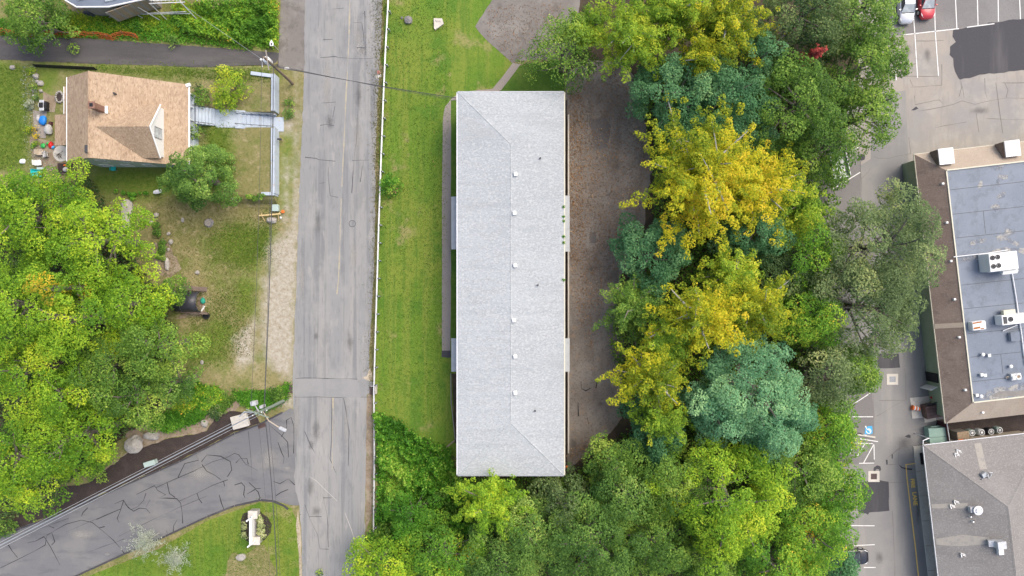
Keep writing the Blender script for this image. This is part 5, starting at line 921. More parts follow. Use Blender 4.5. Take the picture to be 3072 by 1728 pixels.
p = at('R3', 2090, 1378, fz+.5); t = thing('exhaust_fan', 'grey exhaust fan box with round throat on the flat roof', 'fan', (p.x, p.y, fz), ang); MB().bbox((0, 0, .25), (1.15, .75, .52), 0, .04).build('housing', 'galv', t); MB().lathe((.2, 0, .51), [(.3, 0), (.3, .12), (.22, .12), (.22, .03)], 16).build('throat', 'white', t); MB().lathe((.2, 0, .52), [(.2, 0), (.15, .06), (.02, .08)], 12).build('motor', 'wood', t); MB().lathe((-.35, -.05, .51), [(.2, 0), (.2, .15), (.05, .2)], 12).build('cap', 'white', t); MB().tube([(-.6, 0, .2), (-.85, .1, .3), (-.95, 0, .2), (-.85, -.12, .12), (-.6, -.05, .15)], .05, 5).build('hose', 'beige', t)
# south building
s2 = hipped('shop_building', 'shop building with grey shingled hip roof at the lower right corner', (2770, 1336), EZ, 30, 14)
W2, L2, RZ2 = 14.2, 40, 6.2; h_ = W2/2
o4 = [(0, 0, EZ), (W2, 0, EZ), (W2, -L2, EZ), (0, -L2, EZ)]; n_, m_ = (h_, -h_, RZ2), (h_, -L2+h_, RZ2)
MB().add([o4[0], o4[1], n_, *[(p[0], p[1], p[2]-.13) for p in (o4[0], o4[1], n_)]], [(0, 1, 2), (5, 4, 3), (0, 3, 4, 1), (1, 4, 5, 2), (2, 5, 3, 0)]).build('roof_slope', 'roof_grey', s2)
slope('roof_slope', 'roof_grey', o4[3], o4[0], n_, m_, s2)
slope('roof_slope', 'roof_grey', o4[1], o4[2], m_, n_, s2)
for a, b in ((o4[0], n_), (o4[1], n_), (n_, m_)):
    a, b = Vector(a), Vector(b); d = b-a; u = Vector((-d.y, d.x, 0)).normalized()*.16; dn = Vector((0, 0, -.045)); up = Vector((0, 0, .03)); MB().slab([a+u+dn, b+u+dn, b+up, a+up], .03).slab([a+up, b+up, b-u+dn, a-u+dn], .03).build('ridge_cap', 'roof_grey', s2)
for k in (0, 3): a, b = Vector(o4[k]), Vector(o4[(k+1) % 4]); d = (b-a).normalized(); MB().box((a+b)/2+Vector((0, 0, -.08)), ((b-a).length, .12, .15), math.atan2(d.y, d.x)).build('gutter', 'white_metal', s2)
MB().prism([(2.0, -.6), (W2-.6, -.6), (W2-.6, -L2+.6), (2.0, -L2+.6)], -.1, EZ+.05).build('wall', 'beige', s2)
MB().tube([(0.05, .05, EZ-.1), (.3, .4, EZ-.5), (1.2, .5, EZ-.8), (1.2, .5, .05)], .06, 6).build('downspout', 'white_metal', s2)
for k in range(9):
    y = -1.2-k*3.2; window(s2, (1.97, y-1.2, 1.5), (-1, 0, 0), 1.6, 1.4)
sw = thing('sidewalk', 'concrete sidewalk along the grey-roofed shop building', 'sidewalk', at('R5', 1040, 60, .1), ang); sw.location.z = 0
wa = loc(sw, 'R5', 980, 40, .12); wl = 33; mv = .0
for k in range(11): MB().bbox((wa.x+.85, wa.y-1.5-k*3.0, .06), (1.9, 2.97, .16), 0, .02).build('slab', 'concrete', sw)
PZ = lambda p: EZ+(RZ2-EZ)*min(p.x, -p.y)/h_
def on2(fr, x, y, zg=5.0):
    for _ in range(4): p = loc(s2, fr, x, y, zg); zg = PZ(p)
    return Vector((p.x, p.y, zg))
M2 = Matrix.Translation(s2.location) @ Matrix.Rotation(ang, 4, 'Z')
def top2(name, label, cat, fr, x, y, group=None): return thing(name, label, cat, M2 @ on2(fr, x, y), ang, group)
t = top2('mushroom_vent', 'round white mushroom exhaust on the grey hip roof', 'vent', 'R5', 1640, 720); MB().lathe((0, 0, -.3), [(.34, 0), (.34, .75)], 16).build('pipe', 'galv', t); MB().lathe((0, 0, .5), [(.5, 0), (.52, .1), (.42, .12), (.42, .04), (.3, .04), (.28, .2), (.1, .24)], 20).build('cap', 'white_metal', t); MB().box((-.45, .05, .1), (.5, .6, .5)).build('duct', 'galv', t)
t = top2('antenna', 'metal tripod antenna lying over the grey hip roof', 'antenna', 'R5', 1760, 350)
for a, b in (((-.1, .3, .5), (.2, -.45, .1)), ((-.6, -.4, .1), (-.1, .1, .45)), ((-.1, .1, .45), (.2, -.45, .1)), ((.05, .4, .5), (.6, .25, .2)), ((.6, .25, .2), (.35, -.3, .1))): MB().tube([a, b], .05, 5).build('strut', 'galv', t)
MB().bbox((-.35, .1, .12), (.6, .5, .5), .4, .04).build('mast_box', 'grey_metal', t); MB().box((-.7, -.45, .06), (.25, .18, .2)).build('foot', 'black', t)
t = top2('gooseneck_vent', 'blue-grey metal gooseneck duct near the watermark-side roof edge', 'vent', 'R5', 1880, 1090); t['label'] = 'blue-grey metal gooseneck duct on the lower part of the grey hip roof'
MB().bbox((0, 0, .4), (1.0, .85, .95), 0, .05).build('hood', 'galv', t); MB().box((.1, -.8, .25), (.55, .8, .4)).build('duct', 'white_metal', t); MB().box((-.7, .1, .1), (.6, .7, .4), 0, 1, 0, -.3).build('skirt', 'galv', t)
for i, (x, y, lab) in enumerate(((1460, 90, 'white metal bracket on the upper slope of the grey hip roof'), (1440, 128, 'lower white metal bracket on the upper slope of the grey hip roof'), (1435, 642, 'white angled flashing left of the mushroom exhaust'), (1390, 687, 'smaller white flashing left of the mushroom exhaust'), (1505, 1215, 'white angled flashing at the lower left of the grey hip roof'))):
    t = top2('flashing', lab, 'flashing', 'R5', x, y); MB().box((0, .1, .07), (.55, .07, .12), -.45).build('plate', 'white', t); MB().box((-.2, -.08, .07), (.08, .4, .12), .2).build('plate', 'white', t); MB().box((.12, -.1, .07), (.4, .06, .1), -.45).build('plate', 'white', t)
for x, y, lab in ((1580, 797, 'short white vent pipe just below the mushroom exhaust'), (1605, 850, 'lower short white vent pipe below the mushroom exhaust')):
    t = top2('vent_pipe', lab, 'pipe', 'R5', x, y); MB().tube([(0, 0, -.1), (0, 0, .35)], .09, 10).build('pipe', 'white', t); MB().box((.16, 0, .05), (.3, .2, .1)).build('boot', 'black', t)
def wash(pts):   # pale streak washed clean below a roof fitting
    MB().quad(*[tuple(on2('R5', *p)+Vector((0, 0, .012))) for p in pts]).build('wash_streak', 'streak', s2)
PM('streak', (.34, .315, .275), [(1.5, .48, .66, (.27, .255, .24), .9), (6, .5, .66, (.4, .37, .33), .5)], rough=.9)
wash([(1632, 10), (1706, 0), (1770, 285), (1695, 295)]); wash([(1165, 668), (1560, 655), (1560, 715), (1172, 712)]); wash([(1212, 1045), (1500, 1000), (1795, 1030), (1800, 1100), (1500, 1125), (1222, 1110)])
# service yard between the shops
fn = thing('screen_fence', 'maroon screen fence between the two shop buildings', 'fence', at('R4', 1260, 900), ang)
A, B = at('R4', 1225, 760, 0), at('R4', 1265, 1010, 0)
for k in range(8): p = A.lerp(B, (k+.5)/8); MB().box((p.x, p.y, .95), (.06, (B-A).length/8-.02, 1.9), ang).build('board', 'maroon', fn, True)
MB().tube([A+Vector((0, 0, 1.95)), B+Vector((0, 0, 1.95))], .05, 4).build('top_rail', 'white_metal', fn, True)
dg = thing('dumpster', 'pale green metal dumpster behind the maroon fence', 'dumpster', at('R4', 1170, 920), ang)
MB().add([(-.9, -1.1, .1), (.9, -1.1, .1), (.9, 1.1, .1), (-.9, 1.1, .1), (-.9, -1.1, 1.1), (.9, -1.1, 1.5), (.9, 1.1, 1.5), (-.9, 1.1, 1.1)], [(3, 2, 1, 0), (0, 1, 5, 4), (1, 2, 6, 5), (2, 3, 7, 6), (3, 0, 4, 7)]).build('bin', 'dumpster_green', dg)
for y in (-.55, .55): MB().add([(-.95, y-.53, 1.13), (.0, y-.53, 1.36), (.95, y-.53, 1.54), (.95, y+.53, 1.54), (.0, y+.53, 1.36), (-.95, y+.53, 1.13), (-.95, y-.53, 1.08), (.95, y-.53, 1.49), (.95, y+.53, 1.49), (-.95, y+.53, 1.08)], [(0, 1, 4, 5), (1, 2, 3, 4), (6, 7, 2, 1, 0), (5, 4, 3, 8, 9), (9, 8, 7, 6)]).build('lid', 'dumpster_green', dg)
for y in (-1.16, 1.16): MB().box((0, y, .8), (1.0, .08, .14)).build('fork_pocket', 'dumpster_green', dg)
pad = thing('concrete_pad', 'pale concrete pad under the brown dumpster', 'pad', at('R4', 1080, 620), ang)
MB().prism([(p.x, p.y) for p in (at('R4', 932, 520), at('R4', 1195, 495), at('R4', 1215, 720), at('R4', 955, 745))], -.05, .09).build('slab', 'concrete', pad, True); MB().prism([(p.x, p.y) for p in (at('R4', 1085, 735), at('R4', 1212, 705), at('R4', 1215, 770), at('R4', 1090, 790))], -.05, .07).build('slab', 'concrete', pad, True)
db = thing('dumpster', 'dark brown dumpster with ribbed lid against the green wall', 'dumpster', at('R4', 1140, 640)+Vector((0, 0, .09)), ang+.08)
MB().add([(-1, -.75, 0), (1, -.75, 0), (1, .75, 0), (-1, .75, 0), (-1.1, -.85, 1.0), (1.1, -.85, 1.0), (1.1, .85, 1.25), (-1.1, .85, 1.25)], [(3, 2, 1, 0), (0, 1, 5, 4), (1, 2, 6, 5), (2, 3, 7, 6), (3, 0, 4, 7)]).build('bin', 'dumpster_brown', db)
for k in range(4): MB().box((0, -.66+k*.4, 1.08+k*.056), (2.2, .37, .07), 0, 1, .14).build('lid_panel', 'dumpster_brown', db)
MB().tube([(-1.1, .9, 1.3), (1.1, .9, 1.3)], .06, 6).build('hinge_bar', 'dark_metal', db)
br = thing('traffic_barrel', 'orange and white traffic barrel lying on the concrete pad', 'traffic barrel', at('R4', 992, 632, .3)+Vector((0, 0, -.21)), -.2)
for k in range(5): MB().tube([(-.45+k*.18, 0, .29), (-.45+(k+1)*.18-.01, 0, .29)], [.29-.01*k, .28-.01*k], 14).build('band', 'orange' if k % 2 == 0 else 'white', br)
for x, y, lab, z0 in ((1115, 405, 'bright red fire bucket beside the open white door', 0), (1172, 512, 'dark red bucket at the corner of the concrete pad', .09)):
    t = thing('red_bucket', lab, 'bucket', at('R4', x, y, .3)+Vector((0, 0, -.3+z0)), 0); MB().lathe((0, 0, 0), [(.17, 0), (.24, .5), (.2, .5), (.15, .1)], 14).build('pail', 'red', t); MB().tube([(-.23, 0, .5), (0, .18, .62), (.23, 0, .5)], .02, 5).build('handle', 'dark_metal', t)
    MB().lathe((0, 0, .5), [(.24, 0), (.2, .08), (.03, .12)], 14).build('lid', 'red', t)
cr = thing('wooden_crate', 'large wooden crate with an orange stencilled panel beside the condensers', 'crate', at('R4', 1425, 915), ang)
MB().box((0, 0, .75), (1.35, 1.25, 1.5)).build('core', 'wood_grey', cr)
for k in range(7): MB().box((-.6+k*.2, 0, 1.53), (.18, 1.27, .04)).build('plank', 'wood', cr)
pn = MB().box((-.35, -.42, 1.56), (.55, .4, .02)).build('stencil_panel', 'orange', cr)
for k, lab in enumerate((('left', -1.15), )): pass
cond = [(1530, 918, 'grey-white condenser next to the wooden crate'), (1612, 904, 'second condenser from the wooden crate'), (1717, 898, 'middle condenser of the five, pale with wide dark fan'), (1818, 888, 'black-rimmed condenser, fourth from the wooden crate'), (1912, 874, 'pale condenser furthest from the wooden crate')]
for k, (x, y, lab) in enumerate(cond):
    p = at('R4', x, y, .85); t = thing('condenser', lab, 'air conditioner', (p.x, p.y, 0), ang, 'condensers between the shops')
    MB().bbox((0, 0, .42), (.72, .72, .82), 0, .12).build('casing', 'black' if k == 3 else 'box_green' if k != 2 else 'white_metal', t); MB().lathe((0, 0, .83), [(.34, 0), (.34, .05), (.29, .05), (.29, .012)], 18).build('fan_ring', 'white_metal', t)
    MB().lathe((0, 0, .84), [(.28, 0), (.28, .006)], 16).build('grille', 'dark_metal', t); MB().lathe((0, 0, .85), [(.16, 0), (.14, .03), (.06, .04)], 12).build('fan_hub', 'white_metal' if k < 3 else 'galv', t)
for k in range(6):
    p = at('R4', 2075+k*24, 905-k*3); tag(MB().rock((0, 0, .1), (.16, .14, .14), 30+k, 1).build('white_stone', 'white', None), ('leftmost', 'second', 'third', 'fourth', 'fifth', 'rightmost')[k]+' white stone in the row along the grey-roofed shop', 'stone', 'white stones along the shop wall').location = p
for fr, x, y, lab, m_ in (('R4', 742, 318, 'catch basin with pale frame and grey grate on the lane', 'grey_metal'), ('R4', 540, 1374, 'catch basin with pale frame and rusty grate above the black patch', 'dumpster_brown')):
    t = thing('catch_basin', lab, 'drain', at(fr, x, y)+Vector((0, 0, .024)), 0); mb = MB()
    for cx, cy, a, b in ((0, .5, 1.35, .3), (0, -.5, 1.35, .3), (-.52, 0, .3, .7), (.52, 0, .3, .7)): mb.box((cx, cy, .012), (a, b, .03))
    mb.build('frame', 'concrete', t); MB().box((0, 0, .004), (.72, .68, .012)).build('grate', m_, t); mb = MB()
    for k in range(6): MB().box((-.3+k*.12, 0, .014), (.04, .66, .02)).build('bar', 'dark_metal', t)
tag(MB().box((0, 0, .05), (.8, 1.4, .05), ang).build('door_mat', 'black', None), 'black door mat on the concrete sidewalk', 'mat').location = at('R4', 1075, 1175, .14)+Vector((0, 0, .12))
# accessible bay symbol, lettering
def text(body, p, size, rz, mat, parent, name, bold=.0):
    cu = bpy.data.curves.new(name, 'FONT'); cu.body = body; cu.size = size; cu.align_x = 'CENTER'; cu.align_y = 'CENTER'; cu.offset = bold; cu.extrude = .001
    o = bpy.data.objects.new(name, cu); C.objects.link(o); dg_ = bpy.context.evaluated_depsgraph_get(); me = bpy.data.meshes.new_from_object(o.evaluated_get(dg_)); bpy.data.objects.remove(o)
    me.materials.clear(); me.materials.append(MATS[mat]); q = bpy.data.objects.new(name, me); link(q, parent)
    q.location = Vector(p)-(parent.location if parent else Vector()); q.rotation_euler = (0, 0, rz); return q
text('FIRE', at('R5', 962, 440)+Vector((0, 0, .042)), .6, R(-84), 'yellow_paint', lane, 'lettering', .03); text('LANE', at('R5', 984, 608)+Vector((0, 0, .042)), .66, R(-84), 'yellow_paint', lane, 'lettering', .03)
bay = sheet('bay_symbol', 'R4', [(445, 845), (478, 826), (522, 824), (528, 905), (500, 918), (440, 912)], 'sign_blue', .04, lane, amp=.02)
c0 = at('R4', 484, 872)+Vector((0, 0, .046)); mb = MB()
mb.ribbon([c0+Vector((.28*math.cos(a), -.1+.28*math.sin(a), 0)) for a in [R(110-k*25) for k in range(13)]], .1); mb.ribbon([c0+Vector(q+(0,)) for q in ((-.3, .35), (-.2, .1), (.05, .05), (.2, -.2))], .1); mb.box(c0+Vector((-.36, .45, 0)), (.16, .16, .004))
mb.build('wheelchair_symbol', 'white_paint', lane)
t = thing('wheel_stop', 'weathered concrete wheel stop by the accessible bay', 'wheel stop', at('R4', 460, 945), R(-9))
MB().bbox((-.3, .12, .1), (2.6, .22, .2), 0, .05).build('block', 'concrete', t)
t = thing('sign_post', 'tilted sign on a dark post beside the accessible bay', 'sign', at('R4', 375, 905), R(-25)); MB().tube([(0, 0, -.05), (-.3, .1, 2.0)], .05, 6).build('post', 'black', t); MB().box((-.3, .1, 1.8), (.35, .05, .5), .3).build('plate', 'white_metal', t)
# ------------------------------------------------------------ cars
def car(name, label, loc_, rz, paint, low, suv=False, length=4.5, wdt=1.78, screen='pane_pale'):
    """nose towards -y"""
    t = thing(name, label, 'car', loc_, rz); L, Wd = length, wdt; hz = 1.0 if suv else .86; rf_ = 1.62 if suv else 1.42
    st_ = [(-L/2, .62, .35, .55), (-L/2+.12, .8, .3, .7), (-L/2+.45, .93, .28, .8), (-L/2+1.1, 1, .26, hz), (0, 1, .25, hz+.03), (L/2-.7, 1, .26, hz+.03), (L/2-.25, .92, .3, hz), (L/2, .78, .38, .8)]
    V = []; Fc = []
    for y, k, zb_, zt_ in st_:
        w = Wd/2*k; V += [(-w*.96, y, zb_), (-w, y, (zb_+zt_)*.52), (-w*.95, y, zt_-.06), (-w*.8, y, zt_), (w*.8, y, zt_), (w*.95, y, zt_-.06), (w, y, (zb_+zt_)*.52), (w*.96, y, zb_)]
    for i in range(len(st_)-1):
        for k in range(8): Fc.append((i*8+k, i*8+(k+1) % 8, i*8+8+(k+1) % 8, i*8+8+k))
    Fc += [tuple(range(7, -1, -1)), tuple(range(len(V)-8, len(V)))]
    MB().add(V, Fc).build('body', paint, t, smooth=True)
    y0, y1, y2, y3 = -L/2+1.15, -L/2+1.95, L/2-(.55 if suv else 1.2), L/2-(.25 if suv else .55); wb, wt = Wd/2*.86, Wd/2*.66
    MB().slab([(-wt, y1, rf_-.05), (wt, y1, rf_-.05), (wt, y2, rf_-.05), (-wt, y2, rf_-.05)], .05).add([(-wt, y1, rf_-.05), (-wt*.8, y1+.15, rf_), (wt*.8, y1+.15, rf_), (wt, y1, rf_-.05), (wt, y2, rf_-.05), (wt*.8, y2-.15, rf_), (-wt*.8, y2-.15, rf_), (-wt, y2, rf_-.05)], [(0, 3, 2, 1), (1, 2, 5, 6), (3, 4, 5, 2), (4, 7, 6, 5), (7, 0, 1, 6)]).build('roof', paint, t, smooth=True)
    MB().quad((-wb, y0, hz+.01), (wb, y0, hz+.01), (wt, y1, rf_-.06), (-wt, y1, rf_-.06)).build('windscreen', screen, t)
    MB().box((0, y0-.03, hz+.012), (wb*1.9, .1, .02)).build('wiper_cowl', 'black', t)
    MB().quad((wb, y3, hz+.02), (-wb, y3, hz+.02), (-wt, y2, rf_-.06), (wt, y2, rf_-.06)).build('rear_window', 'glass', t)
    for s in (-1, 1):
        MB().quad((s*wb, y0, hz+.01), (s*wt, y1, rf_-.06), (s*wt, y2, rf_-.06), (s*wb, y3, hz+.02)).build('side_window', 'glass', t)
        MB().tube([(s*wb, y0, hz), (s*wt, y1, rf_-.04), (s*wt, y2, rf_-.04), (s*wb, y3, hz)], .035, 5).build('roof_pillar', paint, t)
        MB().bbox((s*(Wd/2+.08), y0+.35, hz+.08), (.2, .12, .14), 0, .03).build('mirror', paint, t)
        MB().add([(s*Wd*.3, -L/2+.1, .72), (s*Wd*.45, -L/2+.42, .8), (s*Wd*.47, -L/2+.7, .86), (s*Wd*.36, -L/2+.3, .79)], [(0, 1, 2, 3)]).build('headlight', 'white', t)
        for y in (-L/2+.85, L/2-.85):
            w = MB().tube([(s*(Wd/2-.2), y, .33), (s*(Wd/2+.015), y, .33)], .33, 18).build('wheel', 'tyre', t); MB().tube([(s*(Wd/2+.01), y, .33), (s*(Wd/2+.03), y, .33)], .2, 14).build('rim', 'galv', w)
    return t
Cz = lambda fr, x, y, dy: at(fr, x, y, .5)+Vector((0, dy, -.48+.026))
car('car', 'silver car parked at the top edge beside the trees', Cz('R1', 880, 262, 2.25), R(2), 'car_silver', 'car_grey', True)
car('car', 'red car parked at the top edge right of the silver car', Cz('R1', 1105, 215, 2.3), R(3), 'car_red', 'car_red')
car('car', 'black car half hidden by the teal tree at the bottom right', at('R5', 385, 1240, .5)+Vector((-1.2, 0, -.47)), R(93), 'car_black', 'car_black', screen='glass')
t = thing('open_trailer', 'grey open trailer half hidden under the green tree by the lane', 'trailer', at('R2', 130, 350), R(12))
MB().box((0, 0, .55), (2.0, 3.2, .08)).build('bed', 'grey_metal', t)
for cx, cy, a, b in ((-.98, 0, .06, 3.2), (.98, 0, .06, 3.2), (0, -1.6, 2.0, .06), (0, 1.6, 2.0, .06)): MB().box((cx, cy, .8), (a, b, .5)).build('side_panel', 'grey_metal', t)
for s in (-1, 1): MB().tube([(s*1.05, 0, .33), (s*1.25, 0, .33)], .32, 14).build('wheel', 'tyre', t)
for k in (-.45, .2): MB().box((k, 0, .61), (.06, 3.1, .04)).build('bed_rail', 'galv', t)
# ------------------------------------------------------------ guardrail
gr = thing('guardrail', 'white steel guardrail along the right side of the road', 'guardrail', at('F', 955, 600))
GP = [('F', 979, -60), ('F', 977, 0), ('F', 970, 120), ('F', 964, 260), ('F', 958, 420), ('F', 953, 560), ('F', 949, 700), ('F', 945, 830), ('F', 942, 930), ('F', 940, 1010), ('F', 942, 1090), ('F', 942, 1180), ('F', 940, 1300), ('F', 940, 1400)]
gp = [at(*q, .6) for q in GP]; seg = []
def along(P, step):
    out = []; rest = 0
    for i in range(len(P)-1):
        L = (P[i+1]-P[i]).length; s = rest
        while s < L: out.append(P[i].lerp(P[i+1], s/L)); s += step
        rest = s-L
    return out
gs = along(gp, 3.81)
for a, b in zip(gs, gs[1:]):
    d = (b-a).normalized(); u = Vector((-d.y, d.x, 0)); e_ = d*.02; pr = [(-.02, .16), (.07, .12), (.07, .05), (-.01, 0), (.07, -.05), (.07, -.12), (-.02, -.16)]; V = []
    for q in (a-e_, b+e_): V += [q+u*p[0]+Vector((0, 0, p[1])) for p in pr]+[q+u*(p[0]-.045)+Vector((0, 0, p[1])) for p in pr[::-1]]
    n = 14; MB().add(V, [(i, (i+1) % n, n+(i+1) % n, n+i) for i in range(n)]+[tuple(range(n)), tuple(range(2*n-1, n-1, -1))]).build('rail', 'galv', gr, True)
for k, p in enumerate(along(gp, 2.12)):
    MB().box((p.x+.28, p.y, .38), (.12, .12, .86)).build('post', 'grey_metal', gr, True); MB().box((p.x+.13, p.y, .6), (.2, .12, .28)).build('blockout', 'dark_metal', gr, True)
# ------------------------------------------------------------ utility poles, wires
def sag(a, b, s, n=14): return [a.lerp(b, k/n)+Vector((0, 0, -s*4*(k/n)*(1-k/n))) for k in range(n+1)]
pole_a = at('P', 878, 251); pole_b = at('P', 853, 1201)
pa = thing('utility_pole', 'brown wooden utility pole with grey transformer at the driveway corner', 'utility pole', pole_a)
MB().tube([(0, 0, -.2), (0, 0, 4.5), (-.15, .1, 9.2)], [.17, .15, .12], 10).build('pole', 'pole_wood', pa, smooth=True)
MB().lathe((-.45, .35, 6.6), [(.36, 0), (.38, .05), (.38, 1.1), (.3, 1.2), (.08, 1.24)], 16).build('transformer', 'white_metal', pa, smooth=True)
MB().bbox((-.2, .2, 6.9), (.3, .2, .3), .6, .03).build('bracket', 'galv', pa); MB().lathe((-1.0, .35, 7.5), [(.1, 0), (.13, .25), (.06, .3)], 10).build('insulator', 'white', pa)
MB().tube([(-.15, .1, 8.2), (-1.0, .45, 7.5), (-1.05, -.3, 7.2)], .05, 5).build('bracket_arm', 'white', pa)
MB().box((0, 0, 8.6), (.1, 2.2, .12), .15).build('crossarm', 'wood_grey', pa)
pb = thing('utility_pole', 'greenish utility pole with street light at the side road corner', 'utility pole', pole_b)
MB().tube([(0, 0, -.2), (0, 0, 4.5), (-.1, .05, 9.0)], [.19, .17, .14], 10).build('pole', 'pole_green', pb, smooth=True)
sl = MB().tube([(-.1, 0, 7.0), (.8, -1.0, 7.6), (1.9, -1.75, 7.5)], .06, 6).build('light_arm', 'beige', pb); MB().bbox((2.25, -1.95, 7.42), (.85, .36, .2), R(-25), .07).build('street_light', 'galv', sl)
MB().bbox((-.65, 1.0, 8.0), (.6, .5, .75), .15, .05).build('equipment_box', 'galv', pb); MB().tube([(0, 0, 8.2), (-.65, 1.0, 8.1)], .06, 5).build('bracket_arm', 'galv', pb)
MB().box((0, 0, 8.7), (.1, 2.6, .12), R(70)).build('crossarm', 'pole_green', pb)
for k in (-1.1, -.5, .5, 1.1): MB().lathe((k*.94, k*.34, 8.76), [(.05, 0), (.07, .1), (.04, .18)], 8).build('insulator', 'white', pb)
MB().tube([(-.3, .1, 8.6), (-1.6, .1, 8.3), (-2.3, -.5, 7.9)], .08, 5).build('cable_bracket', 'galv', pb)
MB().bbox((-.35, .35, 6.3), (.34, .34, 1.1), .2, .05).build('splice_case', 'galv', pb)
ta, tb_ = pole_a+Vector((-.05, 0, 0)), pole_b
def wire(label, pts, r, mat='dark_metal', name='wire'):
    return tag(MB().tube(pts, r, 5).build(name, mat, None), label, 'wire')
wire('thick dark cable strung between the two utility poles beside the road', sag(ta+Vector((0, 0, 6.6)), tb_+Vector((0, 0, 6.8)), .7), .05, 'dark_metal', 'cable')
wire('upper thin wire between the two utility poles, left of the thick cable', sag(ta+Vector((-.5, 0, 8.7)), tb_+Vector((-.7, .3, 8.8)), .5), .02)
wire('upper thin wire between the two utility poles, right of its twin', sag(ta+Vector((.5, 0, 8.7)), tb_+Vector((.7, -.2, 8.8)), .5), .02)
bn = Vector((bx0, by1-.55, 5.3))
for k, (z0, r) in enumerate(((6.5, .038), (6.9, .02), (7.3, .012))):
    wire(('thick drop cable crossing the road to the long building', 'thinner drop wire just above the thick drop cable over the road', 'thinnest drop wire crossing the road to the long building')[k], sag(pole_a+Vector((0, 0, z0)), bn+Vector((-.05, -.15*k, -.1*k)), .5), r)
wire('service wire from the transformer pole to the blue-grey house', sag(pole_a+Vector((-.9, .4, 7.5)), at('Z1', 1290, 10, 4.6), .3), .018, 'grey_metal')
end = at('Z3', -200, 1330, 6.5)
for k, (dx, dy, r) in enumerate(((0, 0, .07), (.3, -.2, .022), (-.25, .2, .022))):
    wire(('thick grey cable bundle running along the side road', 'thin cable on the road side of the thick bundle along the side road', 'thin cable on the bank side of the thick bundle along the side road')[k], sag(pole_b+Vector((-.2+dx, dy, 6.4)), end+Vector((dx, dy, 0)), 1.6, 20), r, 'grey_metal' if k == 0 else 'galv', 'cable')
for k, (dx, r) in enumerate(((0, .045), (.35, .02), (-.8, .012))):
    wire(('thick cable leaving the lower pole towards the bottom edge past the sign', 'thin wire right of the thick cable above the stone sign', 'faint wire left of the thick cable above the side road')[k], sag(pole_b+Vector((dx, 0, 6.7)), at('P', 836, 1900, 6.5)+Vector((dx, 0, 0)), .8), r)
t = thing('street_sign', 'white street sign on a post at the driveway mouth', 'sign', gnd('P', 835, 150)); MB().tube([(0, 0, -.1), (0, 0, 2.3)], .035, 6).build('post', 'galv', t); MB().add([(-.2, -.32, 2.32), (.2, -.32, 2.32), (.23, .0, 2.36), (0, .4, 2.4), (-.23, 0, 2.36), (-.2, -.32, 2.28), (.2, -.32, 2.28), (.23, .0, 2.32), (0, .4, 2.36), (-.23, 0, 2.32)], [(0, 1, 2, 3, 4), (9, 8, 7, 6, 5)]+[(i, i+5, (i+1) % 5+5, (i+1) % 5) for i in range(5)]).build('plate', 'white', t); MB().box((0, -.1, 2.37), (.18, .22, .015)).build('emblem', 'dark_metal', t)
# painted marks on the road
mk = at('P', 1135.5, 217.5)+Vector((0, 0, .037)); PM('pink_paint', (.55, .2, .2), [(6, .45, .65, (.4, .28, .27), .8)]); sheet('utility_mark', None, [mk+Vector(q) for q in ((-.18, -.2, 0), (.2, -.18, 0), (.2, .16, 0), (.02, .24, 0), (-.18, .15, 0))], 'pink_paint', .037, road, amp=.02)
text('No', at('P', 1136, 229)+Vector((0, 0, .041)), .55, R(25), 'white_paint', road, 'lettering', .02)
sheet('paint_blot', 'P', [(852, 204), (858, 201), (866, 202), (869, 206), (862, 208), (854, 208)], 'white_paint', .03, amp=.01)
def disc(name, label, cat, p, r, mat, rim='dark_metal'):
    t = thing(name, label, cat, p); MB().lathe((0, 0, -.02), [(r, 0), (r, .032), (r*.88, .034)], 20).build('frame', rim, t); MB().lathe((0, 0, 0), [(r*.86, 0), (r*.86, .018)], 20).build('cover', mat, t); return t
disc('manhole', 'round manhole cover in the right lane of the road', 'manhole', at('P', 1057, 671)+Vector((0, 0, .032)), .42, 'road', 'dark_metal')
for px, py, lab in ((868, 1166, 'brown drain grate at the left end of the culvert'), (1119, 1171, 'brown drain grate under the guardrail at the culvert')):
    t = thing('drain_grate', lab, 'drain', at('P', px, py)+Vector((0, 0, .02))); MB().box((0, 0, .02), (.8, 1.0, .06)).build('frame', 'dumpster_brown', t)
    for k in range(6): MB().box((-.32+k*.13, 0, .056), (.05, .9, .02)).build('bar', 'dark_metal', t)
t = thing('drain_grate', 'dark brown storm drain at the mouth of the side road', 'drain', at('P', 785, 1276)+Vector((0, 0, .026)), R(20)); MB().box((0, 0, .01), (.95, .6, .05)).build('frame', 'dumpster_brown', t)
for k in range(6): MB().box((-.38+k*.15, 0, .045), (.05, .5, .02)).build('bar', 'black', t)
t = thing('culvert_rail', 'small pale railing behind the guardrail at the culvert', 'railing', at('P', 1131, 1168)); mb = MB(); MB().box((.0, 0, .4), (.1, .9, .8)).build('wall', 'concrete', t); MB().box((-.3, .45, .5), (.7, .08, .1)).build('rail', 'galv', t)
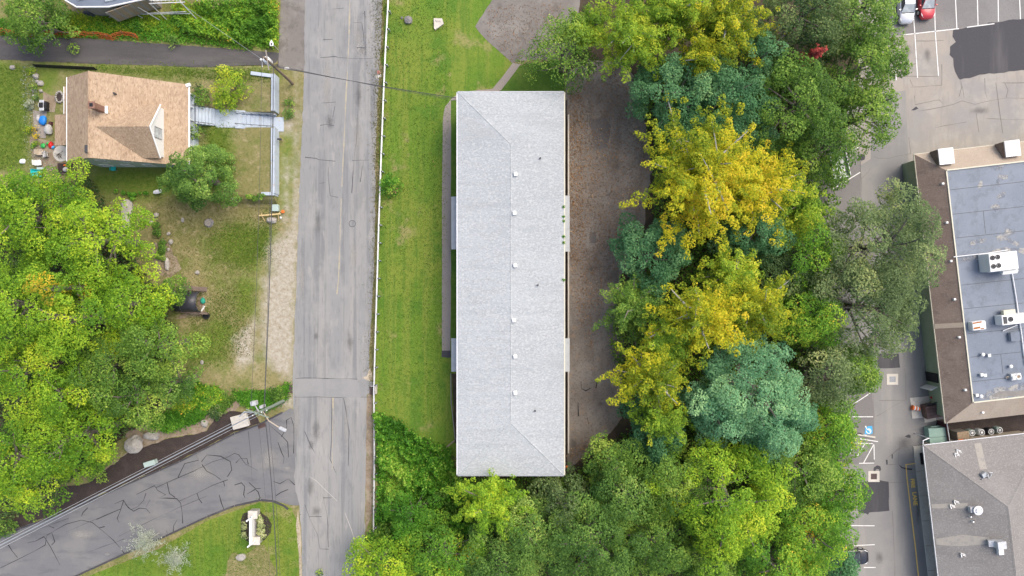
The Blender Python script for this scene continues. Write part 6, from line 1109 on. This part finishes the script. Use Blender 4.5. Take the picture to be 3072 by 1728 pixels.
# kerbs along the side road and its lawn
def kerb(name, label, fr, pts, w=.2, h=.12, mat='fresh_asphalt'):
    t = thing(name, label, 'kerb', at(fr, *pts[0])); P_ = [at(fr, *p) for p in pts]
    for a, b in zip(P_, P_[1:]):
        n = max(1, round((b-a).length/2.4))
        for k in range(n):
            p, q = a.lerp(b, k/n), a.lerp(b, (k+1)/n); d = q-p; MB().box(((p.x+q.x)/2, (p.y+q.y)/2, h/2), (d.length-.01, w, h+.04), math.atan2(d.y, d.x), .92).build('kerb_piece', mat, t, True)
kerb('kerb', 'dark asphalt kerb along the lawn of the stone sign', 'Z3', [(200, 1610), (570, 1440), (900, 1290), (1200, 1160), (1500, 1020), (1700, 940), (1890, 898), (1980, 905), (2060, 940), (2090, 965)])
kerb('kerb', 'dark asphalt kerb between mulch bed and side road', 'Z3', [(0, 1170), (150, 1102), (400, 1016), (640, 911), (870, 806), (1300, 621), (1700, 416), (1880, 350), (2050, 262)])
# ------------------------------------------------------------ stone sign on the corner lawn
sheet('sign_bed', 'P', [(731, 1540), (750, 1533), (780, 1535), (805, 1550), (815, 1575), (812, 1600), (795, 1620), (765, 1632), (740, 1625), (724, 1600), (724, 1560)], 'mulch', .014, amp=.06)
sg = thing('entrance_sign', 'long white entrance sign set between two stone piers in a mulch bed', 'sign', at('P', 760, 1585))
q = lambda x, y, z=0: at('P', 700+x*.1104, 1500+y*.1104, z)
for (x, y) in ((530, 400), (600, 1110)): c_ = q(x, y, 1.0); MB().bbox((c_.x, c_.y, .5), (1.0, .85, 1.05), 0, .05).build('pier', 'stone', sg, True); MB().bbox((c_.x, c_.y, 1.06), (1.12, .95, .1), 0, .03).build('pier_cap', 'concrete', sg, True)
a, b = q(570, 470, .4), q(580, 1000, .4); MB().box(((a.x+b.x)/2, (a.y+b.y)/2, .3), (.42, abs(a.y-b.y)-.2, .62)).build('low_wall', 'stone_dark', sg, True)
a, b = q(465, 520, 1.6), q(480, 1180, 1.6); MB().box(((a.x+b.x)/2, (a.y+b.y)/2, .85), (.14, (a.y-b.y)+.4, 1.5)).build('board', 'white', sg, True); MB().box(((a.x+b.x)/2, (a.y+b.y)/2, 1.64), (.3, (a.y-b.y)+.3, .08)).build('board_cap', 'white', sg, True)
for e_, c_ in ((a, (440, 510)), (b, (470, 1210))): p = q(*c_, 1.5); MB().bbox((p.x, p.y, .8), (1.0, .18, 1.6), R(40), .03).build('end_post', 'white', sg, True)
for i, (x, y, r_, lab) in enumerate(((330, 690, 10, 'upper variegated shrub left of the entrance sign'), (330, 950, 10, 'lower variegated shrub left of the entrance sign'), (745, 500, 12, 'topmost cream-green shrub right of the entrance sign'), (770, 650, 12, 'second cream-green shrub right of the entrance sign'), (775, 820, 12, 'third cream-green shrub right of the entrance sign'), (790, 985, 11, 'lowest cream-green shrub right of the entrance sign'))):
    shrub('P', 700+x*.1104, 1500+y*.1104, r_, .6, 'lf_varieg', lab, 400+i, group='variegated shrubs by the sign', ls=.08, sp=.22, dens=400)
for i, (x, y, r_, H, lab) in enumerate((('Z', 0, 0, 0, 0), )): pass
ftree('Z3', 1040, 1215, 150, 5, 'plume', 'lf_silver', 'thin silvery young tree on the lawn beside the side road', 501, name='young_tree', dens=150, ls=.06, sp=.6, bark='bark_pale', tk=.35)
ftree('Z3', 1265, 1330, 130, 4.2, 'plume', 'lf_silver', 'second silvery young tree, nearer the stone sign', 502, name='young_tree', dens=140, ls=.06, sp=.6, bark='bark_pale', tk=.35)
# boulders, rocks, boxes on the bank
def rock(fr, x, y, size, lab, seed, mat='stone', rz=0.0, name='boulder'):
    p = gnd(fr, x, y); tag(MB().rock((0, 0, size[2]*.45), size, seed, 3 if size[0] > .6 else 2, rz).build(name, mat, None, smooth=size[0] < .3), lab, 'rock').location = p
rock('Z3', 985, 490, (1.2, 1.0, .8), 'largest pale boulder beside the mulch bed', 1, rz=.8); rock('Z3', 1105, 432, (1.05, .5, .5), 'flat boulder right of the largest pale boulder', 2, rz=-.1); rock('Z3', 1487, 343, (.45, .5, .4), 'small pale boulder among the weeds above the mulch bed', 3)
rock('Z3', 1748, 1312, (.7, .4, .25), 'flat pale rock on the bare patch below the stone sign', 4, rz=.2)
rock('Z4', 1270, 147, (.55, .5, .35), 'jagged grey rock at the top of the big lawn', 5, 'stone_dark'); rock('Z4', 1222, 130, (.18, .15, .12), 'small stone left of the jagged grey rock', 6, 'stone_dark')
t = thing('carved_stone', 'pale flat stone with dark lettering at the top of the big lawn', 'rock', gnd('Z4', 1487, 175)); mb = MB()
mb.prism([(-.55, .6), (.45, .58), (.65, -.05), (-.35, -.75), (-.5, -.6)], -.05, .3).build('slab', 'concrete', t)
for k in range(5): MB().box((-.3+k*.15, .25-.02*k, .305), (.04, .28-.03*k, .012), .5 if k == 0 else .1).build('carved_stroke', 'dark_metal', t)
for i, (x, y, s, lab) in enumerate(((1215, 705, (.3, .75, .3), 'tall pale boulder at the foot of the field hedge'), (1135, 350, (.35, .3, .25), 'pale rock at the top of the field hedge'), (1100, 405, (.28, .22, .18), 'pinkish rock left of the field hedge'), (1327, 387, (.22, .28, .18), 'grey rock between the field hedge and the stump'), (1225, 485, (.25, .22, .2), 'stone beside the upper part of the field hedge'), (1240, 545, (.3, .3, .22), 'grey stone beside the middle of the field hedge'), (1222, 600, (.2, .2, .15), 'small stone beside the lower part of the field hedge'), (1432, 766, (.3, .25, .2), 'pale rock above the black barrel-roofed shelter'), (925, 300, (.8, 1.0, .4), 'upper grey outcrop beside the west maples'), (915, 395, (.6, .9, .4), 'lower grey outcrop beside the west maples'), (850, 515, (1.0, .6, .35), 'grey ledge showing between the west maples'), (1465, 1418, (.22, .25, .15), 'white rock at the lower end of the rough field'), (1693, 234, (.2, .18, .15), 'white rock at the hedge below the front yard'))): rock('Z2', x, y, s, lab, 20+i, 'stone', name='rock')
rock('Z1', 168, 1170, (.4, .3, .2), 'white rock on the grass at the far left', 40, 'white', name='rock')
for i, (x, y, s) in enumerate(((235, 520, .3), (265, 555, .4), (300, 605, .4), (255, 660, .3), (275, 590, .25), (300, 660, .25), (95, 490, .35), (250, 700, .28))):
    rock('Z1', x, y, (s, s*.8, s*.7), ('white stone at the top of the garden border', 'large stone in the garden border near the silt fence', 'grey stone in the middle of the garden border', 'low stone in the garden border', 'small stone in the garden border', 'stone in the garden border facing the house', 'pale stone by the driveway at the far left', 'lowest stone of the garden border')[i], 50+i, 'stone', name='rock')
t = thing('tree_stump', 'grey tree stump in the rough field', 'stump', gnd('Z2', 1512, 408)); MB().lathe((0, 0, -.05), [(.62, 0), (.5, .12), (.45, .3), (.4, .34)], 11).build('stump', 'stone_dark', t); MB().lathe((0, 0, .28), [(.36, 0), (.36, .04), (.1, .05)], 11).build('cut_face', 'wood_grey', t)
def cab(name, label, cat, fr, x, y, sz, rz, mat, lidm): t = thing(name, label, cat, gnd(fr, x, y), rz); MB().bbox((0, 0, sz[2]/2), sz, 0, .05).build('cabinet', mat, t); MB().bbox((0, 0, sz[2]+.04), (sz[0]+.06, sz[1]+.06, .09), 0, .03).build('lid', lidm, t); return t
cab('utility_cabinet', 'pale grey utility cabinet beside the lower utility pole', 'utility box', 'P', 724, 1262, (1.9, 1.5, .5), R(15), 'concrete', 'concrete'); cab('utility_cabinet', 'pale green utility cabinet on the mulch bed', 'utility box', 'Z3', 1105, 625, (1.3, .55, .7), R(17), 'box_green', 'box_green'); cab('utility_cabinet', 'pale blue-green square utility box on the verge', 'utility box', 'P', 830, 625, (.72, .75, .5), 0, 'box_green', 'box_green')
t = thing('marker_post', 'small orange marker beside the blue-green utility box', 'marker', gnd('P', 852, 636)); MB().lathe((0, 0, 0), [(.1, 0), (.08, .4), (.2, .42), (.2, .46), (.05, .48)], 12).build('reflector', 'orange', t)
t = thing('wooden_barricade', 'yellow wooden barricade with rubble behind it on the verge', 'barricade', gnd('P', 815, 652), R(5)); MB().box((0, .25, .55), (2.6, .14, .2)).build('top_board', 'wood_new', t)
for s in (-1, 1): MB().tube([(s*1.0, .25, .6), (s*.8, -.45, 0)], .05, 4).build('leg', 'wood_new', t); MB().tube([(s*1.0, .25, .6), (s*1.15, .6, 0)], .05, 4).build('leg', 'wood_new', t)
rock('P', 816, 661, (.7, .35, .35), 'tan rubble heap behind the wooden barricade', 60, 'stone', name='rubble'); rock('P', 843, 653, (.15, .15, .15), 'small white stone beside the wooden barricade', 61, 'white', name='stone')
# ------------------------------------------------------------ barrel-roofed shelter
sh = thing('garden_shelter', 'black barrel-roofed shelter between brown boards at the edge of the west wood', 'shelter', gnd('P', 575, 905)); n = 12
D = lambda x, y, z=0: at('P', 480+x*.0966, 820+y*.0966, z)
zb_ = sh.location.z; xA, xB = D(520, 0, 2.2).x, D(1270, 0, 2.2).x; yA, yB = D(0, 560, 1.6).y, D(0, 1190, 1.6).y; V = []; ry = (yA-yB)/2
for i, x in enumerate((xA, xA+.9, xA+1.8, xB)):
    for k in range(n+1): a = math.pi*k/n; V.append((x, (yA+yB)/2+ry*math.cos(a), zb_+.9+1.3*math.sin(a)))
mb = MB().add(V, [(i*(n+1)+k, i*(n+1)+k+1, (i+1)*(n+1)+k+1, (i+1)*(n+1)+k) for i in range(3) for k in range(n)]); cv = mb.build('canopy', 'tarp_black', sh, True, smooth=True); cv.modifiers.new('thick', 'SOLIDIFY').thickness = .05
for x in (xA+.85, xB-.05): MB().tube([(x, (yA+yB)/2+(ry+.03)*math.cos(math.pi*k/n), zb_+.9+1.33*math.sin(math.pi*k/n)) for k in range(n+1)], .04, 5).build('hoop', 'dark_metal', sh, True)
for yy in (yA, yB):
    for x in (xA+.1, xB-.1): MB().box((x, yy, zb_+.4), (.1, .1, 1.1)).build('post', 'wood', sh, True)
MB().box(((xA+xB)/2+.5, yA+.35, zb_+.75), (3.1, .5, .08), R(-4)).build('side_board', 'roof_brown', sh, True); MB().box(((xA+xB)/2+.5, yB-.1, zb_+.7), (3.2, .22, .5), R(-4)).build('side_board', 'roof_brown', sh, True)
p = gnd('P', 611, 902); tag(MB().rock((0, 0, .2), (.3, .38, .3), 71).build('green_tarp', 'dumpster_green', None), 'crumpled green tarp at the mouth of the black shelter', 'tarp').location = p
PM('green_tarp', (.03, .3, .2), [(4, .45, .66, (.06, .4, .28), .7)]); bpy.data.objects['green_tarp'].data.materials[0] = MATS['green_tarp']
t = thing('pot', 'black plant pot below the black shelter', 'pot', gnd('P', 623, 947)); MB().lathe((0, 0, 0), [(.3, 0), (.4, .5), (.34, .5), (.3, .3)], 14).build('pot_body', 'black', t)
tag(MB().box((0, 0, .06), (.2, .8, .08), -.5).build('white_board', 'white', None), 'short white board in front of the black shelter', 'board').location = gnd('P', 609, 927)
sheet('bare_patch', 'P', [(606, 890), (625, 890), (630, 935), (640, 945), (600, 950), (545, 955), (560, 940), (605, 935)], 'dirt', .012, amp=.08)
# ------------------------------------------------------------ back yard of the tan-roofed house
Y = lambda x, y: ('P', 60+x*.2484, 200+y*.2484)
sheet('patio', 'P', [Y(260, 560)[1:], Y(415, 575)[1:], Y(410, 900)[1:], Y(260, 880)[1:]], 'path', .03, amp=.03); sheet('patio', 'P', [Y(380, 330)[1:], Y(520, 400)[1:], Y(520, 580)[1:], Y(380, 580)[1:]], 'dirt', .026, amp=.1); sheet('bare_patch', 'P', [Y(230, 880)[1:], Y(600, 960)[1:], Y(600, 1180)[1:], Y(470, 1300)[1:], Y(300, 1260)[1:], Y(240, 1050)[1:]], 'dirt', .022, amp=.15)
t = thing('grill', 'black and silver barbecue grill on the patio', 'grill', gnd(*Y(325, 487))); MB().bbox((.12, 0, .5), (.6, 1.0, .55), 0, .06).build('firebox', 'black', t); MB().box((-.12, 0, .82), (.5, .5, .1)).build('lid', 'black', t)
for s in (-1, 1): MB().box((-.08, s*.47, .8), (.55, .3, .05)).build('side_shelf', 'galv', t)
MB().tube([(-.38, -.25, .92), (-.38, .25, .92)], .02, 6).build('handle', 'white_metal', t); MB().box((.14, 0, .83), (.05, 1.2, .05)).build('trim', 'white_metal', t)
for sx in (-.1, .35):
    for sy in (-.4, .4): MB().box((sx, sy, .14), (.06, .06, .3)).build('leg', 'dark_metal', t)
def junk(name, label, cat, xy, sz, mat, seed, z=None):
    p = gnd(*Y(*xy)); tag(MB().rock((0, 0, sz[2]*.7), sz, seed, 2).build(name, mat, None, smooth=True), label, cat).location = p
junk('blue_tarp', 'crumpled bright blue tarp beside the patio', 'tarp', (290, 655), (.5, .6, .3), 'blue', 81); junk('covered_chair', 'grey cloth-covered chair against the back porch', 'chair', (365, 768), (.48, .6, .45), 'cloth_grey', 82); junk('laundry_heap', 'grey cloth heap beside the blue tarp', 'heap', (230, 625), (.22, .45, .2), 'cloth_grey', 83)
junk('toy', 'green plastic toy left of the red toys', 'toy', (292, 958), (.3, .3, .22), 'toy_green', 84); junk('toy', 'bright green toy above the red toys', 'toy', (348, 932), (.26, .18, .2), 'toy_green', 85); junk('toy', 'red plastic toy heap beside the back porch', 'toy', (385, 950), (.32, .4, .25), 'red', 86); junk('toy', 'blue-grey toy right of the red toys', 'toy', (408, 975), (.22, .2, .2), 'sign_blue', 87)
t = thing('kiddie_pool', 'turquoise plastic sled at the edge of the west wood', 'sled', gnd(*Y(222, 1290)), R(-8)); t.name = 'plastic_sled'; MB().add([(-.6, -.25, .06), (-.35, -.4, .06), (.55, -.3, .06), (.6, .2, .06), (.1, .32, .06), (-.6, .3, .06), (-.7, -.3, .35), (-.38, -.5, .35), (.62, -.38, .35), (.7, .26, .35), (.1, .42, .35), (-.7, .38, .35)], [(0, 1, 2, 3, 4, 5)]+[(i, (i+1) % 6, 6+(i+1) % 6, 6+i) for i in range(6)]).build('shell', 'teal', t); t.children[0].modifiers.new('thick', 'SOLIDIFY').thickness = .04; MB().tube([(-.7, -.3, .35), (-.38, -.5, .35), (.62, -.38, .35), (.7, .26, .35), (.1, .42, .35), (-.7, .38, .35), (-.7, -.3, .35)], .035, 5).build('rim', 'teal', t)
def chair(label, xy, rz, mat, cat='chair', name='garden_chair'):
    t = thing(name, label, cat, gnd(*Y(*xy)), rz); MB().bbox((0, 0, .42), (.6, .6, .07), 0, .04).build('seat', mat, t); MB().box((0, .3, .72), (.6, .06, .6), 0, 1, -.25).build('backrest', mat, t)
    for sx in (-.25, .25):
        for sy in (-.25, .25): MB().tube([(sx, sy, 0), (sx, sy, .4)], .025, 5).build('leg', 'galv', t)
        MB().box((sx*1.15, 0, .6), (.06, .6, .04)).build('armrest', mat, t)
    return t
chair('tan garden chair between the toys and the white chairs', (278, 1045), R(90), 'beige'); chair('grey garden chair beside the tan one', (332, 1070), R(-80), 'cloth_grey'); chair('white garden chair above the turquoise sled', (255, 1170), R(95), 'white'); chair('teal garden chair in the shade below the tan-roofed house', (1150, 1232), R(0), 'teal')
t = thing('garden_bench', 'pale blue-grey bench just above the turquoise sled', 'bench', gnd(*Y(270, 1235)), 0); MB().box((0, 0, .4), (.75, .25, .06)).build('seat', 'box_green', t)
for s in (-.3, .3): MB().box((s, 0, .19), (.06, .22, .38)).build('leg', 'box_green', t)
t = thing('fire_pit', 'round pale paving with dark brush beside the back porch', 'paving', gnd(*Y(500, 1050))); MB().lathe((0, 0, -.02), [(.95, 0), (.95, .07), (.85, .08)], 18).build('slab', 'concrete', t); mb = MB(); rr = random.Random(9)
for k in range(14): a = rr.uniform(0, 6.28); mb.tube([(rr.uniform(-.4, .1), rr.uniform(-.3, .1), .1), (rr.uniform(-.8, .3)*.9, rr.uniform(-.6, .3), rr.uniform(.1, .35))], .02, 4)
tag(mb.build('brush', 'bark', t), kind='stuff')
t = thing('sand_box', 'brown timber planter box with buckets below the back porch', 'planter', gnd(*Y(570, 1235))); MB().prism([(-.95, -.6), (.95, -.6), (.95, .6), (-.95, .6)], 0, .16).build('soil', 'mulch', t)
for cx, cy, a, b in ((0, .63, 2.0, .08), (0, -.63, 2.0, .08), (-.98, 0, .08, 1.18), (.98, 0, .08, 1.18)): MB().box((cx, cy, .12), (a, b, .26)).build('board', 'roof_brown', t)
junk('grey_bag', 'grey bag lying on the brown planter box', 'bag', (570, 1245), (.32, .3, .2), 'cloth_grey', 88); junk('orange_tool', 'small orange toy on the brown planter box', 'toy', (555, 1195), (.18, .12, .1), 'orange', 89)
bpy.data.objects['grey_bag'].location.z += .16; bpy.data.objects['orange_tool'].location.z += .16
tag(MB().box((0, 0, .2), (.3, .35, .4)).build('storage_box', 'maroon', None), 'small dark red box beside the back porch wall', 'box').location = gnd(*Y(385, 690))
t = thing('stone_planter', 'raised ring of pale stones by the back wall', 'planter', gnd(*Y(488, 370)))
for k in range(14): a = k*.45; MB().rock((.42*math.cos(a), .62*math.sin(a), .15), (.15, .15, .2), 200+k, 1).build('stone', 'stone', t)
MB().lathe((0, 0, 0), [(.42, 0), (.42, .2)], 12).build('soil', 'mulch', t)
for i, (xy, r_, H, lf, lab) in enumerate((((140, 770), 13, .9, 'lf_olive', 'yellow-green flowering bush in the back garden border'), ((215, 770), 10, .9, 'lf_yellow', 'bright yellow flowering bush beside the blue tarp'), ((230, 850), 9, .8, 'lf_yellow', 'lower bright yellow flowering bush by the patio'), ((180, 958), 5, .4, 'lf_vivid', 'small lime plant left of the green toy'), ((215, 940), 6, .5, 'lf_olive', 'small yellow-green plant beside the lime plant'), ((180, 270), 13, .8, 'lf_green', 'green shrub in the garden border near the silt fence'), ((215, 380), 12, .7, 'lf_mid', 'grey-green shrub in the garden border beside the grill'), ((150, 470), 14, .7, 'lf_silver', 'dry pale grass tuft left of the grill'), ((160, 60), 14, .6, 'lf_olive', 'olive shrub at the top end of the garden border'))):
    shrub('P', *Y(*xy)[1:], r_, H, lf, lab, 600+i, ls=.07, dens=260, sp=.25)
# ------------------------------------------------------------ shrubs and hedges
for i, (fr, x, y, r_, H, lf, lab) in enumerate((('F', 590, 225, 46, 2.6, 'lf_olive', 'loose yellow-green shrub in the front yard'), ('F', 575, 262, 32, 2.2, 'lf_olive', 'yellow shrub beside the front landing'), ('F', 513, 252, 27, 1.8, 'lf_green', 'clipped round green shrub beside the front steps'), ('F', 503, 228, 15, 1.3, 'lf_dark', 'small dark shrub above the clipped round shrub'), ('F', 499, 338, 24, 1.9, 'lf_green', 'green shrub below the front steps by the porch'), ('F', 988, 470, 29, 1.8, 'lf_vivid', 'round green shrub with orange leaves beside the guardrail'), ('F', 29, 1323, 26, 1.8, 'lf_green', 'clipped round bush beside the side road'), ('F', 730, 260, 12, .6, 'lf_green', 'small green weed below the brown utility pole'), ('F', 730, 288, 14, .7, 'lf_mid', 'second green weed on the verge by the retaining wall'), ('Z5', 630, 1415, 20, .8, 'lf_green', 'small weed growing at the edge of the road, bottom'), ('F', 350, 70, 16, .9, 'lf_vivid', 'bright green bush below the timber deck'), ('F', 440, 108, 14, .8, 'lf_mid', 'pale weed at the end of the orange fence'), ('F', 548, 1035, 18, 1.2, 'lf_dark', 'dark shrub at the top of the mulch bed'), ('F', 170, 1195, 22, 1.2, 'lf_green', 'low green shrub on the bank above the side road'), ('F', 245, 1180, 32, 1.0, 'lf_green', 'spreading low shrub at the lower edge of the mulch bed'), ('F', 700, 990, 24, 1.0, 'lf_green', 'green bush right of the lower utility pole'), ('T1', 1985, 430, 55, 11.5, 'lf_red', 'red autumn sprig'))):
    if lf == 'lf_red':
        ftree('F', 2030, 150, 20, 12.6, 'plume', 'lf_red', 'small red-leaved sapling top among the green crowns', 700, name='red_sapling', sp=.6, ls=.12); continue
    shrub(fr, x, y, r_, H, lf, lab, 650+i, ls=.085, dens=190, sp=.35)
cover('orange_leaves', 'F', [(985, 485), (1000, 480), (998, 490), (988, 492)], 60, 'lf_litter', .3, .08, 'orange leaves on the guardrail shrub', 'leaves', 30); o_ = bpy.data.objects['orange_leaves']; o_.location.z = 1.35
def hedge(label, fr, pts, w, H, lf, seed):
    P_ = [gnd(fr, *p) for p in pts]; t = thing('hedge', label, 'hedge', P_[0]); g = np.random.default_rng(seed); cen = []
    for a, b in zip(P_, P_[1:]):
        n = max(2, int((b-a).length/.35))
        for k in range(n): p = a.lerp(b, (k+g.random())/n)-P_[0]; cen.append([p.x+g.normal(0, w*.3), p.y+g.normal(0, w*.3), p.z+H*.55+g.normal(0, H*.12)])
    cen = np.array(cen); po, no, si, ti = clump_leaves(g, cen, g.uniform(.6, 1.1, len(cen))*w*.5, H/w*.8, 800/w, .08); leaf_object('foliage', po, no, si, ti, lf, t, seed=seed)
    mb = MB(); [mb.tube([(c[0], c[1], c[2]-H*.6), tuple(c)], .02, 4) for c in cen[::3]]; tag(mb.build('stems', 'bark', t), kind='stuff')
hedge('low green hedge below the house, left of the rounded tree', 'Z2', [(860, 200), (950, 205), (1090, 200)], .55, .7, 'lf_vivid', 801); hedge('narrow green hedge running down the rough field', 'Z2', [(1160, 380), (1170, 480), (1185, 600), (1180, 690)], .9, .8, 'lf_green', 802); hedge('low hedge below the front yard by the wall corner', 'Z2', [(1700, 222), (1800, 225), (1930, 210)], .6, .6, 'lf_green', 803)
cover('weeds', 'F', [(520, 1002), (560, 990), (600, 1000), (560, 1040), (540, 1050)], 2500, 'lf_green', .7, .11, 'green weeds beside the grey utility cabinet', 'weeds', 40)
# rough grass: tufts nobody could count
for i, (fr, poly, n, lf, h_, lab) in enumerate((('F', [(400, 500), (690, 500), (700, 580), (650, 640), (640, 900), (500, 900), (480, 720), (430, 700), (400, 600)], 9000, 'lf_grass', .14, 'dry grass tufts of the rough field'), ('F', [(520, 570), (680, 560), (680, 650), (600, 680), (545, 660)], 6000, 'lf_turf', .1, 'greener grass in the middle of the rough field'), ('F', [(490, 800), (600, 700), (640, 760), (600, 900), (500, 940)], 5000, 'lf_turf', .1, 'green grass below the black shelter'), ('F', [(0, 175), (90, 175), (90, 420), (0, 440)], 5000, 'lf_turf', .12, 'bright grass at the far left'), ('F', [(100, 175), (690, 185), (690, 215), (480, 205), (170, 180)], 4500, 'lf_turf', .12, 'green grass between driveway and front yard'), ('F', [(520, 320), (590, 320), (600, 450), (540, 480)], 3000, 'lf_turf', .1, 'green grass of the front yard below the steps'), ('F', [(945, 0), (972, 0), (950, 600), (940, 1000), (928, 960), (940, 600)], 5000, 'lf_grass', .15, 'rough grass under the guardrail'), ('F', [(980, 0), (1140, 0), (1110, 900), (1100, 1080), (950, 1020), (958, 500)], 12000, 'lf_turf', .05, 'short blades of the big lawn'), ('F', [(240, 1440), (520, 1315), (650, 1270), (740, 1290), (755, 1449)], 6000, 'lf_turf', .06, 'short blades of the corner lawn'))):
    cover('grass', fr, poly, n, lf, h_, .055, lab, 'grass', 60+i, patch=.3, soft=1.3 if i in (1, 2, 5) else .7)

PM('white_cloth', (.7, .7, .74), [(3, .45, .66, (.55, .55, .62), .7)], bump=.3)
tag(MB().rock((0, 0, .62), (.6, .22, .1), 91, 3, .2).build('white_sheet', 'white_cloth', None, smooth=True), 'crumpled white sheet on the hedge beside the rounded tree', 'sheet').location = gnd('Z2', 1160, 186)
